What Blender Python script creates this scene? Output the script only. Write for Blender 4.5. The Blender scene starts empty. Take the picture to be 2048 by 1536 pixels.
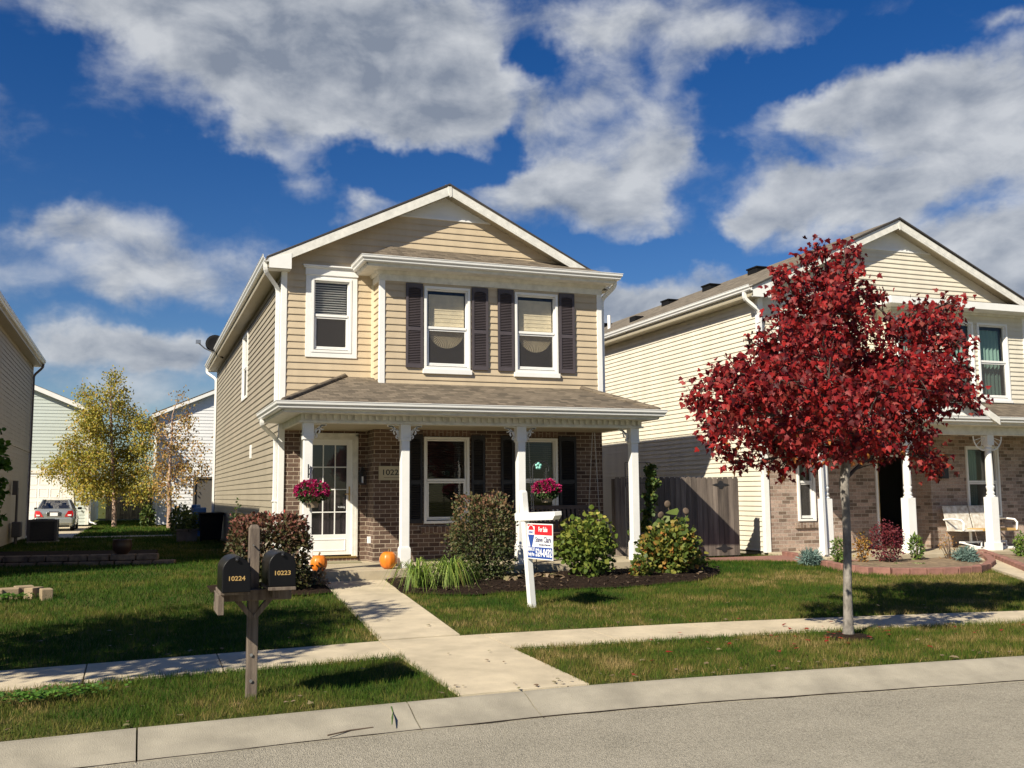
import bpy, math, random
import numpy as np
from mathutils import Vector, Matrix
random.seed(7); RNG = np.random.default_rng(11)
S = bpy.context.scene
COL = S.collection
CZ = 1.72                       # eye height above the road
# ------------------------------------------------------------------ camera
def basis(yaw, pitch, roll):
    cy, sy, cp, sp = math.cos(yaw), math.sin(yaw), math.cos(pitch), math.sin(pitch)
    f = Vector((sy*cp, cy*cp, sp)); r = Vector((cy, -sy, 0)); u = r.cross(f)
    cr, sr = math.cos(roll), math.sin(roll)
    return r*cr+u*sr, -r*sr+u*cr, f
RT, UP, FW = basis(0.36036, 0.10991, -0.00804)
cam = bpy.data.objects.new('camera', bpy.data.cameras.new('camera')); COL.objects.link(cam)
m = Matrix.Identity(4)
for i in range(3):
    m[i][0] = RT[i]; m[i][1] = UP[i]; m[i][2] = -FW[i]
m[2][3] = CZ
cam.matrix_world = m
cam.data.sensor_width = 36; cam.data.lens = 1991/2048*36
cam.data.clip_start = .05; cam.data.clip_end = 3000
S.camera = cam
# ------------------------------------------------------------------ light
SUN_AZ, SUN_EL = math.radians(56), math.radians(36.5)    # the way the light travels, from +Y to +X
sd = bpy.data.lights.new('sun', 'SUN'); sd.energy = 4.9; sd.angle = math.radians(.55); sd.color = (1, .92, .76)
so = bpy.data.objects.new('sun', sd); COL.objects.link(so)
ld = Vector((math.sin(SUN_AZ)*math.cos(SUN_EL), math.cos(SUN_AZ)*math.cos(SUN_EL), -math.sin(SUN_EL)))
so.rotation_euler = ld.to_track_quat('-Z', 'Y').to_euler()
S.view_settings.view_transform = 'Standard'; S.view_settings.look = 'None'
S.view_settings.exposure = 0.6; S.view_settings.gamma = 1
W = bpy.data.worlds.new('World'); S.world = W; W.use_nodes = True
def azel(u, v):
    d = RT*((u-1024)/1991)+UP*((768-v)/1991)+FW; d.normalize()
    return math.atan2(d.x, d.y), math.asin(d.z)
def build_sky():
    nt = W.node_tree; N = nt.nodes; N.clear(); K = nt.links.new
    def nd(t, **k):
        n = N.new(t)
        for a, b in k.items(): setattr(n, a, b)
        return n
    def mt(op, a, b=None, c=None, clamp=False):
        n = nd('ShaderNodeMath', operation=op, use_clamp=clamp)
        for i, x in enumerate((a, b, c)):
            if x is None: continue
            if isinstance(x, (int, float)): n.inputs[i].default_value = x
            else: K(x, n.inputs[i])
        return n.outputs[0]
    def vm(op, a, b=None, out=0):
        n = nd('ShaderNodeVectorMath', operation=op)
        for i, x in enumerate((a, b)):
            if x is None: continue
            if isinstance(x, tuple): n.inputs[i].default_value = x
            else: K(x, n.inputs[i])
        return n.outputs[out]
    out = nd('ShaderNodeOutputWorld'); bg = nd('ShaderNodeBackground'); bg.inputs[1].default_value = 0.05
    sky = nd('ShaderNodeTexSky', sky_type='NISHITA'); sky.sun_disc = False
    sky.sun_elevation = SUN_EL; sky.sun_rotation = math.radians(56+180); sky.air_density = 1.0; sky.dust_density = .25; sky.ozone_density = 3.2
    hs = nd('ShaderNodeHueSaturation'); hs.inputs['Saturation'].default_value = 1.38; hs.inputs['Hue'].default_value = .515; hs.inputs['Value'].default_value = 1.03
    K(sky.outputs[0], hs.inputs['Color'])
    tc = nd('ShaderNodeTexCoord'); g = tc.outputs['Generated']
    sp = nd('ShaderNodeSeparateXYZ'); K(g, sp.inputs[0])
    az = mt('ARCTAN2', sp.outputs[0], sp.outputs[1]); el = mt('ARCSINE', sp.outputs[2])
    cb = nd('ShaderNodeCombineXYZ'); K(az, cb.inputs[0]); K(el, cb.inputs[1]); P0 = cb.outputs[0]
    # warp the cloud coordinates so that edges billow
    w1 = nd('ShaderNodeTexNoise'); w1.inputs['Scale'].default_value = 9; w1.inputs['Detail'].default_value = 5; w1.inputs['Roughness'].default_value = .62; K(P0, w1.inputs['Vector'])
    wv = vm('SUBTRACT', w1.outputs['Color'], (.5, .5, .5)); wv = vm('MULTIPLY', wv, (.13, .085, 0)); P = vm('ADD', P0, wv)
    blobs = [ # u, v, ru, rv, weight
        (560, 10, 430, 125, 1.5), (760, 120, 330, 130, 1.5), (450, 130, 220, 95, 1.1), (880, 215, 190, 95, 1.2), (640, 215, 210, 80, .9), (300, 20, 170, 60, 1.0),
        (540, 285, 120, 34, .62), (620, 340, 70, 40, .6), (480, 250, 50, 40, .45), (730, 400, 52, 50, .75),
        (100, 465, 100, 50, .75), (260, 480, 150, 60, .9), (380, 560, 190, 55, .9), (520, 500, 90, 50, .45), (200, 560, 150, 40, .5),
        (240, 700, 160, 48, 1.15), (330, 720, 170, 62, 1.1), (150, 640, 110, 34, .55), (80, 690, 80, 50, .5), (300, 800, 160, 30, .6), (130, 760, 150, 40, .4),
        (1190, 70, 130, 90, .75), (1360, 30, 190, 70, .75), (1420, 110, 130, 60, .75), (1100, 260, 110, 110, .85), (1060, 390, 140, 75, 1.2), (1260, 380, 160, 100, 1.25), (1250, 200, 160, 70, .6), (1330, 300, 110, 80, .7), (1560, 60, 120, 50, .3),
        (1620, 410, 240, 66, 1.25), (1560, 345, 150, 55, 1.0), (1740, 200, 160, 70, 1.1), (1930, 185, 170, 80, 1.25), (1880, 290, 200, 75, 1.15), (1800, 380, 130, 50, .8), (1620, 240, 110, 50, .6), (1480, 250, 60, 50, .35), (1480, 440, 100, 30, .6), (2000, 330, 100, 60, .6),
        (1340, 580, 190, 62, 1.35), (1260, 620, 120, 60, 1.2), (1980, 500, 130, 70, 1.3), (2040, 560, 120, 90, 1.2), (1850, 460, 130, 40, .7), (2020, 30, 70, 20, .5),
        (1085, 150, 80, 70, -1.0), (1030, 270, 40, 70, -.8), (960, 335, 80, 40, -.6), (1410, 430, 60, 60, -.8), (1240, 490, 160, 30, -.5), (1300, 120, 40, 60, -.35), (1560, 150, 150, 45, -.8), (1450, 200, 60, 60, -.4), (1420, 330, 45, 60, -.5), (1600, 290, 80, 25, -.4), (1480, 380, 50, 30, -.4), (820, 350, 160, 45, -.6), (400, 330, 160, 60, -.4), (900, 340, 60, 50, -.4), (1300, 500, 200, 30, -.5), (1780, 90, 150, 30, -.5),
        (-180, 520, 200, 70, 1), (-260, 180, 220, 90, 1), (2300, 380, 260, 110, 1.2), (2450, 100, 200, 120, 1), (-250, 760, 180, 50, 1), (900, -330, 500, 160, 1.2), (1900, -260, 300, 120, 1),
        (-900, 300, 400, 160, 1.2), (-1700, 200, 500, 200, 1.1), (3300, 300, 500, 200, 1.1)]
    def blob(acc, Pv, b):
        u, v, ru, rv, w = b
        a, e = azel(u, v)
        k = 1.0/1991/math.cos(e)
        q = vm('SUBTRACT', Pv, (a, e, 0)); q = vm('MULTIPLY', q, (1/(ru*k*1.25), 1/(rv/1991*1.25), 0))
        l = vm('LENGTH', q, None, 1)
        s = mt('SUBTRACT', 1.0, l, clamp=True)
        return mt('MULTIPLY_ADD', s, w, acc)
    acc = 0.0
    for b in blobs: acc = blob(acc, P, b)
    n2 = nd('ShaderNodeTexNoise'); n2.inputs['Scale'].default_value = 11; n2.inputs['Detail'].default_value = 10; n2.inputs['Roughness'].default_value = .58; n2.inputs['Distortion'].default_value = .25
    sc = vm('MULTIPLY', P0, (1, 1.7, 1)); K(sc, n2.inputs['Vector'])
    D = mt('ADD', acc, mt('MULTIPLY', mt('SUBTRACT', n2.outputs[0], .5), 1.25))
    def ss(x, a, b):
        n = nd('ShaderNodeMapRange', interpolation_type='SMOOTHSTEP'); K(x, n.inputs[0]); n.inputs[1].default_value = a; n.inputs[2].default_value = b; return n.outputs[0]
    alpha = mt('MULTIPLY', ss(D, .04, 1.05), .93)
    # relief of the cloud body: the same noise sampled a little toward the sun
    n3 = nd('ShaderNodeTexNoise'); n3.inputs['Scale'].default_value = 11; n3.inputs['Detail'].default_value = 6; n3.inputs['Roughness'].default_value = .5; n3.inputs['Distortion'].default_value = .25
    K(vm('ADD', sc, (-.012, .03, 0)), n3.inputs['Vector'])
    rel = mt('MULTIPLY', mt('SUBTRACT', n2.outputs[0], n3.outputs[0]), 2.6)
    n4 = nd('ShaderNodeTexNoise'); n4.inputs['Scale'].default_value = 5.5; n4.inputs['Detail'].default_value = 4; K(P0, n4.inputs['Vector'])
    core = mt('ADD', mt('MULTIPLY', ss(D, .6, 2.1), .46), mt('MULTIPLY', mt('SUBTRACT', n4.outputs[0], .5), .8))
    sh = mt('ADD', mt('SUBTRACT', .70, core), rel, clamp=True)
    mx = nd('ShaderNodeMix', data_type='RGBA'); K(sh, mx.inputs[0]); mx.inputs[6].default_value = (3.2, 3.7, 4.6, 1); mx.inputs[7].default_value = (8.2, 8.5, 8.9, 1)
    fin = nd('ShaderNodeMix', data_type='RGBA'); K(alpha, fin.inputs[0]); K(hs.outputs[0], fin.inputs[6]); K(mx.outputs[2], fin.inputs[7])
    K(fin.outputs[2], bg.inputs[0]); K(bg.outputs[0], out.inputs[0])
build_sky()
W.cycles.sampling_method = 'MANUAL'; W.cycles.sample_map_resolution = 512
# ------------------------------------------------------------------ helpers
def ray(u, v): return RT*((u-1024)/1991)+UP*((768-v)/1991)+FW
def at(u, v, Y):                                   # the point of a sight line at depth Y
    d = ray(u, v); return Vector((0, 0, CZ))+d*(Y/d.y)
def atz(u, v, z):
    d = ray(u, v); return Vector((0, 0, CZ))+d*((z-CZ)/d.z)
def atx(u, v, X):
    d = ray(u, v); return Vector((0, 0, CZ))+d*(X/d.x)
def tag(o, label=None, cat=None, group=None, kind=None):
    if label: o['label'] = label
    if cat: o['category'] = cat
    if group: o['group'] = group
    if kind: o['kind'] = kind
    return o
def empty(name, loc=(0, 0, 0), rz=0, label=None, cat=None, group=None):
    o = bpy.data.objects.new(name, None); COL.objects.link(o); o.location = loc; o.rotation_euler = (0, 0, rz)
    o.empty_display_size = .2
    return tag(o, label, cat, group)
ORG = {}
def root_of(o):
    while o.parent: o = o.parent
    return o
SPLIT = {'corner_trim', 'hip_cap', 'brick_sill', 'shelf_board', 'cleat', 'brace', 'nail', 'post', 'rail', 'trim_board', 'hook', 'red_band', 'hanger'}
class MB:
    def __init__(s): s.v = []; s.f = []; s.sm = []; s.r = []; s.rv = 0.0
    def add(s, vs, fs, smooth=False):
        b = len(s.v); s.v.extend([tuple(x) for x in vs]); s.f.extend([tuple(b+i for i in f) for f in fs]); s.sm.extend([smooth]*len(fs)); s.r.extend([s.rv]*len(fs)); return s
    def quad(s, a, b, c, d): return s.add((a, b, c, d), ((0, 1, 2, 3),))
    def box(s, x0, x1, y0, y1, z0, z1):
        return s.add([(x, y, z) for x in (x0, x1) for y in (y0, y1) for z in (z0, z1)], [(0, 1, 3, 2), (4, 6, 7, 5), (0, 4, 5, 1), (2, 3, 7, 6), (0, 2, 6, 4), (1, 5, 7, 3)])
    def lbox(s, F, u0, u1, n0, n1, z0, z1):
        P, U, Nn = F
        return s.add([P+U*u+Nn*n+Vector((0, 0, z)) for u in (u0, u1) for n in (n0, n1) for z in (z0, z1)], [(0, 1, 3, 2), (4, 6, 7, 5), (0, 4, 5, 1), (2, 3, 7, 6), (0, 2, 6, 4), (1, 5, 7, 3)])
    def obox(s, c, hx, hy, hz, rot=None):
        c = Vector(c); R = rot or Matrix.Identity(3)
        return s.add([c+R@Vector((x*hx, y*hy, z*hz)) for x in (-1, 1) for y in (-1, 1) for z in (-1, 1)], [(0, 1, 3, 2), (4, 6, 7, 5), (0, 4, 5, 1), (2, 3, 7, 6), (0, 2, 6, 4), (1, 5, 7, 3)])
    def tube(s, pts, r, n=8, smooth=True, caps=True, a0=0):
        pts = [Vector(p) for p in pts]; k = len(pts); rs = r if isinstance(r, (list, tuple)) else [r]*k
        vs = []; prev = None
        for i, p in enumerate(pts):
            d = (pts[min(i+1, k-1)]-pts[max(i-1, 0)]).normalized()
            if prev is None:
                a = Vector((0, 0, 1)) if abs(d.z) < .9 else Vector((1, 0, 0))
                x = d.cross(a).normalized()
            else: x = (prev-d*prev.dot(d)).normalized()
            prev = x; y = d.cross(x)
            for j in range(n):
                t = a0+2*math.pi*j/n; vs.append(p+(x*math.cos(t)+y*math.sin(t))*rs[i])
        fs = [(i*n+j, i*n+(j+1) % n, (i+1)*n+(j+1) % n, (i+1)*n+j) for i in range(k-1) for j in range(n)]
        s.add(vs, fs, smooth)
        if caps: s.add(vs[:n], [tuple(range(n))[::-1]]); s.add(vs[-n:], [tuple(range(n))])
        return s
    def lathe(s, prof, c=(0, 0, 0), n=16, smooth=True, a0=0, rot=None, caps=True):
        c = Vector(c); R = rot or Matrix.Identity(3); k = len(prof)
        vs = [c+R@Vector((r*math.cos(a0+2*math.pi*j/n), r*math.sin(a0+2*math.pi*j/n), z)) for r, z in prof for j in range(n)]
        fs = [(i*n+j, i*n+(j+1) % n, (i+1)*n+(j+1) % n, (i+1)*n+j) for i in range(k-1) for j in range(n)]
        s.add(vs, fs, smooth)
        if caps: s.add(vs[:n], [tuple(range(n))[::-1]]); s.add(vs[-n:], [tuple(range(n))])
        return s
    def prism(s, poly, F, n0, n1):            # poly in (u, z) of frame F, extruded along its normal
        P, U, Nn = F; k = len(poly)
        vs = [P+U*u+Nn*n+Vector((0, 0, z)) for n in (n0, n1) for u, z in poly]
        return s.add(vs, [tuple(range(k))[::-1], tuple(range(k, 2*k))]+[(i, (i+1) % k, k+(i+1) % k, k+i) for i in range(k)])
    def sweep(s, path, prof, smooth=False, caps=True):      # profile (out, z), out = right of the path direction
        pts = [Vector(p) for p in path]; k = len(pts); m_ = len(prof); vs = []
        for i, p in enumerate(pts):
            def nrm(a, b):
                d = (b-a); d.z = 0; d.normalize(); return Vector((d.y, -d.x, 0))
            n1 = nrm(pts[i-1], p) if i > 0 else None; n2 = nrm(p, pts[i+1]) if i < k-1 else None
            if n1 is None: o = n2
            elif n2 is None: o = n1
            else: o = (n1+n2); o = o/(o.dot(n1))
            for a, z in prof: vs.append(p+o*a+Vector((0, 0, z)))
        fs = [(i*m_+j, i*m_+(j+1) % m_, (i+1)*m_+(j+1) % m_, (i+1)*m_+j) for i in range(k-1) for j in range(m_)]
        s.add(vs, fs, smooth)
        if caps: s.add(vs[:m_], [tuple(range(m_))]); s.add(vs[-m_:], [tuple(range(m_))[::-1]])
        return s
    def build(s, name, mat, parent=None, org=None, bevel=0, label=None):
        if name in SPLIT and not label:
            cs = s.comps()
            if len(cs) > 1: return [c.build(name, mat, parent, org, bevel, label, ) if False else c._b1(name, mat, parent, org, bevel) for c in cs][0]
        return s._b1(name, mat, parent, org, bevel, label)
    def comps(s):
        key = {}; rep = [key.setdefault(tuple(round(c, 4) for c in v), i) for i, v in enumerate(s.v)]; p = list(range(len(s.v)))
        def fd(a):
            while p[a] != a: p[a] = p[p[a]]; a = p[a]
            return a
        for f in s.f:
            for q in f[1:]: p[fd(rep[q])] = fd(rep[f[0]])
        G = {}
        for i, f in enumerate(s.f): G.setdefault(fd(rep[f[0]]), []).append(i)
        out = []
        for fs in G.values():
            m_ = MB(); mp = {}
            for i in fs:
                for q in s.f[i]:
                    if q not in mp: mp[q] = len(m_.v); m_.v.append(s.v[q])
                m_.f.append(tuple(mp[q] for q in s.f[i])); m_.sm.append(s.sm[i]); m_.r.append(s.r[i])
            out.append(m_)
        return out
    def _b1(s, name, mat, parent=None, org=None, bevel=0, label=None):
        me = bpy.data.meshes.new(name)
        if parent is not None:
            o_ = Vector(root_of(parent).location) if root_of(parent).get('_w', 1) else Vector((0, 0, 0))
        else: o_ = Vector(org) if org is not None else Vector((0, 0, 0))
        me.from_pydata([(x-o_.x, y-o_.y, z-o_.z) for x, y, z in s.v], [], s.f)
        me.polygons.foreach_set('use_smooth', s.sm)
        if any(s.r):
            at_ = me.attributes.new('rnd', 'FLOAT', 'FACE'); at_.data.foreach_set('value', s.r)
        me.update(); me.materials.append(mat)
        o = bpy.data.objects.new(name, me); COL.objects.link(o)
        if parent is not None: o.parent = parent
        else: o.location = o_
        if bevel:
            b = o.modifiers.new('bevel', 'BEVEL'); b.width = bevel; b.segments = 2; b.limit_method = 'ANGLE'; b.angle_limit = .6
        if label: o['label'] = label
        return o
def copy_tree(o, parent=None):
    c = o.copy(); COL.objects.link(c); c.parent = parent
    for ch in [x for x in list(COL.objects) if x.parent == o]: copy_tree(ch, c)
    return c
def frame(x, y, ang):       # ang: 0 faces -Y (street), u runs +X
    c, s_ = math.cos(ang), math.sin(ang)
    return (Vector((x, y, 0)), Vector((c, s_, 0)), Vector((s_, -c, 0)))
def rotz(a): return Matrix.Rotation(a, 3, 'Z')
# ------------------------------------------------------------------ materials
def mat(name, col, rough=.6, metal=0, spec=.5, var=0, vs=6, col2=None, bump=0, bs=60, vstretch=(1, 1, 1), detail=6, coat=0, vfac=None, sheen=0):
    M_ = bpy.data.materials.new(name); M_.use_nodes = True; nt = M_.node_tree; N = nt.nodes; K = nt.links.new
    b = N['Principled BSDF']; b.inputs['Base Color'].default_value = (*col, 1); b.inputs['Roughness'].default_value = rough
    b.inputs['Metallic'].default_value = metal; b.inputs['Specular IOR Level'].default_value = spec
    if coat: b.inputs['Coat Weight'].default_value = coat
    tc = N.new('ShaderNodeTexCoord'); mp = N.new('ShaderNodeMapping'); K(tc.outputs['Object'], mp.inputs[0]); mp.inputs['Scale'].default_value = vstretch
    if var or col2:
        n = N.new('ShaderNodeTexNoise'); n.inputs['Scale'].default_value = vs; n.inputs['Detail'].default_value = detail; n.inputs['Roughness'].default_value = .6; K(mp.outputs[0], n.inputs['Vector'])
        r = N.new('ShaderNodeValToRGB'); K(n.outputs[0], r.inputs[0])
        c2 = col2 or tuple(max(0, c*(1-var)) for c in col); c1 = col if col2 else tuple(min(1, c*(1+var*.5)) for c in col)
        r.color_ramp.elements[0].color = (*c2, 1); r.color_ramp.elements[1].color = (*c1, 1)
        r.color_ramp.elements[0].position = .33; r.color_ramp.elements[1].position = .67
        K(r.outputs[0], b.inputs['Base Color'])
    if bump:
        n = N.new('ShaderNodeTexNoise'); n.inputs['Scale'].default_value = bs; n.inputs['Detail'].default_value = 4; K(mp.outputs[0], n.inputs['Vector'])
        bp = N.new('ShaderNodeBump'); bp.inputs['Strength'].default_value = bump; bp.inputs['Distance'].default_value = .01; K(n.outputs[0], bp.inputs['Height']); K(bp.outputs[0], b.inputs['Normal'])
    return M_
def brickmat(name, cols, mortar, axis='XZ', bw=.205, bh=.077, ms=.011, rot=False):
    M_ = bpy.data.materials.new(name); M_.use_nodes = True; nt = M_.node_tree; N = nt.nodes; K = nt.links.new
    b = N['Principled BSDF']; b.inputs['Roughness'].default_value = .88
    ge = N.new('ShaderNodeNewGeometry'); sp = N.new('ShaderNodeSeparateXYZ'); K(ge.outputs['Position'], sp.inputs[0])
    ad = N.new('ShaderNodeMath'); ad.operation = 'ADD'; K(sp.outputs[0], ad.inputs[0]); K(sp.outputs[1], ad.inputs[1])
    cb = N.new('ShaderNodeCombineXYZ')
    if rot: K(sp.outputs[2], cb.inputs[0]); K(ad.outputs[0], cb.inputs[1])
    else: K(ad.outputs[0], cb.inputs[0]); K(sp.outputs[2], cb.inputs[1])
    br = N.new('ShaderNodeTexBrick'); K(cb.outputs[0], br.inputs['Vector']); br.inputs['Scale'].default_value = 1
    br.inputs['Brick Width'].default_value = bw; br.inputs['Row Height'].default_value = bh; br.inputs['Mortar Size'].default_value = ms*.5; br.inputs['Mortar Smooth'].default_value = .25; br.inputs['Bias'].default_value = -.1
    br.inputs['Color1'].default_value = (0, 0, 0, 1); br.inputs['Color2'].default_value = (1, 1, 1, 1); br.inputs['Mortar'].default_value = (.5, .5, .5, 1)
    r = N.new('ShaderNodeValToRGB'); K(br.outputs['Color'], r.inputs[0]); e = r.color_ramp.elements
    e[0].position = 0; e[0].color = (*cols[0], 1); e[1].position = 1; e[1].color = (*cols[-1], 1)
    for i, c in enumerate(cols[1:-1]): x = e.new((i+1)/(len(cols)-1)); x.color = (*c, 1)
    n = N.new('ShaderNodeTexNoise'); n.inputs['Scale'].default_value = 35; n.inputs['Detail'].default_value = 5; K(ge.outputs['Position'], n.inputs['Vector'])
    mu = N.new('ShaderNodeMix'); mu.data_type = 'RGBA'; mu.blend_type = 'OVERLAY'; mu.inputs[0].default_value = .55; K(r.outputs[0], mu.inputs[6]); K(n.outputs[0], mu.inputs[7])
    mx = N.new('ShaderNodeMix'); mx.data_type = 'RGBA'; K(br.outputs['Fac'], mx.inputs[0]); K(mu.outputs[2], mx.inputs[6]); mx.inputs[7].default_value = (*mortar, 1)
    K(mx.outputs[2], b.inputs['Base Color'])
    sb = N.new('ShaderNodeMath'); sb.operation = 'SUBTRACT'; K(n.outputs[0], sb.inputs[0]); K(br.outputs['Fac'], sb.inputs[1])
    bp = N.new('ShaderNodeBump'); bp.inputs['Strength'].default_value = .8; bp.inputs['Distance'].default_value = .008; K(sb.outputs[0], bp.inputs['Height']); K(bp.outputs[0], b.inputs['Normal'])
    return M_
def shinglemat(name, c1, c2, swap=False):
    M_ = bpy.data.materials.new(name); M_.use_nodes = True; nt = M_.node_tree; N = nt.nodes; K = nt.links.new
    b = N['Principled BSDF']; b.inputs['Roughness'].default_value = .95; b.inputs['Specular IOR Level'].default_value = .2
    ge = N.new('ShaderNodeNewGeometry'); sp = N.new('ShaderNodeSeparateXYZ'); K(ge.outputs['Position'], sp.inputs[0])
    cb = N.new('ShaderNodeCombineXYZ'); K(sp.outputs[1 if swap else 0], cb.inputs[0]); K(sp.outputs[2], cb.inputs[1])
    br = N.new('ShaderNodeTexBrick'); K(cb.outputs[0], br.inputs['Vector']); br.inputs['Scale'].default_value = 1
    br.inputs['Brick Width'].default_value = .16; br.inputs['Row Height'].default_value = .055 if swap else .04; br.inputs['Mortar Size'].default_value = .004; br.inputs['Mortar Smooth'].default_value = .6
    br.inputs['Color1'].default_value = (0, 0, 0, 1); br.inputs['Color2'].default_value = (1, 1, 1, 1); br.inputs['Mortar'].default_value = (.1, .1, .1, 1)
    n = N.new('ShaderNodeTexNoise'); n.inputs['Scale'].default_value = 1.6; n.inputs['Detail'].default_value = 8; n.inputs['Roughness'].default_value = .65; K(ge.outputs['Position'], n.inputs['Vector'])
    av = N.new('ShaderNodeMix'); av.data_type = 'FLOAT'; av.inputs[0].default_value = .5; K(br.outputs['Color'], av.inputs[2]); K(n.outputs[0], av.inputs[3])
    r = N.new('ShaderNodeValToRGB'); K(av.outputs[0], r.inputs[0]); r.color_ramp.elements[0].position = .1; r.color_ramp.elements[1].position = .8; r.color_ramp.elements[0].color = (*c1, 1); r.color_ramp.elements[1].color = (*c2, 1)
    K(r.outputs[0], b.inputs['Base Color'])
    sb = N.new('ShaderNodeMath'); sb.operation = 'SUBTRACT'; K(n.outputs[0], sb.inputs[0]); K(br.outputs['Fac'], sb.inputs[1])
    bp = N.new('ShaderNodeBump'); bp.inputs['Strength'].default_value = .9; bp.inputs['Distance'].default_value = .01; K(sb.outputs[0], bp.inputs['Height']); K(bp.outputs[0], b.inputs['Normal'])
    return M_
def leafmat(name, stops, trans=.3, rough=.55, spec=.35):
    M_ = bpy.data.materials.new(name); M_.use_nodes = True; nt = M_.node_tree; N = nt.nodes; K = nt.links.new
    b = N['Principled BSDF']; b.inputs['Roughness'].default_value = rough; b.inputs['Specular IOR Level'].default_value = spec
    a = N.new('ShaderNodeAttribute'); a.attribute_name = 'rnd'
    r = N.new('ShaderNodeValToRGB'); K(a.outputs['Fac'], r.inputs[0]); e = r.color_ramp.elements
    e[0].position = stops[0][0]; e[0].color = (*stops[0][1], 1); e[1].position = stops[-1][0]; e[1].color = (*stops[-1][1], 1)
    for p, c in stops[1:-1]: x = e.new(p); x.color = (*c, 1)
    K(r.outputs[0], b.inputs['Base Color'])
    if trans:
        t = N.new('ShaderNodeBsdfTranslucent'); K(r.outputs[0], t.inputs[0]); mx = N.new('ShaderNodeMixShader'); mx.inputs[0].default_value = trans
        K(b.outputs[0], mx.inputs[1]); K(t.outputs[0], mx.inputs[2]); K(mx.outputs[0], N['Material Output'].inputs[0])
    return M_
def glassmat(name, tint=.75, refl=.08):
    M_ = bpy.data.materials.new(name); M_.use_nodes = True; nt = M_.node_tree; N = nt.nodes; K = nt.links.new
    N.remove(N['Principled BSDF'])
    t = N.new('ShaderNodeBsdfTransparent'); t.inputs[0].default_value = (tint, tint, tint, 1)
    g = N.new('ShaderNodeBsdfGlossy'); g.inputs['Roughness'].default_value = .02
    f = N.new('ShaderNodeLayerWeight'); p = N.new('ShaderNodeMath'); p.operation = 'POWER'; p.inputs[1].default_value = 4; K(f.outputs['Facing'], p.inputs[0])
    n = N.new('ShaderNodeMath'); n.operation = 'MULTIPLY_ADD'; n.inputs[1].default_value = .7; n.inputs[2].default_value = refl; K(p.outputs[0], n.inputs[0])
    mx = N.new('ShaderNodeMixShader'); K(n.outputs[0], mx.inputs[0]); K(t.outputs[0], mx.inputs[1]); K(g.outputs[0], mx.inputs[2]); K(mx.outputs[0], N['Material Output'].inputs[0])
    return M_
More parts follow.
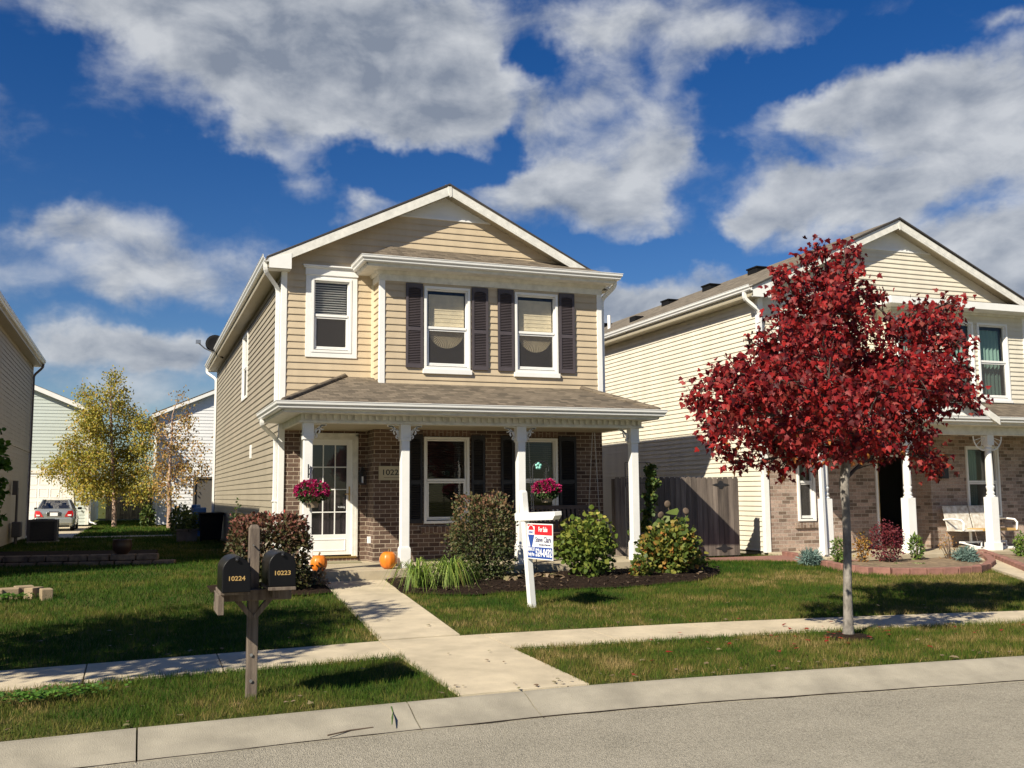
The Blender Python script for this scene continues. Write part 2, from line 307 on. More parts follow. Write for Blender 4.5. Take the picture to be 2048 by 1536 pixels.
MT = dict(
    tan=mat('tan_vinyl', (.55, .445, .305), .5, var=.12, vs=1.1, spec=.35, vstretch=(2.2, 2.2, .5), detail=9), tan_side=mat('tan_vinyl_dim', (.345, .30, .225), .55, var=.12, vs=.8, spec=.3),  # tan_side: same siding, with the side wall's dimmer look put into its colour
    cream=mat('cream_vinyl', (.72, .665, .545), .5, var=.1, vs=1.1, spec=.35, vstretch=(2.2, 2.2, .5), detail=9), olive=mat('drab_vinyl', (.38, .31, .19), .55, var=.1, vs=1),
    pale=mat('pale_green_vinyl', (.52, .57, .53), .5, var=.05, vs=1), whitev=mat('white_vinyl_siding', (.78, .78, .78), .5, var=.05, vs=1),
    white=mat('white_trim', (.83, .82, .79), .42, var=.05, vs=3), white_dirty=mat('weathered_white_trim', (.74, .72, .66), .5, var=.16, vs=7), cream_trim=mat('cream_trim', (.72, .66, .48), .5, var=.06, vs=2),
    gutter=mat('gutter_metal', (.76, .75, .72), .3, var=.06, vs=4, vstretch=(1, 1, 12)), soffit=mat('soffit_vinyl', (.42, .37, .27), .5, var=.08, vs=2),
    shutter=mat('shutter_plastic', (.075, .062, .068), .55, var=.12, vs=3), shutter_black=mat('shutter_black', (.018, .017, .02), .5, var=.1, vs=3),
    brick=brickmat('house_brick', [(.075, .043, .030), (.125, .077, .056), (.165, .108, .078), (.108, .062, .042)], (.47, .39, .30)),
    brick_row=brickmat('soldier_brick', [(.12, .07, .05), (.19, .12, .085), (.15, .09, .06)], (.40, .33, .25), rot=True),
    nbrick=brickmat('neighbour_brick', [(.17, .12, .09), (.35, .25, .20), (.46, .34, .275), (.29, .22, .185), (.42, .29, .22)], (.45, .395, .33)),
    nbrick_row=brickmat('neighbour_soldier_brick', [(.15, .10, .075), (.36, .26, .2), (.25, .19, .16)], (.40, .35, .29), rot=True),
    roof=shinglemat('roof_shingles', (.07, .058, .044), (.23, .185, .135)), roof_side=shinglemat('roof_shingles_side', (.10, .085, .065), (.25, .21, .16), True),
    roof_edge=mat('shingle_edge', (.05, .045, .045), .9), dark=mat('dark_interior', (.03, .028, .026), .9), room=mat('room_paint', (.22, .2, .17), .9),
    glass=glassmat('window_glass', .86, .06), blind=mat('blind_slats', (.80, .79, .75), .5), shade=mat('pleated_shade', (.78, .68, .47), .8, var=.1, vs=9), curtain=mat('curtain_cloth', (.62, .60, .55), .9), green_curtain=mat('green_curtain', (.22, .36, .30), .9),
    iron=mat('black_iron', (.02, .02, .022), .45), brass=mat('brass', (.55, .38, .14), .35, metal=.9), steel=mat('galvanised_steel', (.5, .5, .5), .35, metal=.9),
    concrete=mat('concrete_light', (.57, .48, .335), .9, var=.2, vs=2.6, detail=15, bump=.45, bs=150), porch=mat('porch_concrete', (.45, .38, .265), .85, var=.16, vs=4, detail=10),
    curb=mat('curb_concrete', (.345, .31, .24), .9, var=.26, vs=2.2, detail=15, bump=.5, bs=120),
    fence=mat('weathered_fence_wood', (.235, .19, .155), .9, col2=(.10, .078, .066), vs=2.2, vstretch=(6, 6, .5), detail=9, bump=.4, bs=30), post=mat('weathered_post_wood', (.215, .17, .13), .9, col2=(.08, .058, .045), vs=3, vstretch=(9, 9, .7), detail=9, bump=.5, bs=40),
    post_dark=mat('shadowed_post_wood', (.09, .04, .022), .8, col2=(.035, .02, .014), vs=3, vstretch=(9, 9, .7)),  # shadow of the mailboxes put into the wood colour; not used on the post
    bark=mat('maple_bark', (.30, .27, .235), .95, col2=(.11, .098, .085), vs=14, vstretch=(1, 1, .5), detail=10, bump=.8, bs=60), bark_dark=mat('maple_limb_bark', (.07, .055, .045), .95, var=.3, vs=20, bump=.5, bs=50),
    birch=mat('river_birch_bark', (.52, .38, .29), .9, col2=(.22, .12, .08), vs=7, vstretch=(1, 1, 2.5), bump=.6, bs=40), twig=mat('twig_bark', (.12, .085, .06), .9, var=.3, vs=9),
    mulch=mat('dark_mulch', (.036, .022, .014), .95, spec=.1, col2=(.009, .006, .005), vs=26, detail=12, bump=1, bs=45), soil=mat('garden_soil', (.30, .215, .13), .95, col2=(.13, .09, .055), vs=9, detail=12, bump=.9, bs=40),
    paver=mat('red_pavers', (.27, .13, .10), .9, var=.25, vs=7, bump=.3, bs=80), stone=mat('retaining_block', (.34, .255, .155), .9, var=.2, vs=8, bump=.5, bs=50), stone_dark=mat('stacked_stone', (.26, .18, .12), .9, col2=(.10, .07, .05), vs=6, bump=.6, bs=30),
    mailbox=mat('black_mailbox_metal', (.0045, .0045, .0055), .42, spec=.22, var=.2, vs=9), mailnum=mat('gold_digits', (.42, .27, .09), .6),
    pumpkin=mat('pumpkin_skin', (.78, .21, .018), .38, var=.14, vs=5), stem=mat('pumpkin_stem', (.16, .11, .05), .9), pot=mat('planter_pot', (.30, .23, .16), .7), plate=mat('address_stone', (.50, .44, .30), .7), ink=mat('black_paint', (.02, .02, .02), .5),
    red=mat('sign_red', (.60, .02, .03), .4), blue=mat('sign_blue', (.025, .07, .30), .4), navy=mat('sign_navy', (.03, .03, .10), .5), signw=mat('sign_white', (.84, .84, .84), .4), teal=mat('teal_glass', (.25, .60, .50), .3),
    mat_=mat('coir_mat', (.30, .27, .17), .95, bump=.8, bs=200), carpaint=mat('silver_car_paint', (.40, .42, .40), .25, metal=.55, coat=.5), tyre=mat('tyre_rubber', (.015, .015, .015), .8), lamp=mat('red_lens', (.55, .01, .015), .12, coat=.6), chrome=mat('chrome', (.7, .7, .7), .12, metal=1), carglass=glassmat('car_glass', .5, .2), seatc=mat('grey_upholstery', (.12, .12, .12), .9),
    bluebin=mat('blue_plastic', (.02, .10, .30), .45), blackbin=mat('black_plastic', (.006, .006, .007), .85, spec=.2), acm=mat('grey_metal_cabinet', (.10, .09, .08), .55), planterwood=mat('planter_wood', (.16, .13, .11), .9, var=.3, vs=6),
    benchw=mat('chipped_white_wood', (.72, .70, .66), .6, col2=(.42, .36, .28), vs=11, detail=8), benchraw=mat('bare_wood', (.52, .33, .12), .7, var=.2, vs=9, vstretch=(1, 6, 6)), swingw=mat('brown_swing_wood', (.10, .07, .055), .7, var=.2, vs=9),
    doorw=mat('open_door_wood', (.50, .33, .12), .5, var=.15, vs=4),
)
def screenmat():
    M_ = bpy.data.materials.new('insect_screen'); M_.use_nodes = True; nt = M_.node_tree; N = nt.nodes; K = nt.links.new; N.remove(N['Principled BSDF'])
    t = N.new('ShaderNodeBsdfTransparent'); d = N.new('ShaderNodeBsdfDiffuse'); d.inputs[0].default_value = (.085, .078, .075, 1); mx = N.new('ShaderNodeMixShader'); mx.inputs[0].default_value = .48
    K(t.outputs[0], mx.inputs[1]); K(d.outputs[0], mx.inputs[2]); K(mx.outputs[0], N['Material Output'].inputs[0]); return M_
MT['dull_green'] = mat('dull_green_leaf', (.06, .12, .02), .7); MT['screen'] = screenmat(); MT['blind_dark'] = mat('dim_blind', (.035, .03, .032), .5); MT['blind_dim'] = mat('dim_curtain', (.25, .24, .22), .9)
def _unused(): pass
def colorattr_ground(name):
    """lawn soil and turf colour under the blades"""
    M_ = bpy.data.materials.new(name); M_.use_nodes = True; nt = M_.node_tree; N = nt.nodes; K = nt.links.new
    b = N['Principled BSDF']; b.inputs['Roughness'].default_value = .95; b.inputs['Specular IOR Level'].default_value = .1
    ge = N.new('ShaderNodeNewGeometry'); n = N.new('ShaderNodeTexNoise'); n.inputs['Scale'].default_value = .9; n.inputs['Detail'].default_value = 9; n.inputs['Roughness'].default_value = .7; K(ge.outputs['Position'], n.inputs['Vector'])
    r = N.new('ShaderNodeValToRGB'); K(n.outputs[0], r.inputs[0]); e = r.color_ramp.elements; e[0].position = .36; e[0].color = (.05, .075, .014, 1); e[1].position = .66; e[1].color = (.12, .11, .035, 1)
    K(r.outputs[0], b.inputs['Base Color'])
    n2 = N.new('ShaderNodeTexNoise'); n2.inputs['Scale'].default_value = 55; n2.inputs['Detail'].default_value = 6; K(ge.outputs['Position'], n2.inputs['Vector'])
    bp = N.new('ShaderNodeBump'); bp.inputs['Strength'].default_value = 1; bp.inputs['Distance'].default_value = .03; K(n2.outputs[0], bp.inputs['Height']); K(bp.outputs[0], b.inputs['Normal'])
    return M_
MT['lawn'] = colorattr_ground('lawn_turf')
def asphaltmat():
    M_ = bpy.data.materials.new('road_aggregate'); M_.use_nodes = True; nt = M_.node_tree; N = nt.nodes; K = nt.links.new
    b = N['Principled BSDF']; b.inputs['Roughness'].default_value = .92; b.inputs['Specular IOR Level'].default_value = .25
    ge = N.new('ShaderNodeNewGeometry')
    v = N.new('ShaderNodeTexVoronoi'); v.inputs['Scale'].default_value = 110; K(ge.outputs['Position'], v.inputs['Vector'])
    n = N.new('ShaderNodeTexNoise'); n.inputs['Scale'].default_value = 1.3; n.inputs['Detail'].default_value = 10; n.inputs['Roughness'].default_value = .6; K(ge.outputs['Position'], n.inputs['Vector'])
    sx = N.new('ShaderNodeSeparateColor'); K(v.outputs['Color'], sx.inputs[0])
    a = N.new('ShaderNodeMix'); a.data_type = 'FLOAT'; a.inputs[0].default_value = .5; K(sx.outputs[0], a.inputs[2]); K(n.outputs[0], a.inputs[3])
    r = N.new('ShaderNodeValToRGB'); K(a.outputs[0], r.inputs[0]); e = r.color_ramp.elements
    e[0].position = .08; e[0].color = (.12, .108, .085, 1); e[1].position = .85; e[1].color = (.47, .425, .335, 1); x = e.new(.36); x.color = (.285, .258, .20, 1)
    K(r.outputs[0], b.inputs['Base Color'])
    bp = N.new('ShaderNodeBump'); bp.inputs['Strength'].default_value = .9; bp.inputs['Distance'].default_value = .008; K(v.outputs['Distance'], bp.inputs['Height']); K(bp.outputs[0], b.inputs['Normal'])
    return M_
MT['road'] = asphaltmat()
# ------------------------------------------------------------------ ground
YC0 = [(-.22, 7.12), (.75, 7.2), (1.48, 7.26), (3.21, 7.33), (4.37, 7.30), (7.56, 7.01), (12, 6.5)]
YC1 = [(-.78, 7.54), (.06, 7.62), (1.57, 7.71), (2.47, 7.76), (3.61, 7.8), (4.66, 7.76), (8.15, 7.50), (12, 7.0)]
YS0 = [(-.98, 9.16), (.17, 9.38), (1.63, 9.50), (2.41, 9.62), (3.63, 9.62), (5.74, 9.56), (7.56, 9.42), (9.9, 9.1), (13, 8.6)]
YS1 = [(-1.08, 10.11), (.79, 10.33), (2.5, 10.52), (3.33, 10.58), (4.66, 10.53), (6.3, 10.44), (8.35, 10.18), (10.59, 9.80), (14, 9.2)]
def itp(L):
    xs = [p[0] for p in L]; ys = [p[1] for p in L]
    def f(x):
        if x < xs[0]: return ys[0]+max(x-xs[0], -12)*.09
        if x > xs[-1]: return ys[-1]-min(x-xs[-1], 14)*.13
        return float(np.interp(x, xs, ys))
    return f
yc0, yc1, ys0, ys1 = itp(YC0), itp(YC1), itp(YS0), itp(YS1)
def H(x, y):
    a, b, c, d = yc0(x), yc1(x), ys0(x), ys1(x)
    return float(np.interp(y, [a, b, c, d, 15.5, 17, 30, 36, 45], [.005, .12, .17, .19, .345, .39, .42, .41, .34]))
def ground():
    xs = sorted(set([-300, -120, -60, -30, -20]+[round(-14+.5*i, 2) for i in range(0, 71)]+[26, 32, 45, 80, 160, 400])); rows = []
    for x in xs:
        a, b, c, d = yc0(x), yc1(x), ys0(x), ys1(x)
        r = [(-200, -.04), (a-.2, -.04), (b-.06, -.02), (b-.015, .09), (b+.02, .112)]
        r += [(b+(c-b)*t, H(x, b+(c-b)*t)+.004*math.sin(3.1*x+5*t)-.008) for t in (.25, .5, .75)]
        r += [(c-.02, .16), (c+.02, .12), (d-.02, .14), (d+.02, .182)]
        r += [(d+(15.5-d)*t, H(x, d+(15.5-d)*t)+.005*math.sin(2*x+9*t)-.009) for t in (.15, .3, .5, .7, .85, 1)]
        r += [(17, .39), (20, .40), (30, .42), (36, .41), (45, .34), (60, .34), (120, .34), (900, .3)]
        rows.append(r)
    mb = MB(); k = len(rows[0])
    vs = [(x, y, z) for x, r in zip(xs, rows) for y, z in r]
    mb.add(vs, [(i*k+j, (i+1)*k+j, (i+1)*k+j+1, i*k+j+1) for i in range(len(xs)-1) for j in range(k-1)], True)
    tag(mb.build('ground', MT['lawn']), 'short green and browning lawn sloping gently up from the kerb', kind='structure')
ground()
def strip(name, fa, fb, za, zb, mt_, x0, x1, step=.5, joints=None, gap=.012, drop=.03, label=None, skirt=.12, prof=None):
    """slab between two edge curves, cut into bays at the joints"""
    js = sorted(j for j in (joints or []) if x0 < j < x1); ends = [x0]+js+[x1]; mb = MB()
    for a, b in zip(ends[:-1], ends[1:]):
        a2 = a+(gap/2 if a != x0 else 0); b2 = b-(gap/2 if b != x1 else 0); n = max(1, int((b2-a2)/step)); X = [a2+(b2-a2)*i/n for i in range(n+1)]
        P = prof or [(0, 0), (1, 1)]
        cols = []
        for x in X:
            ya, yb = fa(x), fb(x)
            cols.append([(x, ya, za-skirt)]+[(x, ya+(yb-ya)*t, za+(zb-za)*q) for t, q in P]+[(x, yb, zb-skirt)])
        k = len(cols[0]); vs = [p for c in cols for p in c]
        mb.add(vs, [(i*k+j, (i+1)*k+j, (i+1)*k+j+1, i*k+j+1) for i in range(n) for j in range(k-1)])
        mb.add(cols[0], [tuple(range(k))]); mb.add(cols[-1], [tuple(range(k))[::-1]])
    o = mb.build(name, mt_); tag(o, label, kind='structure'); return o
jj = [-.37, .79, 2.45, 3.62, 4.85, 6.1, 7.35, 8.6, 9.85]+[-.37-1.3*i for i in range(1, 18)]+[9.85+1.25*i for i in range(1, 20)]
strip('sidewalk', ys0, ys1, .172, .192, MT['concrete'], -24, 34, joints=jj, label='pale concrete pavement crossing the front lawns in bays')
strip('kerb', lambda x: yc0(x)-.0, lambda x: yc1(x), .006, .122, MT['curb'], -30, 40, joints=[.06, 2.02, 3.0, -3, -6, 8.2, 11.3, 15, 20, 25], label='rolled concrete kerb along the road edge', prof=[(0, 0), (.12, .06), (.45, .38), (.75, .8), (.9, .97), (1, 1)])
def road():
    mb = MB(); xs = [-60, -40]+[-30+i for i in range(0, 71)]+[60, 90]
    for a, b in zip(xs[:-1], xs[1:]):
        mb.quad((a, -40, -.002), (b, -40, -.002), (b, yc0(b)+.03, .0), (a, yc0(a)+.03, .0))
    tag(mb.build('road', MT['road']), 'coarse grey residential road surface', kind='structure')
road()
def slab(name, poly, z_fn, mt_, th=.12, label=None, kind='structure'):
    import mathutils.geometry as mg
    P = [Vector(p) for p in poly]; edge = []; st = .45
    for i in range(len(P)):
        a_, b_ = P[i], P[(i+1) % len(P)]; n = max(1, int((b_-a_).length/st)); edge += [a_.lerp(b_, k/n) for k in range(n)]
    ne = len(edge); co, ed, fc, *_ = mg.delaunay_2d_cdt(edge, [(i, (i+1) % ne) for i in range(ne)], [list(range(ne))], 1, 1e-5)
    mb = MB(); mb.add([(q.x, q.y, z_fn(q.x, q.y)) for q in co], fc)
    for i in range(ne):
        p, q = edge[i], edge[(i+1) % ne]; mb.quad((p.x, p.y, z_fn(*p)), (p.x, p.y, z_fn(*p)-th), (q.x, q.y, z_fn(*q)-th), (q.x, q.y, z_fn(*q)))
    o = mb.build(name, mt_); return tag(o, label, kind=kind)
slab('apron_path', [(2.47, 7.80), (3.62, 7.82), (3.60, 9.615), (2.43, 9.615)], lambda x, y: H(x, y)+.008, MT['concrete'], label='short concrete link from kerb to sidewalk')
slab('path', [(2.46, 10.54), (3.36, 10.60), (3.78, 15.94), (2.80, 15.94)], lambda x, y: H(x, y)+.010, MT['concrete'], label='concrete front path leading up to the porch')
slab('neighbour_path', [(13.4, 12.3), (14.5, 12.2), (16.6, 15.8), (15.5, 15.8)], lambda x, y: H(x, y)+.035, MT['concrete'], label='concrete path to the neighbouring porch')
slab('driveway', [(-7.5, 36.05), (-1.9, 36.05), (-1.9, 45), (-7.5, 45)], lambda x, y: H(x, y)+.012, MT['concrete'], label='pale driveway in front of the rear garage')
slab('driveway', [(-7.5, 45.01), (-1.9, 45.01), (-1.9, 51.9), (-7.5, 51.9)], lambda x, y: H(x, y)+.012, MT['concrete'], label='driveway apron at the rear garage door')
slab('back_path', [(-7.5, 35.3), (2.3, 35.3), (2.3, 36.0), (-7.5, 36.0)], lambda x, y: .435, MT['concrete'], label='narrow concrete strip behind the side yard')
slab('brick_path', [(9.6, 17.4), (12.5, 17.4), (12.7, 17.0), (13.6, 15.2), (12.9, 15.2), (11.6, 16.6), (10.2, 17.0)], lambda x, y: H(x, y)+.036, MT['paver'], label='red brick paving beside the fence gate')

def crack_line():
    """dirty seam where the asphalt meets the kerb, wandering a little"""
    mb = MB(); xs = np.arange(-6, 18, .06); rr = random.Random(4); w = .004
    for i, x in enumerate(xs[:-1]):
        w = max(.001, min(.009, w+rr.uniform(-.002, .002))); y = yc0(x)+.004*math.sin(7*x)+.006; y2 = yc0(xs[i+1])+.004*math.sin(7*xs[i+1])+.006
        mb.quad((x, y-w, .009+.0), (xs[i+1], y2-w, .009), (xs[i+1], y2+w, .0125), (x, y+w, .0125))
    tag(mb.build('gutter_seam', MT['mulch']), 'dark gritty seam between road and kerb', kind='structure')
crack_line()
# ------------------------------------------------------------------ building kit
def siding(mb, F, z0, z1, xl, xr, holes=(), ex=.127, lap=.019):
    P, U, Nn = F
    fl = xl if callable(xl) else (lambda z: xl); fr = xr if callable(xr) else (lambda z: xr)
    k = 0; z = z0
    while z < z1-1e-4:
        zt = min(z+ex, z1); cuts = sorted(set([z, zt]+[c for h in holes for c in (h[2], h[3]) if z < c < zt]))
        for a, b in zip(cuts[:-1], cuts[1:]):
            oa = lap*(1-(a-z)/ex); ob = lap*(1-(b-z)/ex)
            ints = [(fl(a), fl(b), fr(a), fr(b))]
            for h in holes:
                if h[2] <= a+1e-6 and h[3] >= b-1e-6:
                    new = []
                    for la, lb, ra, rb in ints:
                        if h[1] <= min(la, lb) or h[0] >= max(ra, rb): new.append((la, lb, ra, rb)); continue
                        if h[0] > la: new.append((la, lb, h[0], h[0]))
                        if h[1] < ra: new.append((h[1], h[1], ra, rb))
                    ints = new
            for la, lb, ra, rb in ints:
                if ra <= la: continue
                if rb < lb: rb = lb = (lb+rb)/2
                q = lambda u, n, zz: P+U*u+Nn*n+Vector((0, 0, zz))
                lip = .011 if a == z and k else 0
                mb.quad(q(la, oa, a-lip), q(ra, oa, a-lip), q(rb, ob, b), q(lb, ob, b))
                if a == z: mb.quad(q(la, -.002, a), q(ra, -.002, a), q(ra, oa, a), q(la, oa, a))
        z = zt; k += 1
def wall(mb, F, u0, u1, z0, z1, holes=(), n0=-.0, reveal=.1):
    """flat wall with rectangular openings and their reveals"""
    P, U, Nn = F
    us = sorted(set([u0, u1]+[h[i] for h in holes for i in (0, 1)])); zs = sorted(set([z0, z1]+[h[i] for h in holes for i in (2, 3)]))
    q = lambda u, n, z: P+U*u+Nn*n+Vector((0, 0, z))
    for a, b in zip(us[:-1], us[1:]):
        for c, d in zip(zs[:-1], zs[1:]):
            if a < u0 or b > u1 or c < z0 or d > z1: continue
            if any(h[0] <= a+1e-6 and h[1] >= b-1e-6 and h[2] <= c+1e-6 and h[3] >= d-1e-6 for h in holes): continue
            mb.quad(q(a, n0, c), q(b, n0, c), q(b, n0, d), q(a, n0, d))
    for h in holes:
        a, b, c, d = h; r = n0-reveal
        mb.quad(q(a, n0, c), q(a, r, c), q(a, r, d), q(a, n0, d)); mb.quad(q(b, n0, c), q(b, n0, d), q(b, r, d), q(b, r, c))
        mb.quad(q(a, n0, c), q(b, n0, c), q(b, r, c), q(a, r, c)); mb.quad(q(a, n0, d), q(a, r, d), q(b, r, d), q(b, n0, d))
def ring(mb, F, u0, u1, z0, z1, w, n0, n1, wb=None):
    wb = w if wb is None else wb
    mb.lbox(F, u0, u0+w, n0, n1, z0, z1); mb.lbox(F, u1-w, u1, n0, n1, z0, z1)
    mb.lbox(F, u0+w, u1-w, n0, n1, z1-w, z1); mb.lbox(F, u0+w, u1-w, n0, n1, z0, z0+wb)
def window(par, F, u0, u1, z0, z1, fw=.042, out=.04, sashes=True, blind=None, cur=None, fan=False, apron=0, mid=.5, grid=None, mt=None, label=None, swag=False):
    """vinyl double hung window; the wall opening is u0..u1, z0..z1"""
    mt = mt or MT['white']; mb = MB()
    ring(mb, F, u0-.032, u1+.032, z0-.03, z1+.032, .032+.016, -.03, out)
    ring(mb, F, u0+.02, u1-.02, z0+.035, z1-.02, fw-.02, -.07, .0)
    if apron: mb.lbox(F, u0-.06, u1+.06, -.01, out+.02, z0-.03-apron, z0-.032)
    w = mb.build('window', mt, par, label=label, bevel=.004)
    zm = z0+(z1-z0)*mid
    if z1-z0 > 1 and not (blind and cur):
        q = MB(); q.quad(*[F[0]+F[1]*u+F[2]*-.012+Vector((0, 0, z)) for u, z in ((u0+.03, z0+.03), (u1-.03, z0+.03), (u1-.03, zm), (u0+.03, zm))]); q.build('insect_screen', MT['screen'], w)
    s = MB(); s.lbox(F, u0+fw, u1-fw, -.062, .012, zm-.024, zm+.024)
    if sashes:
        ring(s, F, u0+fw, u1-fw, z0+.06, zm-.03, .028, -.045, -.005)
    s.build('sash', mt, w, bevel=.003)
    g = MB(); g.quad(*[F[0]+F[1]*u+F[2]*-.05+Vector((0, 0, z)) for u, z in ((u0+.03, z0+.03), (u1-.03, z0+.03), (u1-.03, z1-.03), (u0+.03, z1-.03))]); g.build('glass', MT['glass'], w)
    if blind:
        b0, b1, step, mtb = blind; b = MB(); z = b1
        while z > b0:
            c = F[0]+F[1]*((u0+u1)/2)+F[2]*-.10+Vector((0, 0, z))
            R = Matrix((F[1], F[2], Vector((0, 0, 1)))).transposed()@Matrix.Rotation(.5 if step < .06 else .1, 3, 'X')
            b.obox(c, (u1-u0)/2-.05, step*.36, .0015, R); z -= step
        b.build('blind', mtb, w)
    if fan:      # pleated shade with a fan-shaped hem
        b = MB(); n = 26; r = (u1-u0)/2-.07; c = (u0+u1)/2+.012; zc = zm-.02
        zt = z1-.10
        b.add([F[0]+F[1]*u+F[2]*-.085+Vector((0, 0, z)) for u, z in ((c-r, zc), (c+r, zc), (c+r, zt), (c-r, zt))], [(0, 1, 2, 3)])
        k = 0
        while zt-.075*(k+1) > zc: b.lbox(F, c-r, c+r, -.085, -.079, zt-.075*(k+1), zt-.075*(k+1)+.012); k += 1
        vs = [F[0]+F[1]*c+F[2]*-.075+Vector((0, 0, zc))]
        for i in range(2*n+1):
            t = math.pi+math.pi*i/(2*n); vs.append(F[0]+F[1]*(c+r*math.cos(t))+F[2]*(-.09+(.024 if i % 2 else 0))+Vector((0, 0, zc+r*1.0*math.sin(t))))
        b.add(vs, [(0, i, i+1) for i in range(1, 2*n+1)])
        b.build('pleated_shade', MT['shade'], w)
    if cur:
        b = MB()
        for (a0, a1, c0, c1) in cur[0]:
            n = 28; pts = []
            for i in range(n+1):
                t = i/n; u = a0+(a1-a0)*t; pts.append((u, -.17+.025*math.sin(t*38)))
            vs = [F[0]+F[1]*u+F[2]*nn+Vector((0, 0, z)) for z in (c0, c1) for u, nn in pts]
            b.add(vs, [(i, i+1, n+2+i, n+1+i) for i in range(n)], True)
        b.build('curtain', cur[1], w)
    return w
def shutter(par, F, u0, u1, z0, z1, mt, name='shutter'):
    mb = MB(); zm = z0+(z1-z0)*.46; st = .045
    mb.lbox(F, u0, u0+st, .016, .05, z0, z1); mb.lbox(F, u1-st, u1, .016, .05, z0, z1)
    for a, b in ((z0, z0+.075), (zm-.035, zm+.035), (z1-.075, z1)): mb.lbox(F, u0+st, u1-st, .016, .05, a, b)
    mb.lbox(F, u0+st, u1-st, .014, .02, z0+.07, z1-.07)
    z = z0+.09
    R = Matrix((F[1], F[2], Vector((0, 0, 1)))).transposed()@Matrix.Rotation(-.75, 3, 'X')
    while z < z1-.09:
        if not zm-.045 < z < zm+.045: mb.obox(F[0]+F[1]*((u0+u1)/2)+F[2]*.032+Vector((0, 0, z)), (u1-u0)/2-st, .017, .004, R)
        z += .031
    # small arched head of the upper louvre panel
    mb.prism([(u0+st, z1-.078), (u0+st, z1-.105), (u0+st+.03, z1-.097), ((u0+u1)/2, z1-.078)], F, .02, .052)
    mb.prism([(u1-st, z1-.078), ((u0+u1)/2, z1-.078), (u1-st-.03, z1-.097), (u1-st, z1-.105)], F, .02, .052)
    return mb.build(name, mt, par)
GP = [(0, 0), (.055, 0), (.075, .02), (.078, .045), (.105, .075), (.108, .118), (.116, .12), (.114, .128), (.098, .128), (.096, .082), (.068, .05), (.06, .012), (.006, .012), (.006, .12), (0, .12)]
def gutter(par, path, name='gutter'):
    # path runs so that the outside is on its right
    return MB().sweep(path, GP).build(name, MT['gutter'], par)
def dspout(par, pts, name='downspout', mt=None):
    mb = MB(); pts = [Vector(p) for p in pts]; fine = []
    for i, p in enumerate(pts):
        if 0 < i < len(pts)-1:
            a, b = (pts[i-1]-p), (pts[i+1]-p); la, lb = min(.09, a.length*.45), min(.09, b.length*.45)
            for t in (0, .33, .67, 1):
                q0 = p+a.normalized()*la; q2 = p+b.normalized()*lb
                fine.append((1-t)**2*q0+2*t*(1-t)*p+t*t*q2)
        else: fine.append(p)
    mb.tube(fine, .048, 4, smooth=False, a0=math.pi/4)
    for zc in (pts[-1].z+.5, (pts[-1].z+pts[-3].z)/2):
        if abs(pts[-2].x-pts[-3].x)+abs(pts[-2].y-pts[-3].y) < .02: mb.box(pts[-2].x-.06, pts[-2].x+.06, pts[-2].y-.045, pts[-2].y+.045, zc, zc+.02)
    return mb.build(name, mt or MT['white'], par)
def roof_slab(mb, a, b, c, d, th=.05):
    a, b, c, d = map(Vector, (a, b, c, d)); n = (b-a).cross(c-a).normalized()
    if n.z < 0: n = -n
    lo = [p-n*th for p in (a, b, c, d)]
    mb.add([a, b, c, d]+lo, [(0, 1, 2, 3), (7, 6, 5, 4), (0, 4, 5, 1), (1, 5, 6, 2), (2, 6, 7, 3), (3, 7, 4, 0)])
def text(name, s, F, u, z, n, size, mt, par=None, width=None, align='CENTER', ext=.001, bold=0):
    c = bpy.data.curves.new(name, 'FONT'); c.body = s; c.size = size; c.extrude = ext; c.align_x = align; c.offset = bold
    o = bpy.data.objects.new(name+'_tmp', c); COL.objects.link(o); bpy.context.view_layer.update()
    dg = bpy.context.evaluated_depsgraph_get(); me = bpy.data.meshes.new_from_object(o.evaluated_get(dg)); bpy.data.objects.remove(o)
    vs = np.array([v.co[:] for v in me.vertices])
    if width:
        w = vs[:, 0].max()-vs[:, 0].min(); vs[:, 0] *= width/w
    mb = MB(); mb.add([F[0]+F[1]*(u+x)+Vector((0, 0, z+y))+F[2]*(n+zz) for x, y, zz in vs], [tuple(p.vertices) for p in me.polygons])
    return mb.build(name, mt, par)
def gable_profile(xe0, xe1, ze, xr, zr, th=.17):
    """soffit-side wall limits under a gable roof as functions of z"""
    s0 = (zr-ze)/(xr-xe0); s1 = (zr-ze)/(xe1-xr)
    return s0, s1
# ------------------------------------------------------------------ main house
hz = CZ
HS = empty('house', (5.5, 18.35, .4), 0, 'tan two storey house with dark shutters and white columned porch', 'house')
XL, XR, YF, YB, YBAY = 2.42, 8.66, 18.35, 34.0, 17.8
XRG, ZRG = 5.54, 6.0+hz          # ridge
EX0, EX1, ZE = 2.13, 8.95, 4.30+hz   # roof edge under the gutter
sl = (ZRG-(4.3+hz))/(XRG-2.07)
ZE = ZRG-sl*(XRG-EX0)
def zroof(x): return ZRG-sl*abs(x-XRG)
FRT = 18.05-.0                    # front edge of the roof
Fm = frame(0, YF, 0); Fb = frame(0, YBAY, 0)
th = .16
zw = zroof(XL)-th-.02             # top of side walls
g = MB()
xlf = lambda z: max(XL, XRG-(ZRG-th-z)/sl); xrf = lambda z: min(XR, XRG+(ZRG-th-z)/sl)
wu = (2.975, 3.665, 2.66+hz, 4.0+hz)
siding(g, Fm, 2.90, 5.385+hz, xlf, xrf, [wu, (4.14, 8.58, 3.75, 5.97)])
g.build('front_wall', MT['tan'], HS)
g = MB(); siding(g, Fm, 5.385+hz, ZRG-th, xlf, xrf, ex=.085, lap=.012); g.lbox(Fm, xlf(5.385+hz)-.02, xrf(5.385+hz)+.02, 0, .03, 5.355+hz, 5.39+hz); g.build('gable_vent_panel', MT['white'], HS)
g = MB(); FL = (Vector((XL, 34.0, 0)), Vector((0, -1, 0)), Vector((-1, 0, 0)))
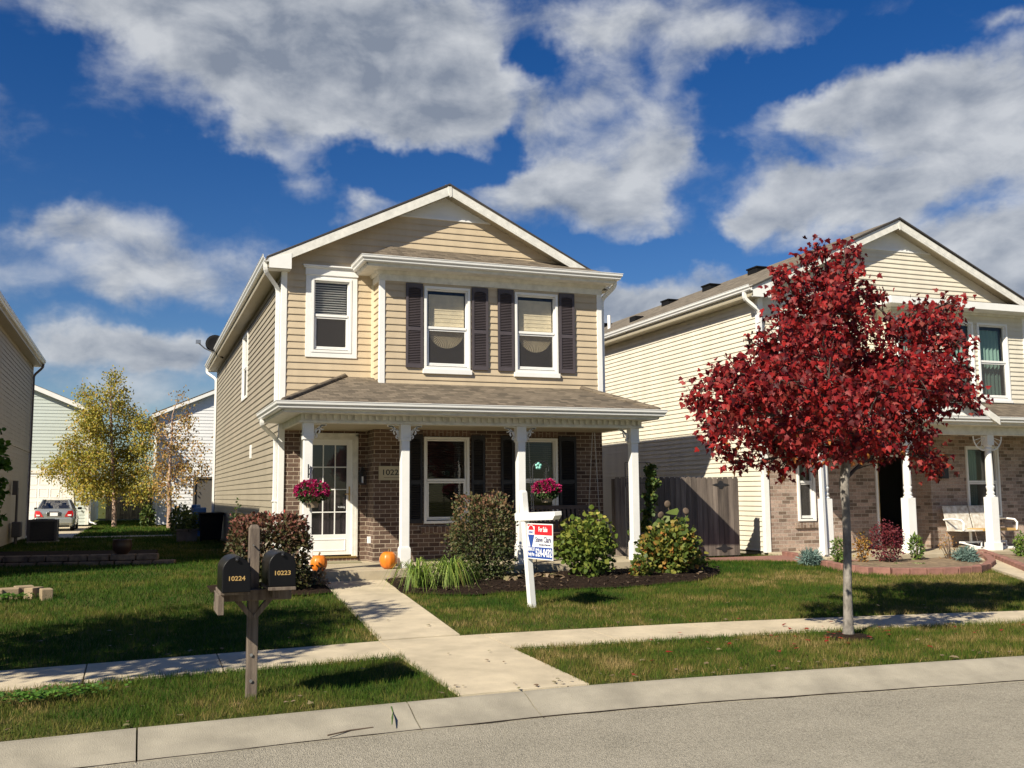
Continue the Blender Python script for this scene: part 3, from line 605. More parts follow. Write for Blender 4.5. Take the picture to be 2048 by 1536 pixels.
sw = (34-25.35, 34-24.25, 2.35+hz, 3.9+hz)
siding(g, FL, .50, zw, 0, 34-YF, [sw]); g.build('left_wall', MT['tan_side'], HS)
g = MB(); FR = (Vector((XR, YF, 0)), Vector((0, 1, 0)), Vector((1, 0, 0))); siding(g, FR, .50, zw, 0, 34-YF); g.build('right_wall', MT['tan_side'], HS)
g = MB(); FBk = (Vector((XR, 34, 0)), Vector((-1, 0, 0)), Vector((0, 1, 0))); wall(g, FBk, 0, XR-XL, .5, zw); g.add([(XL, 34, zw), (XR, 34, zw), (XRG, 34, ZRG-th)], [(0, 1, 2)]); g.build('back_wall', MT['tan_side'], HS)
g = MB(); g.box(XL+.02, XR-.02, YF+.05, 33.95, .35, .52); g.build('foundation', MT['curb'], HS)
g = MB(); g.box(XL+.05, XR-.05, YF+.03, 33.9, 2.93, 3.05); g.box(4.2, 8.5, YBAY+.05, YF+.03, 2.93, 3.05); g.build('upper_floor', MT['room'], HS)
g = MB(); g.box(XL+.05, XR-.05, 21.9, 22.0, .53, 5.8); g.build('inner_partition', MT['room'], HS)
# brick of the ground floor
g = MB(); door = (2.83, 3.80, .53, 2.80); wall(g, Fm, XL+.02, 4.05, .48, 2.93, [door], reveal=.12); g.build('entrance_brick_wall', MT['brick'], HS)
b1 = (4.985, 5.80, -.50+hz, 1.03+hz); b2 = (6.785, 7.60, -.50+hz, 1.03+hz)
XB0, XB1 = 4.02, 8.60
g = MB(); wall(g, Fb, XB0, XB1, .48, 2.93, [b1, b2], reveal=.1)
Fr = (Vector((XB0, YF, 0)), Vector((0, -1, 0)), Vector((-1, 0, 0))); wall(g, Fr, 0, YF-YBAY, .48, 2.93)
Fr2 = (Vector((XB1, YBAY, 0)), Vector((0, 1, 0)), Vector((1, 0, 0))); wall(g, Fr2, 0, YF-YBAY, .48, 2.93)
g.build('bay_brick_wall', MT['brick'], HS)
g = MB()
for b in (b1, b2):
    g.lbox(Fb, b[0]-.09, b[1]+.09, .002, .055, b[2]-.20, b[2]-.085); g.lbox(Fb, b[0]-.05, b[1]+.05, .002, .02, b[3]+.05, b[3]+.25)
g.build('brick_sill', MT['brick_row'], HS)
# bay upper storey
zbf = 3.95+hz
bw1 = (4.985, 5.825, 2.36+hz, 3.865+hz); bw2 = (6.80, 7.64, 2.36+hz, 3.865+hz)
g = MB(); siding(g, Fb, 3.60, zbf, 4.13, XB1, [bw1, bw2]); g.build('bay_wall', MT['tan'], HS)
g = MB(); siding(g, (Vector((4.13, YF, 0)), Vector((0, -1, 0)), Vector((-1, 0, 0))), 3.60, zbf+.02, 0, YF-YBAY); g.build('bay_return_wall', MT['tan'], HS); g = MB(); siding(g, (Vector((XB1, YBAY, 0)), Vector((0, 1, 0)), Vector((1, 0, 0))), 3.60, zbf+.02, 0, YF-YBAY); g.build('bay_return_wall', MT['tan'], HS)
g = MB(); g.box(4.09, XB1+.04, YBAY-.035, YF-.02, zbf, 4.26+hz); g.build('bay_frieze_board', MT['white_dirty'], HS, bevel=.004)
# corner trims
g = MB()
for x in (XL,):
    g.box(x-.03, x+.075, YF-.03, YF+.075, .5, zw+.02)
g.box(XR-.075, XR+.03, YF-.03, YF+.075, .5, zw)
g.box(4.10, 4.205, YBAY-.03, YBAY+.06, 3.6, zbf+.003); g.box(XB1-.075, XB1+.03, YBAY-.03, YBAY+.07, 3.3, zbf+.003)
g.box(XL-.025, XL+.04, 33.93, 34.03, .5, zw)
g.build('corner_trim', MT['white'], HS, bevel=.004)
g = MB(); g.box(4.075, 4.128, YF-.05, YF-.002, 3.6, zbf+.01); g.build('inner_corner_trim', MT['cream_trim'], HS)
# main roof
g = MB()
roof_slab(g, (EX0-.03, FRT, ZE-.012), (XRG, FRT, ZRG), (XRG, 34.3, ZRG), (EX0-.03, 34.3, ZE-.012), .035)
roof_slab(g, (XRG, FRT, ZRG), (EX1+.03, FRT, ZE-.012), (EX1+.03, 34.3, ZE-.012), (XRG, 34.3, ZRG), .035)
g.box(XRG-.07, XRG+.07, FRT+.05, 34.3, ZRG-.04, ZRG+.006)
rf = g.build('roof', MT['roof_side'], HS)
def rake(par, xe0, xe1, ze, xr, zr, y, h=.175, d=.03, mt=None):
    g = MB(); F = frame(0, y, 0); s_ = (zr-ze)/(xr-xe0)
    g.prism([(xe0, ze-.04), (xr, zr-.04), (xr, zr-.04-h), (xe0, ze-.04-h)], F, 0, d)
    g.prism([(xr, zr-.04), (xe1, ze-.04), (xe1, ze-.04-h), (xr, zr-.04-h)], F, -.002, d-.002)
    g.prism([(xr-.04, zr-.045), (xr+.04, zr-.045), (xr+.045, zr-.06-h), (xr, zr-.085-h)], F, d-.001, d+.008)
    return g.build('rake_board', mt or MT['white_dirty'], par)
rake(HS, EX0, EX1, ZE, XRG, ZRG, FRT+.03)
g = MB(); F_ = frame(0, FRT+.02, 0)         # dark shingle edge above the rake
g.prism([(EX0-.05, ZE-.03), (XRG, ZRG+.02), (XRG, ZRG-.015), (EX0-.05, ZE-.055)], F_, 0, .03); g.prism([(XRG, ZRG+.02), (EX1+.05, ZE-.03), (EX1+.05, ZE-.055), (XRG, ZRG-.015)], F_, 0, .032)
g.build('shingle_edge', MT['roof_edge'], rf)
def soffit(par, xe0, xe1, ze, xr, zr, xl, xr_, y0, y1, yb, mt):
    """level soffits along the eaves, sloped soffit under the rakes, boxed return at the foot of the rake"""
    g = MB(); zs = ze-.2
    g.box(xe0, xl, y0+.02, yb, zs-.02, zs); g.box(xr_, xe1, y0+.02, yb, zs-.02, zs)
    g.box(xe0-.004, xe0+.02, y0+.02, yb, zs, ze-.02); g.box(xe1-.02, xe1+.004, y0+.02, yb, zs, ze-.02)
    F = frame(0, 0, 0)
    g.quad((xe0, y0, ze-.17), (xr, y0, zr-.19), (xr, y1, zr-.19), (xe0, y1, ze-.17)); g.quad((xr, y0, zr-.19), (xe1, y0, ze-.17), (xe1, y1, ze-.17), (xr, y1, zr-.19))
    return g.build('soffit', mt, par)
soffit(HS, EX0, EX1, ZE, XRG, ZRG, XL, XR, FRT, YF, 34.3, MT['soffit'])
g = MB(); g.prism([(EX0, ZE-.05), (EX0+.40, ZE-.05+.40*sl*.6), (EX0+.40, ZE-.225), (EX0, ZE-.225)], frame(0, FRT+.03, 0), -.02, .036); g.box(EX0, EX0+.4, FRT+.02, YF, ZE-.225, ZE-.205)
g.build('eave_return', MT['white'], HS)
gutter(HS, [(EX0, 34.3, ZE-.115), (EX0, FRT+.0, ZE-.115)][::1] if False else [(EX0-.004, 34.3, ZE-.115), (EX0-.004, FRT, ZE-.115)])
gutter(HS, [(EX1+.004, FRT, ZE-.115), (EX1+.004, 34.3, ZE-.115)])
# bay roof
BY = 17.42; bx0, bx1 = 3.78, 8.78; zb = 4.30+hz
g = MB(); g.add([(bx0, BY, zb), (bx1, BY, zb), (8.30, YF, 4.66+hz), (4.46, YF, 4.76+hz), (bx0, YF, zb+.02), (bx1, YF, zb+.02)], [(0, 1, 2, 3), (0, 3, 4), (1, 5, 2)])
g.build('bay_roof', MT['roof'], HS)
g = MB(); g.box(bx0+.02, bx1-.02, BY+.012, YF-.01, zb-.17, zb-.15); g.box(bx0+.01, bx1-.01, BY, BY+.012, zb-.15, zb-.01)
g.box(bx0+.005, bx0+.02, BY, YF, zb-.155, zb-.008); g.box(bx1-.02, bx1-.005, BY, YF, zb-.155, zb-.008); g.build('bay_soffit', MT['white_dirty'], HS)
g = MB(); g.sweep([(4.09, YF, zb-.23), (4.09, YBAY-.035, zb-.23), (XB1+.04, YBAY-.035, zb-.23), (XB1+.04, YF, zb-.23)][::-1][::-1], [(0, 0), (.02, .0), (.05, .04), (.06, .06), (0, .06)]); g.build('bay_crown_moulding', MT['white_dirty'], HS)
gutter(HS, [(bx0, YF-.05, zb-.115), (bx0, BY, zb-.115), (bx1, BY, zb-.115), (bx1, YF+.2, zb-.115)])
# windows of the upper floor
def crown_head(par, F, u0, u1, z):
    g = MB(); g.lbox(F, u0, u1, .01, .05, z, z+.13); g.lbox(F, u0-.03, u1+.03, .01, .075, z+.13, z+.155); g.lbox(F, u0-.05, u1+.05, .01, .095, z+.155, z+.185)
    return g.build('crown_head', MT['white'], par, bevel=.005)
w = window(HS, Fm, *wu, blind=(3.34+hz, 3.92+hz, .045, MT['blind']), mid=.5)
g = MB(); ring(g, Fm, wu[0]-.135, wu[1]+.135, wu[2]-.12, wu[3]+.10, .10, .003, .03, .09); g.build('casing', MT['white'], w, bevel=.004)
crown_head(w, Fm, wu[0]-.15, wu[1]+.15, wu[3]+.08)
for b in (bw1, bw2):
    w = window(HS, Fb, *b, fan=True, apron=.09, mid=.5)
for a, b in ((4.60, 4.925), (5.89, 6.215), (6.415, 6.74), (7.70, 8.025)): shutter(HS, Fb, a, b, 2.34+hz, 3.93+hz, MT['shutter'])
for b in (b1, b2):
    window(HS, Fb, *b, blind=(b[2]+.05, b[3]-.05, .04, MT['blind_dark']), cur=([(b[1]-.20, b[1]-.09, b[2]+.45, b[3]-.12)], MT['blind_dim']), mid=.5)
for a, b in ((4.66, 4.925), (5.87, 6.14), (6.46, 6.725), (7.66, 8.02)): shutter(HS, Fb, a, b, -.52+hz, 1.10+hz, MT['shutter_black'])
window(HS, FL, *sw, mid=.5)
# downspouts
dspout(HS, [(EX0-.05, 18.20, ZE-.11), (EX0-.05, 18.20, ZE-.26), (XL-.07, 18.47, ZE-.52), (XL-.07, 18.47, 3.2)])
dspout(HS, [(EX0-.05, 34.2, ZE-.11), (EX0-.05, 34.2, ZE-.26), (XL-.06, 33.9, ZE-.5), (XL-.06, 33.9, .45)])
dspout(HS, [(8.82, 17.55, zb-.1), (8.82, 17.55, zb-.2), (XB1+.075, 17.86, zb-.42), (XB1+.075, 17.86, 3.62)])
# side wall details: dryer vent cap and satellite dish
g = MB(); g.box(XL-.06, XL-.012, 22.9, 23.0, 2.55, 2.85); g.build('wall_vent', MT['white'], HS, bevel=.01)
# --- porch
PZ = .52; SY = 15.95
g = MB(); g.box(2.40, 8.78, SY, YF+.0, .30, PZ-.0); g.build('porch_floor', MT['porch'], HS, bevel=.012)
ZC = 2.93
g = MB(); g.box(2.52, 8.58, 16.2, YF-.01, ZC-.02, ZC+.02); g.build('porch_ceiling', MT['soffit'], HS)
g = MB(); by0, by1 = 16.10, 16.30; bz0, bz1 = 1.165+hz, 1.36+hz
g.box(2.45, 8.58, by0, by1, bz0, bz1+.10); g.box(2.45, 2.62, by1, YF-.03, bz0+.03, bz1+.10); g.box(8.41, 8.58, by1, YF, bz0+.03, bz1+.10)
g.box(2.42, 8.61, by0-.02, by0, bz0, bz0+.035); g.box(2.42, 8.61, by0-.03, by0, bz1+.0, bz1+.03)
x = 2.50
while x < 8.56:
    g.box(x, x+.056, by0-.045, by0-.001, bz0+.05, bz1-.012); x += .115
y = 16.2
g.build('porch_beam', MT['white_dirty'], HS)
PE0, PE1, PY, PZE = 2.10, 8.74, 15.72, 1.46+hz
g = MB()
A = Vector((PE0, PY, PZE)); B = Vector((PE1, PY, PZE)); Cc = Vector((3.59, YF, 2.20+hz)); Dd = Vector((8.02, YF, 2.20+hz))
g.add([A, B, Dd, Cc, (PE0, YF+.02, PZE), (PE1, YF+.02, PZE)], [(0, 1, 2, 3), (0, 3, 4), (1, 5, 2)])
pr = g.build('porch_roof', MT['roof'], HS)
g = MB(); g.tube([A+Vector((0, 0, .012)), Cc+Vector((0, 0, .012))], .05, 4); g.tube([B+Vector((0, 0, .012)), Dd+Vector((0, 0, .012))], .05, 4); g.build('hip_cap', MT['roof'], pr)
g = MB(); g.box(PE0+.02, PE1-.02, PY+.012, 16.12, PZE-.16, PZE-.14); g.box(PE0+.01, PE1-.01, PY, PY+.012, PZE-.14, PZE-.01)
g.box(PE0+.02, 2.46, 16.12, YF, PZE-.16, PZE-.14); g.box(8.57, PE1-.02, 16.12, YF, PZE-.16, PZE-.14)
g.box(PE0+.005, PE0+.02, PY, YF, PZE-.15, PZE-.01); g.box(PE1-.02, PE1-.005, PY, YF, PZE-.15, PZE-.01); g.build('porch_soffit', MT['white_dirty'], HS)
gutter(HS, [(PE0, YF+.0, PZE-.115), (PE0, PY, PZE-.115), (PE1, PY, PZE-.115), (PE1, YF, PZE-.115)])
dspout(HS, [(PE0-.05, 18.0, PZE-.11), (PE0-.05, 18.0, PZE-.22), (XL-.06, 18.48, PZE-.42), (XL-.06, 18.48, .55), (XL-.2, 18.42, .47)])
def scroll(mb, F, u, z, s, d):
    """cut-out bracket: an arm, a curl and two leaves; s = +-1 side, d = size"""
    def arc(c, r0, a0, a1, w, n=14, w1=None):
        ps = []; w1 = w if w1 is None else w1
        o = []; i_ = []
        for i in range(n+1):
            t = i/n; a = math.radians(a0+(a1-a0)*t); ww = w+(w1-w)*t
            o.append((u+s*(c[0]+(r0+ww)*math.cos(a))*d, z+(c[1]+(r0+ww)*math.sin(a))*d)); i_.append((u+s*(c[0]+(r0-ww)*math.cos(a))*d, z+(c[1]+(r0-ww)*math.sin(a))*d))
        for k in range(n): mb.prism([o[k], o[k+1], i_[k+1], i_[k]] if s > 0 else [i_[k], i_[k+1], o[k+1], o[k]], F, -.012, .012)
    arc((1.05, -1.05), .95, 180, 92, .07); arc((.30, -.62), .20, -60, 220, .06, w1=.03); arc((.72, -.30), .18, 40, 300, .06, w1=.03); arc((.16, -1.02), .13, 120, -100, .06, w1=.03); arc((.95, -.02), .12, 260, 30, .05, w1=.03)
    mb.prism([(u, z), (u+s*1.05*d, z), (u+s*1.05*d, z-.09*d), (u, z-.09*d)] if s > 0 else [(u, z), (u, z-.09*d), (u+s*1.05*d, z-.09*d), (u+s*1.05*d, z)], F, -.013, .013)
def column(par, x, y, z0, z1, w=.07):
    g = MB(); wb = w+.02
    g.box(x-w, x+w, y-w, y+w, z0, z1)
    g.box(x-wb, x+wb, y-wb, y+wb, z0, z0+.32); g.box(x-w-.012, x+w+.012, y-w-.012, y+w+.012, z0+.32, z0+.345)
    g.box(x-w-.015, x+w+.015, y-w-.015, y+w+.015, z1-.21, z1); g.box(x-wb, x+wb, y-wb, y+wb, z1-.225, z1-.195); g.box(x-w-.018, x+w+.018, y-w-.018, y+w+.018, z1-.27, z1-.225)
    return g.build('column', MT['white'], par, bevel=.006)
CX = [2.575, 4.18, 6.25, 8.45]
for i, x in enumerate(CX):
    c = column(HS, x, 16.2, PZ, bz0)
    F = frame(0, 16.2, 0)
    if i > 0: b = MB(); scroll(b, F, x-.09, bz0-.003, -1, .2); b.build('bracket', MT['white'], c)
    if i < 3: b = MB(); scroll(b, F, x+.09, bz0-.003, 1, .2); b.build('bracket', MT['white'], c)
# --- entrance
dr = MB(); ring(dr, Fm, 2.83, 3.80, .60, 2.80, .06, -.1, .03, .0)
dr.lbox(Fm, 2.785, 2.835, .0, .035, .6, 2.84); dr.lbox(Fm, 3.795, 3.845, .0, .035, .6, 2.84); dr.lbox(Fm, 2.785, 3.845, .0, .035, 2.80, 2.86)
D = dr.build('door_frame', MT['white_dirty'], HS, bevel=.004)
F2 = (Fm[0]+Fm[2]*-.02, Fm[1], Fm[2])
s = MB(); ring(s, F2, 2.89, 3.74, .64, 2.74, .10, -.02, .02, .37)
s.lbox(F2, 3.0, 3.63, .02, .028, .71, .73); s.lbox(F2, 3.0, 3.63, .02, .028, .91, .93); s.lbox(F2, 3.0, 3.02, .02, .028, .73, .91); s.lbox(F2, 3.61, 3.63, .02, .028, .73, .91)
sd_ = s.build('storm_door', MT['white'], HS, bevel=.003)
gx0, gx1, gz0, gz1 = 2.985, 3.645, 1.005, 2.645
s = MB()
for i in (1, 2): s.lbox(F2, gx0+(gx1-gx0)*i/3-.009, gx0+(gx1-gx0)*i/3+.009, -.012, .012, gz0, gz1)
for i in (1, 2, 3): s.lbox(F2, gx0, gx1, -.011, .011, gz0+(gz1-gz0)*i/4-.009, gz0+(gz1-gz0)*i/4+.009)
s.build('muntin', MT['white'], sd_)
s = MB(); s.quad(*[F2[0]+F2[1]*u+Vector((0, 0, z)) for u, z in ((gx0-.01, gz0-.01), (gx1+.01, gz0-.01), (gx1+.01, gz1+.01), (gx0-.01, gz1+.01))]); s.build('glass', MT['glass'], sd_)
s = MB(); s.lbox(F2, 3.675, 3.70, .02, .03, 1.62, 1.88); s.tube([F2[0]+F2[1]*3.688+F2[2]*t+Vector((0, 0, z)) for t, z in ((.03, 1.74), (.07, 1.74))], .012, 8); s.tube([F2[0]+F2[1]*u+F2[2]*.07+Vector((0, 0, z)) for u, z in ((3.69, 1.74), (3.63, 1.745), (3.60, 1.735))], .009, 8); s.build('handle', MT['brass'], sd_)
text('door_notice', 'No Soliciting', F2, 3.55, 1.49, .004, .05, MT['signw'], sd_, width=.13)
s = MB(); s.lbox(F2, 3.475, 3.625, -.008, -.002, 1.475, 1.535); s.build('notice_backing', MT['ink'], sd_)
s = MB(); s.box(2.835, 3.795, 18.48, 18.54, .60, 2.78)
for i in range(2):
    for a, b in ((.75, 1.35), (1.45, 2.05), (2.15, 2.62)): s.box(2.95+.4*i, 3.28+.4*i, 18.465, 18.485, a, b)
s.build('entrance_door', mat('dark_inner_door', (.035, .025, .03), .4), HS)
s = MB(); s.box(2.81, 3.82, YF-.07, YF+.1, .585, .615); s.build('door_sill', MT['brass'], HS)
s = MB(); s.box(2.78, 3.85, YF-.045, YF-.002, .51, .585); s.build('door_step_bricks', MT['brick_row'], HS)
# lantern
lt = MB(); lx, ly, lz = 3.905, 18.20, 2.06
lt.box(lx-.045, lx+.045, 18.31, 18.348, lz-.1, lz+.12); lt.tube([(lx, 18.33, lz+.1), (lx, 18.25, lz+.17), (lx, ly, lz+.14)], .01, 6)
lt.lathe([(.02, .15), (.075, .10), (.08, .09)], (lx, ly, lz), 4, False, math.pi/4)
for a in (-1, 1):
    for b in (-1, 1): lt.box(lx+a*.05-.006, lx+a*.05+.006, ly+b*.05-.006, ly+b*.05+.006, lz-.13, lz+.1)
lt.box(lx-.058, lx+.058, ly-.058, ly+.058, lz-.15, lz-.13)
lo = lt.build('porch_lantern', MT['iron'], HS)
s = MB(); s.lathe([(.018, -.12), (.018, .0)], (lx, ly, lz), 8); s.build('lamp_bulb', MT['signw'], lo)
# address stone
s = MB(); ax = 4.11+.0; s.lbox(Fb, 4.11, 4.60, .002, .03, 1.985, 2.24); ring(s, Fb, 4.125, 4.585, 2.0, 2.225, .008, .03, .034); ad = s.build('address_plaque', MT['plate'], HS)
text('address_number', '10223', Fb, 4.355, 2.08, .031, .14, MT['ink'], ad, width=.36, bold=.002)
s = MB(); s.lbox(Fb, 4.20, 4.50, .031, .033, 2.028, 2.034); s.build('plaque_rule', MT['ink'], ad)
# outlet cover on the return
s = MB(); s.box(XB0-.05, XB0, 18.0, 18.08, .85, .97); s.build('outlet_cover', MT['signw'], HS)
s = MB(); s.obox((3.40, 17.95, PZ+.012), .38, .24, .011); tag(s.build('door_mat', MT['mat_'], org=(3.4, 17.95, PZ)), 'worn brown coir mat at the foot of the white storm door', 'doormat') if False else None
dm = MB(); dm.box(-.38, .38, -.22, .22, 0, .022); o = dm.build('door_mat', MT['mat_']); o.location = (3.42, 17.95, PZ+.001); tag(o, 'flat worn brown mat on the porch floor before the storm door', 'doormat')
# satellite dish on the left eave
sdp = at(430, 688, 30.3); R = rotz(math.radians(-40))@Matrix.Rotation(math.radians(62), 3, 'X')
DS = empty('satellite_dish', sdp, 0, 'black satellite dish with a silver arm on the left eave of the tan house', 'satellite dish')
g = MB(); c = Vector(sdp); prof = [(.0, .0), (.10, .010), (.18, .028), (.26, .058), (.264, .07), (.18, .042), (.10, .023), (.0, .015)]
g.lathe(prof, c, 20, True, 0, Matrix.Rotation(math.radians(-105), 3, 'Z')@Matrix.Rotation(math.radians(80), 3, 'Y'), caps=False); g.build('dish', MT['blackbin'], DS)
g = MB(); g.tube([c+Vector((.05, 0, -.05)), c+Vector((.05, .05, -.30)), c+Vector((.25, .05, -.40))], .022, 8); g.build('mast', MT['iron'], DS)
g = MB(); g.tube([c+Vector((-.02, -.1, -.28)), c+Vector((-.30, -.15, -.16)), c+Vector((-.47, -.18, -.02))], .018, 8); g.obox(c+Vector((-.48, -.18, .02)), .07, .05, .05); g.build('feed_arm', MT['steel'], DS)
# ------------------------------------------------------------------ neighbouring house on the right
NB = empty('house', (16.1, 17.9, .4), 0, 'cream sided house with pinkish brick porch behind the red maple', 'house')
nX0, nX1, nY, nYB = 12.42, 19.80, 17.9, 36.0
nR, nZR = 16.08, 6.17+hz; nE0, nE1 = 12.10, 20.12; nsl = .455; nZE = nZR-nsl*(nR-nE0); nF = 17.6
Fn = frame(0, nY, 0); zwn = nZR-nsl*(nR-nX0)-.18
g = MB(); th = .16
nl = lambda z: max(nX0, nR-(nZR-th-z)/nsl); nr = lambda z: min(nX1, nR+(nZR-th-z)/nsl)
siding(g, Fn, 3.0, 5.5+hz, nl, nr, [(12.9, 13.8, 2.45+hz, 3.85+hz), (15.60, 19.45, 3.78, 5.9)], ex=.106, lap=.022); g.build('front_wall', MT['cream'], NB)
g = MB(); siding(g, Fn, 5.5+hz, nZR-th, nl, nr, ex=.085, lap=.012); g.lbox(Fn, nl(5.5+hz)-.02, nr(5.5+hz)+.02, 0, .03, 5.47+hz, 5.505+hz); g.build('gable_vent_panel', MT['white'], NB)
g = MB(); FnL = (Vector((nX0, nYB, 0)), Vector((0, -1, 0)), Vector((-1, 0, 0))); siding(g, FnL, .48, zwn, 0, nYB-nY, ex=.106, lap=.022); g.build('left_wall', MT['cream'], NB)
g = MB(); wall(g, (Vector((nX1, nY, 0)), Vector((0, 1, 0)), Vector((1, 0, 0))), 0, nYB-nY, .48, zwn); wall(g, (Vector((nX1, nYB, 0)), Vector((-1, 0, 0)), Vector((0, 1, 0))), 0, nX1-nX0, .48, zwn)
g.add([(nX0, nYB, zwn), (nX1, nYB, zwn), (nR, nYB, nZR-.1)], [(0, 1, 2)]); g.build('back_wall', MT['cream'], NB)
g = MB(); g.box(nX0+.02, nX1-.02, nY+.1, nYB-.05, .3, .46); g.build('foundation', MT['curb'], NB)
g = MB(); g.box(nX0+.05, nX1-.05, nY+.03, nYB-.1, 2.95, 3.05); g.build('upper_floor', MT['room'], NB)
g = MB(); g.box(nX0+.05, nX1-.05, 21.9, 22, .48, 5.7); g.build('inner_partition', MT['room'], NB)
# brick ground floor: entrance wall and stepped-forward bay
nYb = 17.45; nBX = 16.45
nd = (15.32, 16.22, .46, 2.52); nw = (13.27, 13.66, -.60+hz, .95+hz)
g = MB(); wall(g, Fn, nX0+.06, nBX, .44, 2.96, [nd, nw], reveal=.12); g.build('entrance_brick_wall', MT['nbrick'], NB)
FnB = frame(0, nYb, 0); nw2 = (17.50, 18.40, -.58+hz, .96+hz)
g = MB(); wall(g, FnB, nBX, nX1, .44, 2.96, [nw2], reveal=.1); wall(g, (Vector((nBX, nY, 0)), Vector((0, -1, 0)), Vector((-1, 0, 0))), 0, nY-nYb, .44, 2.96); g.build('bay_brick_wall', MT['nbrick'], NB)
g = MB(); g.lbox(Fn, nw[0]-.12, nw[1]+.12, .002, .05, nw[2]-.17, nw[2]-.06); g.lbox(FnB, nw2[0]-.1, nw2[1]+.1, .002, .05, nw2[2]-.17, nw2[2]-.06); g.build('brick_sill', MT['nbrick_row'], NB)
window(NB, Fn, *nw, mid=.52); window(NB, FnB, *nw2, mid=.5, cur=([(17.55, 17.95, nw2[2]+.05, nw2[3]-.05)], MT['green_curtain']))
g = MB(); ring(g, Fn, nd[0], nd[1], nd[2], nd[3], .05, -.1, .03, .0); df = g.build('door_frame', MT['white'], NB)
g = MB(); g.box(nd[0]+.05, nd[0]+.10, nY+.1, nY+.92, .50, 2.46); g.box(nd[0]-.1+.13, nd[0]+.17, nY+.08, nY+.13, .5, 2.46); g.build('open_door', MT['doorw'], NB)
g = MB(); g.box(nd[0]-.02, nd[1]+.02, nY-.06, nY+.12, .465, .50); g.build('door_sill', MT['benchraw'], NB)
g = MB(); g.box(16.66, 16.86, nYb-.12, nYb-.01, 1.98, 2.22); g.build('wall_lantern', MT['iron'], NB)
# upper bay with twin window
uw = [(17.05, 17.83, 2.12+hz, 3.80+hz), (18.02, 18.86, 2.08+hz, 3.80+hz), (15.70, 16.50, 2.12+hz, 3.80+hz)]
FnU = frame(0, 17.42, 0)
g = MB(); siding(g, FnU, 3.3, 4.02+hz, 15.56, 19.45, uw, ex=.106, lap=.022)
siding(g, (Vector((15.56, nY, 0)), Vector((0, -1, 0)), Vector((-1, 0, 0))), 3.3, 4.02+hz, 0, .48, ex=.106, lap=.022); siding(g, (Vector((19.45, 17.42, 0)), Vector((0, 1, 0)), Vector((1, 0, 0))), 3.3, 4.02+hz, 0, .48, ex=.106, lap=.022); g.build('bay_wall', MT['cream'], NB)
g = MB(); g.box(15.52, 19.49, 17.38, nY, 4.00+hz, 4.2+hz); g.build('bay_frieze_board', MT['white_dirty'], NB)
for i, u in enumerate(uw):
    window(NB, FnU, *u, mid=.5, cur=([(u[0]+.08, u[1]-.06, u[2]+.08, u[3]-.1)], MT['green_curtain'] if i != 2 else MT['green_curtain']), apron=.06)
for i in (13.35,):
    window(NB, Fn, 12.9, 13.8, 2.45+hz, 3.85+hz, mid=.5)
g = MB(); g.add([(15.2, 17.0, 4.22+hz), (20.15, 17.0, 4.22+hz), (20.15, nY, 4.42+hz), (15.2, nY, 4.42+hz)], [(0, 1, 2, 3)]); g.build('bay_roof', MT['roof'], NB)
g = MB(); g.box(15.2, 20.15, 16.985, 17.0, 4.06+hz, 4.215+hz); g.box(15.2, 15.215, 17.0, nY, 4.06+hz, 4.22+hz); g.box(15.2, 20.15, 17.0, nY-.01, 4.055+hz, 4.07+hz); g.build('bay_fascia', MT['white'], NB)
g = MB(); g.box(nX0-.03, nX0+.10, nY-.03, nY+.08, .45, zwn+.02); g.box(nX1-.1, nX1+.03, nYb-.03, nYb+.06, .45, 2.95); g.box(19.38, 19.48, 17.39, 17.47, 3.3, 4.02+hz); g.build('corner_trim', MT['white'], NB, bevel=.004)
# roofs
g = MB()
roof_slab(g, (nE0-.03, nF, nZE-.012), (nR, nF, nZR), (nR, nYB+.3, nZR), (nE0-.03, nYB+.3, nZE-.012), .035)
roof_slab(g, (nR, nF, nZR), (nE1+.03, nF, nZE-.012), (nE1+.03, nYB+.3, nZE-.012), (nR, nYB+.3, nZR), .035)
nrf = g.build('roof', MT['roof_side'], NB)
g = MB(); F_ = frame(0, nF-.01, 0); g.prism([(nE0-.05, nZE-.03), (nR, nZR+.02), (nR, nZR-.015), (nE0-.05, nZE-.055)], F_, 0, .03); g.prism([(nR, nZR+.02), (nE1+.05, nZE-.03), (nE1+.05, nZE-.055), (nR, nZR-.015)], F_, 0, .032); g.build('shingle_edge', MT['roof_edge'], nrf)
for u, v, z_ in ((1222, 645, .07), (1290, 632, .07), (1350, 598, .07), (1430, 570, .07), (1520, 535, .07)):
    # low box vents near the ridge
    k = {1222: 31.4, 1290: 0, 1350: 26.8, 1430: 24.4, 1520: 22.1}[u]
    if not k: continue
    x = 15.35; z = nZR-nsl*(nR-x); g = MB(); g.box(x-.17, x+.17, k-.22, k+.22, z-.12, z+.08); g.box(x-.2, x+.2, k-.25, k+.25, z+.06, z+.11); g.build('roof_vent', MT['blackbin'], nrf, bevel=.03)
x = 13.6; z = nZR-nsl*(nR-x); g = MB(); g.box(x-.16, x+.16, 25.5, 25.85, z-.1, z+.1); g.build('roof_vent', MT['blackbin'], nrf, bevel=.03)
x = 14.1; z = nZR-nsl*(nR-x); g = MB(); g.tube([(x, 28.5, z-.1), (x, 28.5, z+.42)], .055, 10); g.build('plumbing_stack', MT['white'], nrf)
rake(NB, nE0, nE1, nZE, nR, nZR, nF+.03, h=.19)
soffit(NB, nE0, nE1, nZE, nR, nZR, nX0, nX1, nF, nY, nYB+.3, MT['soffit'])
g = MB(); g.prism([(nE0, nZE-.05), (nE0+.45, nZE+.08), (nE0+.45, nZE-.24), (nE0, nZE-.24)], frame(0, nF+.03, 0), -.02, .036); g.build('eave_return', MT['white'], NB)
gutter(NB, [(nE0-.004, nYB+.3, nZE-.115), (nE0-.004, nF, nZE-.115)])
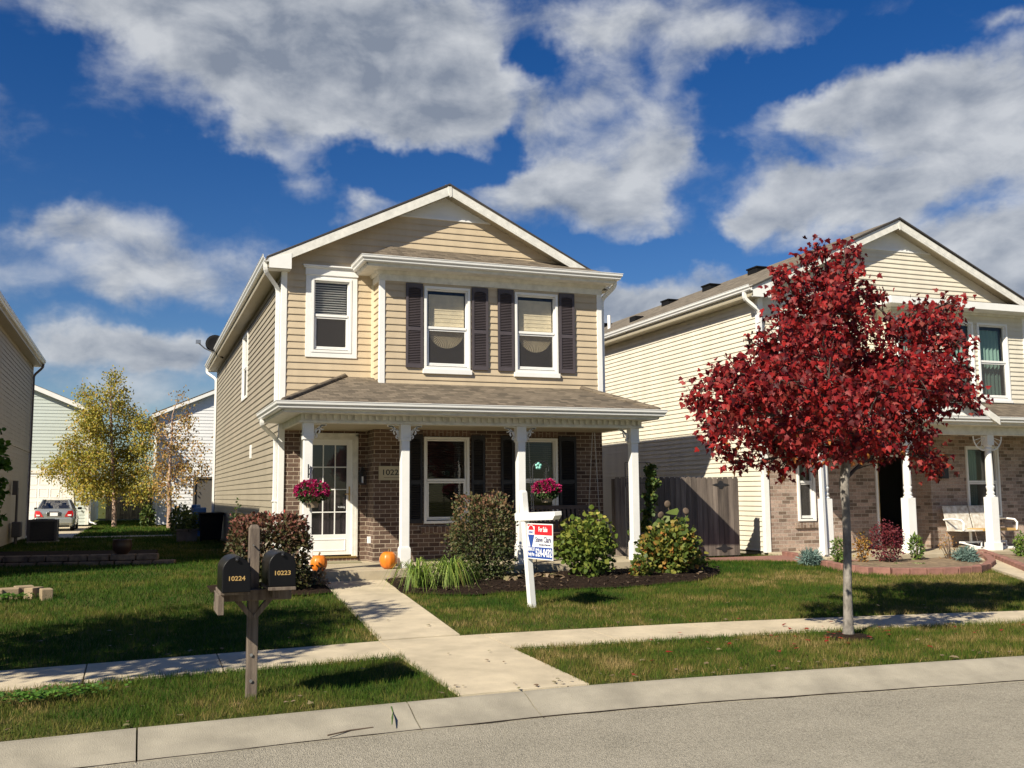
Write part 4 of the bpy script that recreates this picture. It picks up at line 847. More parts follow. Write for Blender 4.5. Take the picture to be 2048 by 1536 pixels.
dspout(NB, [(nE0-.05, 17.85, nZE-.11), (nE0-.05, 17.85, nZE-.25), (nX0-.02, 17.83, nZE-.5), (nX0-.02, 17.83, 3.45)])
# porch
g = MB(); g.box(12.45, 20.0, 16.0, 17.9, .24, .46); g.build('porch_floor', MT['porch'], NB, bevel=.012)
g = MB(); g.box(12.45, 20.0, 16.3, 17.88, 2.97, 3.0); g.build('porch_ceiling', MT['soffit'], NB)
g = MB(); g.box(12.50, 20.0, 16.22, 16.40, 2.88, 3.10); g.box(12.50, 12.66, 16.4, 17.85, 2.89, 3.08); g.box(12.47, 20.0, 16.20, 16.22, 3.04, 3.09); g.build('porch_beam', MT['white_dirty'], NB)
nPZ = 1.50+hz
g = MB(); g.add([(12.15, 15.85, nPZ), (20.3, 15.85, nPZ), (20.3, 17.9, nPZ+.62), (13.4, 17.9, nPZ+.62), (12.15, 17.9, nPZ)], [(0, 1, 2, 3), (0, 3, 4)]); g.build('porch_roof', MT['roof'], NB)
g = MB(); g.box(12.16, 20.3, 15.85, 15.865, nPZ-.15, nPZ-.01); g.box(12.16, 20.3, 15.87, 16.25, nPZ-.16, nPZ-.145); g.box(12.16, 12.175, 15.87, 17.9, nPZ-.15, nPZ-.01); g.box(12.16, 12.5, 16.25, 17.88, nPZ-.16, nPZ-.145); g.build('porch_soffit', MT['white_dirty'], NB)
gutter(NB, [(12.15, 17.9, nPZ-.115), (12.15, 15.85, nPZ-.115), (20.3, 15.85, nPZ-.115)])
# small gable over the steps
pg0, pg1, pgr, pz = 13.3, 16.75, 15.0, nPZ+1.0
g = MB(); roof_slab(g, (pg0, 15.75, nPZ+.03), (pgr, 15.75, pz), (pgr, 17.9, pz), (pg0, 17.9, nPZ+.03), .03); roof_slab(g, (pgr, 15.75, pz), (pg1, 15.75, nPZ+.03), (pg1, 17.9, nPZ+.03), (pgr, 17.9, pz), .03); g.build('porch_gable_roof', MT['roof_side'], NB)
rake(NB, pg0, pg1, nPZ+.03, pgr, pz, 15.76, h=.15)
g = MB(); siding(g, frame(0, 16.0, 0), nPZ+.03, pz-.1, lambda z: pgr-(pz-.1-z)/.56, lambda z: pgr+(pz-.1-z)/.56, ex=.1, lap=.01); g.build('porch_gable_wall', MT['white'], NB)
def turned(par, x, y, z0, z1):
    g = MB(); w = .10; h = z1-z0
    g.box(x-.125, x+.125, y-.125, y+.125, z0, z0+.16); g.box(x-w, x+w, y-w, y+w, z0+.16, z0+h*.46)
    pr = [(.095, .46), (.105, .465), (.085, .475), (.07, .48), (.085, .49), (.085, .50), (.068, .51), (.072, .52), (.088, .545), (.088, .552), (.07, .56), (.082, .58), (.078, .70), (.07, .82), (.066, .87), (.082, .875), (.082, .885), (.062, .895), (.09, .905), (.095, .915)]
    g.lathe([(r, z0+h*t) for r, t in pr], (x, y, 0), 20); g.box(x-w+.01, x+w-.01, y-w+.01, y+w-.01, z0+h*.915, z1)
    c = g.build('column', MT['white'], par, bevel=.004)
    for s_ in (-1, 1):
        b = MB(); pts = []
        for i in range(9):
            a = math.radians(90*i/8); pts.append((x+s_*(.09+.30*math.sin(a)), y, z1-.02-.30*math.cos(a)))
        b.tube(pts, .016, 6)
        for q in (25, 50, 72): a = math.radians(q); b.tube([(x+s_*.08, y, z1-.03), (x+s_*(.09+.30*math.sin(a)), y, z1-.02-.30*math.cos(a))], .008, 5)
        b.build('bracket', MT['white'], c)
for x in (12.72, 14.78, 16.98, 19.3): turned(NB, x, 16.32, .46, 2.88)
dspout(NB, [(12.15, 15.80, nPZ-.11), (12.15, 15.80, nPZ-.22), (12.55, 16.2, nPZ-.5), (12.55, 16.16, .5)])
# ------------------------------------------------------------------ house at the left edge
LH = empty('house', (-7, 27, .4), 0, 'drab olive sided house in shade at the left edge', 'house')
lx, ly0, ly1 = -3.3, 18.0, 36.0; lze = 4.50+hz; lsl = .5; lxr = -6.6; lzr = lze+(-3.02-lxr)*lsl
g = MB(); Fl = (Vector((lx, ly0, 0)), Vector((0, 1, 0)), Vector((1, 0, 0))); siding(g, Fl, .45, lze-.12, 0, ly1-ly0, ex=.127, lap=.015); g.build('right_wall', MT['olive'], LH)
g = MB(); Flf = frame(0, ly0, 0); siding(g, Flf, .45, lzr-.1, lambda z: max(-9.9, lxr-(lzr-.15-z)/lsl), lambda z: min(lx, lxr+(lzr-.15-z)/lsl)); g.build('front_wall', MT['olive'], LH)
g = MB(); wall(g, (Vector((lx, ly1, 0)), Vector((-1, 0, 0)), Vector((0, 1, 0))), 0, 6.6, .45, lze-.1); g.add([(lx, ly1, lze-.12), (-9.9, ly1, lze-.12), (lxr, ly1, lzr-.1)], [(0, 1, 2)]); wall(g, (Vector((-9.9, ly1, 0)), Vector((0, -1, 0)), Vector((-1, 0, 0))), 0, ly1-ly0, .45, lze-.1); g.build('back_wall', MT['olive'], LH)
g = MB(); roof_slab(g, (-3.02, ly0-.3, lze), (lxr, ly0-.3, lzr), (lxr, ly1+.15, lzr), (-3.02, ly1+.15, lze), .04); roof_slab(g, (-10.2, ly0-.3, lze), (lxr, ly0-.3, lzr), (lxr, ly1+.15, lzr), (-10.2, ly1+.15, lze), .04); g.build('roof', MT['roof_side'], LH)
g = MB(); g.box(lx, -3.03, ly0-.3, ly1+.15, lze-.2, lze-.18); g.box(-3.05, -3.03, ly0-.3, ly1+.15, lze-.18, lze-.03); g.box(-3.28, -3.03, ly1+.13, ly1+.15, lze-.18, lze-.03); g.build('soffit', MT['soffit'], LH)
gutter(LH, [(-3.03, ly0-.3, lze-.12), (-3.03, ly1+.15, lze-.12)])
dspout(LH, [(-2.99, ly1, lze-.11), (-2.99, ly1, lze-.22), (lx+.05, ly1-.05, lze-.5), (lx+.05, ly1-.05, .5)], mt=mat('brown_downspout', (.16, .13, .12), .5))
g = MB(); g.box(lx-.1, lx+.03, ly1-.09, ly1+.03, .45, lze-.2); g.build('corner_trim', MT['white_dirty'], LH)
g = MB(); g.box(lx+.0, lx+.03, ly0, ly1, 3.18, 3.25); g.build('trim_band', MT['olive'], LH)
# gas meter and electric box against its wall
GM = empty('gas_meter', (-3.05, 31.4, .42), 0, 'grey utility meter with a tall pipe on the shaded left wall', 'gas meter')
g = MB(); g.box(-3.22, -2.98, 31.2, 31.6, .62, 1.05); g.build('meter_body', MT['acm'], GM, bevel=.03)
g = MB(); g.tube([(-3.12, 31.3, .42), (-3.12, 31.3, 2.0)], .035, 8); g.tube([(-3.12, 31.5, .42), (-3.12, 31.5, .7)], .03, 8); g.build('pipe', MT['acm'], GM)
g = MB(); g.box(-3.24, -3.1, 31.2, 31.4, 1.8, 2.2); g.build('junction_box', MT['acm'], GM, bevel=.01)
def ac_unit(x, y, s=.42, h=.78, label='', grp=None):
    A_ = empty('air_conditioner', (x, y, .42), 0, label, 'air conditioner', grp); z0 = .42
    g = MB(); g.box(x-s-.06, x+s+.06, y-s-.06, y+s+.06, z0-.02, z0+.05); g.build('concrete_pad', MT['curb'], A_)
    g = MB()
    for a in (-1, 1):
        for b in (-1, 1): g.box(x+a*s-.035, x+a*s+.035, y+b*s-.035, y+b*s+.035, z0+.05, z0+h)
    for i in range(20):
        z = z0+.08+i*(h-.12)/20; g.box(x-s-.012, x+s+.012, y-s-.012, y-s+.0, z, z+.014); g.box(x-s-.012, x-s, y-s, y+s, z, z+.014); g.box(x+s, x+s+.012, y-s, y+s, z, z+.014)
    g.box(x-s-.03, x+s+.03, y-s-.03, y+s+.03, z0+h-.05, z0+h); g.build('cabinet', MT['acm'], A_)
    g = MB(); g.box(x-s+.02, x+s-.02, y-s+.02, y+s-.02, z0+.06, z0+h-.06); g.build('coil', MT['blackbin'], A_)
    g = MB()
    for r in (.1, .2, .3): g.tube([(x+r*math.cos(t*math.pi/8), y+r*math.sin(t*math.pi/8), z0+h+.015) for t in range(17)], .006, 4, caps=False)
    g.build('fan_grille', MT['iron'], A_)
ac_unit(-2.50, 32.4, .36, .66, 'dark boxy air conditioner in front of the parked silver car')
# ------------------------------------------------------------------ pale garage house behind, with the car
GH = empty('garage_house', (-7, 52, .4), 0, 'pale green sided house with a white garage door behind the parked car', 'house')
Fg = frame(0, 52, 0); gx = -2.10
zr_ = lambda x: 4.03*1.04+hz+.15+(gx-x)*.42
g = MB(); siding(g, Fg, 3.0, 9.5, lambda z: -16.0, lambda z: min(gx, gx-(z-5.85)/.42), ex=.16, lap=.02); siding(g, Fg, .42, 3.0, -2.75, gx, ex=.16, lap=.02); g.build('front_wall', MT['pale'], GH)
g = MB(); wall(g, (Vector((gx, 52, 0)), Vector((0, 1, 0)), Vector((1, 0, 0))), 0, 14, .42, 5.8); wall(g, (Vector((-16, 66, 0)), Vector((1, 0, 0)), Vector((0, 1, 0))), 0, 13.9, .42, 5.8); g.build('side_wall', MT['pale'], GH)
g = MB(); roof_slab(g, (gx+.35, 51.7, 5.83), (-9.1, 51.7, 5.83+.42*(gx+.35+9.1)), (-9.1, 66.3, 5.83+.42*(gx+.35+9.1)), (gx+.35, 66.3, 5.83), .05); g.build('roof', MT['roof_side'], GH)
g = MB(); g.prism([(gx+.35, 5.80), (gx+.35, 5.58), (-9.1, 5.58+.42*7.35), (-9.1, 5.8+.42*7.35)], frame(0, 51.72, 0), 0, .04); g.build('rake_board', MT['white'], GH)
g = MB(); g.box(-16, gx, 51.93, 52.0, 2.86, 3.02); g.box(gx-.12, gx+.03, 51.95, 52.05, .42, 5.7); g.box(-2.86, -2.74, 51.94, 52, .42, 2.86); g.build('trim_board', MT['white_dirty'], GH)
g = MB(); Fd = frame(0, 51.98, 0); g.lbox(Fd, -7.8, -2.86, -.03, .0, .44, 2.86)
for i in range(10):
    for k in range(4): u = -7.75+i*.49; ring(g, Fd, u+.04, u+.45, .52+k*.6, .95+k*.6, .03, .0, .012)
g.build('garage_door', MT['white'], GH)
dspout(GH, [(gx+.3, 51.8, 5.7), (gx+.3, 51.8, 5.6), (gx+.08, 51.9, 5.3), (gx+.08, 51.9, .55), (gx+.4, 51.8, .45)])
# ------------------------------------------------------------------ white house behind
WH = empty('house', (7, 50, .4), 0, 'white sided house seen behind the autumn birches, left of the tan house', 'house')
wx = .95; g = MB(); Fw = frame(0, 50, 0)
siding(g, Fw, .42, 9.0, lambda z: max(wx, wx+(z-5.6)/.44), 12.0, [(2.62, 3.5, .55, 2.6)], ex=.16, lap=.02); g.build('front_wall', MT['whitev'], WH)
g = MB(); wall(g, (Vector((wx, 64, 0)), Vector((0, -1, 0)), Vector((-1, 0, 0))), 0, 14, .42, 5.6); wall(g, (Vector((12, 64, 0)), Vector((-1, 0, 0)), Vector((0, 1, 0))), 0, 11, .42, 5.6); g.build('side_wall', MT['whitev'], WH)
g = MB(); roof_slab(g, (wx-.35, 49.7, 5.62), (8.5, 49.7, 5.62+.44*(8.85-wx)), (8.5, 64.3, 5.62+.44*(8.85-wx)), (wx-.35, 64.3, 5.62), .05); g.build('roof', MT['roof_side'], WH)
g = MB(); g.prism([(wx-.35, 5.6), (8.5, 5.6+.44*7.9), (8.5, 5.4+.44*7.9), (wx-.35, 5.4)], frame(0, 49.74, 0), 0, .04); g.build('rake_board', MT['white'], WH)
dspout(WH, [(wx-.3, 49.8, 5.5), (wx-.3, 49.8, 5.4), (wx-.06, 49.95, 5.0), (wx-.06, 49.95, .5)])
g = MB(); ring(g, Fw, 2.55, 3.55, .45, 2.65, .09, -.02, .05); g.lbox(Fw, 2.64, 3.46, -.05, -.02, .55, 2.56); g.build('back_door', MT['acm'], WH)
# stockade fences
def fence(name, p0, p1, z0, h, label, lean=0, w=.105, dogear=True, posts=True, cat='fence', gp=None, railside=1, md=None):
    p0, p1 = Vector(p0), Vector(p1); U = (p1-p0); L_ = U.length; U.normalize(); Nn = Vector((U.y, -U.x, 0)); F = (p0, U, Nn)
    R_ = empty(name, (p0.x, p0.y, z0), 0, label, cat, gp); n = int(L_/w); w = L_/n
    g = MB(); rr = random.Random(5)
    for i in range(n):
        a, b = i*w+.003, (i+1)*w-.003; t = z0+h+rr.uniform(-.006, .006); o = rr.uniform(0, .006)
        poly = [(a, z0), (b, z0), (b, t-.035), (b-.025, t), (a+.025, t), (a, t-.035)] if dogear else [(a, z0), (b, z0), (b, t), (a, t)]
        g.rv = rr.random(); g.prism(poly, F, o, o+.018)
    g.rv = 0; g.build('pickets', md or MT['fence'], R_)
    g = MB()
    for z in (z0+.2, z0+h*.5, z0+h-.25): g.lbox(F, 0, L_, -.045, -.004, z, z+.085)
    g.build('rail', MT['fence'], R_)
    if posts:
        g = MB()
        for u in np.linspace(.05, L_-.05, max(2, int(L_/2.2)+1)): g.lbox(F, u-.045, u+.045, -.14, -.046, z0-.1, z0+h-.03)
        g.build('post', MT['fence'], R_)
    return R_
def hinge_mat(par, F, u, z):
    g = MB(); pts = []
    for a, r in ((0, .20), (14, .11), (24, .07), (38, .075), (60, .085), (90, .088)): pts.append((a, r))
    full = [(a, r) for a, r in pts]+[(180-a, r) for a, r in pts[::-1]][1:]; full = full+[(180+a, r) for a, r in pts[1:]]+[(360-a, r) for a, r in pts[::-1][1:-1]]
    poly = [(u+r*math.cos(math.radians(a)), z+r*.95*math.sin(math.radians(a))) for a, r in full]
    g.prism(poly, F, .026, .032); return g.build('hinge_plate', MT['iron'], par)
zf = .42
# woods of the fence carry board-to-board tone
def fencemat():
    M_ = MT['fence'].copy(); M_.name = 'fence_boards'; nt = M_.node_tree; N = nt.nodes; K = nt.links.new; b = N['Principled BSDF']
    src = b.inputs['Base Color'].links[0].from_socket; a = N.new('ShaderNodeAttribute'); a.attribute_name = 'rnd'
    r = N.new('ShaderNodeMapRange'); r.inputs[3].default_value = .62; r.inputs[4].default_value = 1.3; K(a.outputs['Fac'], r.inputs[0])
    m_ = N.new('ShaderNodeVectorMath'); m_.operation = 'SCALE'; K(src, m_.inputs[0]); K(r.outputs[0], m_.inputs['Scale']); K(m_.outputs[0], b.inputs['Base Color']); return M_
MT['fence_b'] = fencemat()
FG = fence('wooden_fence', (8.70, 17.5, 0), (11.50, 17.5, 0), .455, 1.57, 'weathered grey picket fence gate with two black hinge plates', w=.118, md=MT['fence_b'])
Ff = frame(0, 17.5, 0); hinge_mat(FG, Ff, atx(1438, 973, 0.001).x if False else 11.08, 1.87); hinge_mat(FG, Ff, 11.12, .60)
fence('wooden_fence', (-1.6, 63, 0), (1.2, 63, 0), .42, 1.85, 'far wooden fence closing the gap between the garage house and white house', md=MT['fence_b'])
# ------------------------------------------------------------------ foliage kit
def T_maple():
    o = [(0, 0), (.16, .06), (.42, .02), (.34, .22), (.52, .42), (.26, .44), (.20, .62), (0, 1.0), (-.20, .62), (-.26, .44), (-.52, .42), (-.34, .22), (-.42, .02), (-.16, .06)]
    v = [(x, y-.0, -.18*abs(x)-.12*y*y) for x, y in o]+[(0, .35, 0)]; n = len(o)
    return np.array(v), [(n, i, (i+1) % n) for i in range(n)]
def T_ovate(w=.32, fold=.12):
    return np.array([(0, 0, 0), (w, .35, fold), (w*.7, .75, fold*.6), (0, 1, -.05), (-w*.7, .75, fold*.6), (-w, .35, fold), (0, .5, 0)]), [(6, 0, 1), (6, 1, 2), (6, 2, 3), (6, 3, 4), (6, 4, 5), (6, 5, 0)]
def T_blade(): return np.array([(-.06, 0, 0), (.06, 0, 0), (.045, .6, .06), (0, 1, .2), (-.045, .6, .06)]), [(0, 1, 2, 3, 4)]
TM, TO, TB = T_maple(), T_ovate(), T_blade()
TN = T_ovate(.2, .06); TR = T_ovate(.46, .1)
def leafmesh(name, mt, par, pos, size, tmpl, tip, nrmbias=(0, 0, 1), jit=.7, rnd=None, org=None, njit=.8):
    """one mesh of many small leaves. tip: (n,3) preferred leaf direction"""
    n = len(pos); V, Fc = tmpl; pos = np.asarray(pos, float); tip = np.asarray(tip, float)+RNG.normal(0, jit, (n, 3)); tip /= np.linalg.norm(tip, axis=1)[:, None]+1e-9
    nb = np.asarray(nrmbias, float)+RNG.normal(0, njit, (n, 3)); x = np.cross(tip, nb); x /= np.linalg.norm(x, axis=1)[:, None]+1e-9; z = np.cross(x, tip)
    s = np.asarray(size, float).reshape(-1, 1, 1) if np.ndim(size) else size
    P = pos[:, None, :]+s*(V[None, :, 0:1]*x[:, None, :]+V[None, :, 1:2]*tip[:, None, :]+V[None, :, 2:3]*z[:, None, :])
    k = len(V); P = P.reshape(-1, 3); o_ = np.array(root_of(par).location[:]) if par is not None else np.array(org if org is not None else (0, 0, 0), float); P = P-o_
    fl = [len(f) for f in Fc]; idx = np.concatenate([np.array(f) for f in Fc]); L = len(idx); m = len(Fc)
    loops = (idx[None, :]+k*np.arange(n)[:, None]).ravel(); tot = np.tile(np.array(fl), n); st = np.concatenate([[0], np.cumsum(tot)[:-1]])
    me = bpy.data.meshes.new(name); me.vertices.add(len(P)); me.vertices.foreach_set('co', P.ravel().astype('f')); me.loops.add(len(loops)); me.loops.foreach_set('vertex_index', loops.astype('i'))
    me.polygons.add(n*m); me.polygons.foreach_set('loop_start', st.astype('i')); me.polygons.foreach_set('loop_total', tot.astype('i'))
    r = RNG.random(n) if rnd is None else np.asarray(rnd); a = me.attributes.new('rnd', 'FLOAT', 'FACE'); a.data.foreach_set('value', np.repeat(r, m).astype('f'))
    me.update(calc_edges=True); me.validate(); me.materials.append(mt)
    o = bpy.data.objects.new(name, me); COL.objects.link(o)
    if par is not None: o.parent = par
    else: o.location = o_
    return o
def sphere_pts(n, lo=0.0, hi=1.0):
    d = RNG.normal(size=(n, 3)); d /= np.linalg.norm(d, axis=1)[:, None]; r = (RNG.random(n)*(hi**3-lo**3)+lo**3)**(1/3)
    return d*r[:, None]
LM = dict(
    maple=leafmat('red_maple_leaves', [(0, (.05, .004, .007)), (.25, (.13, .007, .010)), (.5, (.26, .012, .013)), (.7, (.36, .018, .016)), (.8, (.19, .045, .034)), (.9, (.46, .045, .03)), (.95, (.34, .08, .05)), (1, (.50, .20, .04))], .3),
    green=leafmat('green_maple_leaves', [(0, (.05, .12, .02)), (1, (.12, .25, .03))], .35),
    birch=leafmat('yellow_birch_leaves', [(0, (.16, .17, .03)), (.4, (.34, .32, .05)), (.75, (.50, .40, .06)), (1, (.46, .27, .06))], .4), birch2=leafmat('amber_birch_leaves', [(0, (.26, .20, .05)), (.5, (.46, .30, .08)), (1, (.45, .22, .08))], .35),
    rust=leafmat('rusty_shrub_leaves', [(0, (.028, .038, .010)), (.45, (.065, .065, .022)), (.75, (.15, .06, .04)), (.95, (.22, .065, .05)), (1, (.45, .07, .05))], .2), rust2=leafmat('bronze_shrub_leaves', [(0, (.035, .055, .016)), (.5, (.07, .085, .026)), (.8, (.17, .10, .05)), (1, (.26, .11, .07))], .2),
    lime=leafmat('lime_shrub_leaves', [(0, (.06, .10, .015)), (.5, (.13, .185, .03)), (.85, (.27, .28, .05)), (1, (.45, .37, .08))], .3), gold=leafmat('yellowing_shrub_leaves', [(0, (.05, .085, .015)), (.5, (.13, .17, .03)), (.82, (.27, .25, .05)), (1, (.38, .15, .04))], .3),
    vine=leafmat('vine_leaves', [(0, (.03, .06, .012)), (.7, (.09, .14, .03)), (1, (.20, .20, .04))], .25), burg=leafmat('barberry_leaves', [(0, (.06, .008, .014)), (.7, (.14, .018, .028)), (1, (.22, .04, .04))], .2),
    orange=leafmat('orange_shrub_leaves', [(0, (.22, .10, .02)), (.6, (.42, .20, .04)), (1, (.30, .26, .06))], .3), thuja=leafmat('thuja_leaves', [(0, (.05, .10, .02)), (1, (.17, .24, .04))], .2), blue=leafmat('blue_fescue', [(0, (.10, .17, .15)), (1, (.22, .32, .28))], .2),
    lily=leafmat('daylily_leaves', [(0, (.09, .15, .02)), (.6, (.20, .30, .05)), (.93, (.32, .38, .08)), (1, (.5, .36, .12))], .3), dry=leafmat('dry_leaves', [(0, (.14, .09, .05)), (.6, (.30, .22, .14)), (1, (.18, .17, .07))], .15),
    mum=leafmat('magenta_flowers', [(0, (.26, .005, .06)), (.6, (.48, .012, .12)), (1, (.66, .06, .24))], .25), mumleaf=leafmat('mum_leaves', [(0, (.02, .045, .012)), (1, (.07, .12, .03))], .2), hosta=leafmat('variegated_hosta', [(0, (.10, .18, .04)), (.6, (.3, .36, .12)), (1, (.6, .58, .35))], .2),
    grass=leafmat('grass_blades', [(0, (.026, .072, .008)), (.35, (.065, .115, .013)), (.65, (.135, .138, .026)), (.9, (.24, .18, .062)), (1, (.38, .28, .12))], .3, .7, .12),
)
def limb(g, a, b, r0, r1, bend=.2, n=6, lift=.25):
    a, b = Vector(a), Vector(b); d = (b-a).length; m = (a+b)/2+Vector((random.uniform(-bend, bend), random.uniform(-bend, bend), lift))*d*.5
    pts = [a*(1-t)**2+m*2*t*(1-t)+b*t*t for t in [i/n for i in range(n+1)]]
    g.tube(pts, [r0+(r1-r0)*i/n for i in range(n+1)], 6 if r0 > .02 else 4); return pts
def tree(name, label, cat, trunk, tr, lobes, leafm, size, dens, tmpl, barkm, limbm, group=None, attach=.55, twigs=5, clus=10, sig=.085, droop=.8, rndf=None, limb0=.3, fork=None):
    base = Vector(trunk[0]); T = empty(name, base, 0, label, cat, group)
    g = MB(); g.tube(trunk, tr, 14); g.build('trunk', barkm, T)
    g = MB(); top = Vector(trunk[-1]); h0 = trunk[fork if fork is not None else int(len(trunk)*attach)]; pos = []; out = []
    cen = sum((Vector(l[0]) for l in lobes), Vector())/len(lobes)
    nodes = [(Vector(h0).lerp(top, t), tr[-1]*limb0+.05*(1-t)) for t in (0, .12, .25, .4, .55, .7, .85, 1)]
    for c, r in sorted(lobes, key=lambda l: (Vector(l[0])-Vector(h0)).length):
        c = Vector(c)
        a, ra = min(nodes, key=lambda q: (q[0]-c).length*(1+1.2*max(0, (q[0].z-c.z+.12*(c-q[0]).length)/max(.05, (c-q[0]).length))))
        L = (c-a).length; pts = limb(g, a, c, max(.006, min(ra*.62, .010+.014*L)), max(.0045, ra*.28), lift=.12)
        nodes += [(pts[i], max(.0045, ra*.62*(1-i/8))) for i in (2, 4, 6)]
        for _ in range(twigs):
            p = pts[random.randint(2, 6)]; q = c+Vector(sphere_pts(1, .5, .95)[0])*r; limb(g, p, q, .008, .003, .15, 4, .12)
        n = max(3, int(dens*r*r/clus)); d = sphere_pts(n, .25, 1.0)
        for k in range(n):
            cc = np.array(c)+d[k]*r*np.array([1, 1, .92]); m_ = RNG.integers(clus//2, clus+clus//2+1)
            pp = cc+RNG.normal(0, sig, (m_, 3)); pos.append(pp); o = d[k]*.5+np.array([0, 0, -droop]); out.append(np.repeat(o[None], m_, 0))
    g.build('limbs', limbm, T)
    pos = np.concatenate(pos); out = np.concatenate(out); n = len(pos)
    rnd = RNG.random(n) if rndf is None else rndf(pos)
    leafmesh('crown', leafm, T, pos, size*RNG.uniform(.65, 1.15, n), tmpl, out, nrmbias=(-.3, -.5, .6), jit=.45, rnd=rnd)
    return T
# --- red maple on the verge
mY = 8.9
def lob(L, Y, dens_d=.0):
    o = []
    for (u, v, r, *dy) in L:
        dy = dy[0] if dy else random.uniform(-.35, .35); c = at(u, v, Y+dy); o.append((c, r/1991*(c-Vector((0, 0, CZ))).length*.92))
    return o
ML = [(1632, 498, 26), (1692, 500, 22), (1628, 545, 45), (1690, 545, 42), (1732, 590, 36), (1580, 575, 40, -.1), (1556, 545, 22, .1), (1660, 610, 66), (1560, 655, 34), (1612, 655, 60), (1720, 650, 42),
      (1520, 695, 44), (1466, 735, 42), (1425, 762, 30), (1392, 792, 30), (1440, 815, 52), (1500, 765, 62), (1580, 735, 66), (1660, 710, 62), (1725, 730, 50), (1800, 660, 40), (1838, 628, 34), (1890, 625, 34), (1912, 605, 20), (1862, 672, 50), (1905, 690, 34),
      (1800, 725, 56), (1870, 745, 52), (1925, 735, 26), (1895, 790, 48), (1940, 795, 30), (1828, 800, 58), (1750, 795, 58), (1670, 800, 66), (1590, 815, 66), (1510, 835, 56), (1450, 870, 42), (1418, 850, 26), (1545, 885, 46), (1620, 885, 50), (1700, 875, 52), (1780, 870, 44), (1832, 862, 34), (1860, 920, 26), (1830, 905, 22), (1472, 925, 20), (1440, 905, 18), (1590, 915, 28), (1690, 900, 30), (1760, 905, 26), (1878, 935, 18), (1505, 925, 24), (1560, 935, 22),
      (1640, 690, 60, -1.0), (1560, 760, 60, -1.15), (1660, 800, 66, -1.3), (1760, 770, 60, -1.1), (1840, 760, 50, -.8), (1600, 860, 50, -1.0), (1720, 870, 50, -1.05), (1480, 800, 50, -.9),
      (1640, 690, 60, 1.0), (1560, 760, 60, 1.15), (1660, 800, 66, 1.3), (1760, 770, 60, 1.1), (1840, 760, 50, .8), (1600, 860, 50, 1.0), (1720, 870, 50, 1.05), (1480, 820, 40, .9), (1670, 600, 40, -.5), (1670, 600, 40, .5)]
mb_ = atz(1696, 1275, H(7.2, 8.95)); mY = mb_.y
tk = [mb_-Vector((0, 0, .05))]+[Vector((at(u, v, mY).x, mY+dy, at(u, v, mY).z)) for u, v, dy in ((1697, 1250, 0), (1695, 1180, 0), (1696, 1100, .01), (1692, 1020, 0), (1690, 965, .02), (1692, 930, .0), (1685, 870, .03), (1680, 790, .0), (1668, 700, .05), (1660, 600, 0), (1650, 510, 0))]
def mrnd(p):
    r = RNG.random(len(p)); z = p[:, 2]; lowin = np.clip((2.4-z)/.7, 0, 1); f = r*.85; m = RNG.random(len(p)) < lowin*.10; f[m] = .97+RNG.random(m.sum())*.03
    m = (p[:, 0] > 8.3) & (z < 2.35) & (RNG.random(len(p)) < .3); f[m] = .92; return f
MAPLE = tree('maple_tree', 'young maple with deep red autumn leaves and pale grey trunk on the verge', 'tree', tk, [.072, .053, .046, .043, .043, .052, .05, .038, .032, .024, .016, .008], lob(ML, mY), LM['maple'], .068, 4900, TM, MT['bark'], MT['bark_dark'], fork=5, twigs=6, clus=9, sig=.055, rndf=mrnd)
# --- shade tree on the verge just left of the view
SL = [((-4.3+dx, 8.4+dy, z), r) for dx, dy, z, r in ((0, 0, 5.5, .75), (.7, .3, 5.2, .95), (-.7, -.2, 4.9, .8), (.2, -.9, 4.5, .95), (0, 1.1, 4.4, 1.0), (1.1, 0, 4.1, .8), (-1.1, .3, 4.0, .8), (.5, 1.3, 3.7, .9), (1.0, -1.0, 4.0, .8), (-.4, -.9, 3.6, .8), (1.2, -.5, 3.3, .7), (-1.2, -.3, 3.2, .7), (.3, .2, 3.2, .9), (.8, .8, 2.9, .6), (-.7, .8, 2.9, .6), (1.75, .35, 3.4, .42), (1.9, .2, 3.9, .4), (.2, .2, 4.4, 1.0))]
tree('maple_tree', 'leafy green tree at the left edge, shading the lawn and pavement', 'tree', [(-4.3, 8.4, .12), (-4.3, 8.4, 1.2), (-4.28, 8.42, 2.2), (-4.3, 8.4, 3.6), (-4.3, 8.4, 5.2)], [.10, .08, .07, .05, .015], SL, LM['green'], .12, 900, TM, MT['bark'], MT['bark_dark'], fork=2, clus=10)
# --- leafy vine/branch at the left frame edge
VW = empty('climbing_plant', (-3.2, 24.5, .42), 0, 'bright green leafy climber at the very left edge against the olive wall', 'plant')
vq = np.concatenate([np.array(at(u, v, 24.3))+sphere_pts(n, .1, 1)*r for u, v, r, n in ((-2, 895, .16, 90), (4, 925, .16, 90), (-4, 965, .15, 70), (0, 990, .13, 50), (-8, 1030, .2, 60), (-6, 860, .1, 20))])
leafmesh('foliage', LM['green'], VW, vq, .12*RNG.uniform(.6, 1.2, len(vq)), TR, np.tile([.2, -.3, -.4], (len(vq), 1)))
g = MB(); [limb(g, (-3.2, 24.4, .4), at(random.uniform(-8, 4), random.uniform(870, 980), 24.3), .015, .005, .1, 6, .1) for _ in range(5)]; g.build('stems', MT['twig'], VW)
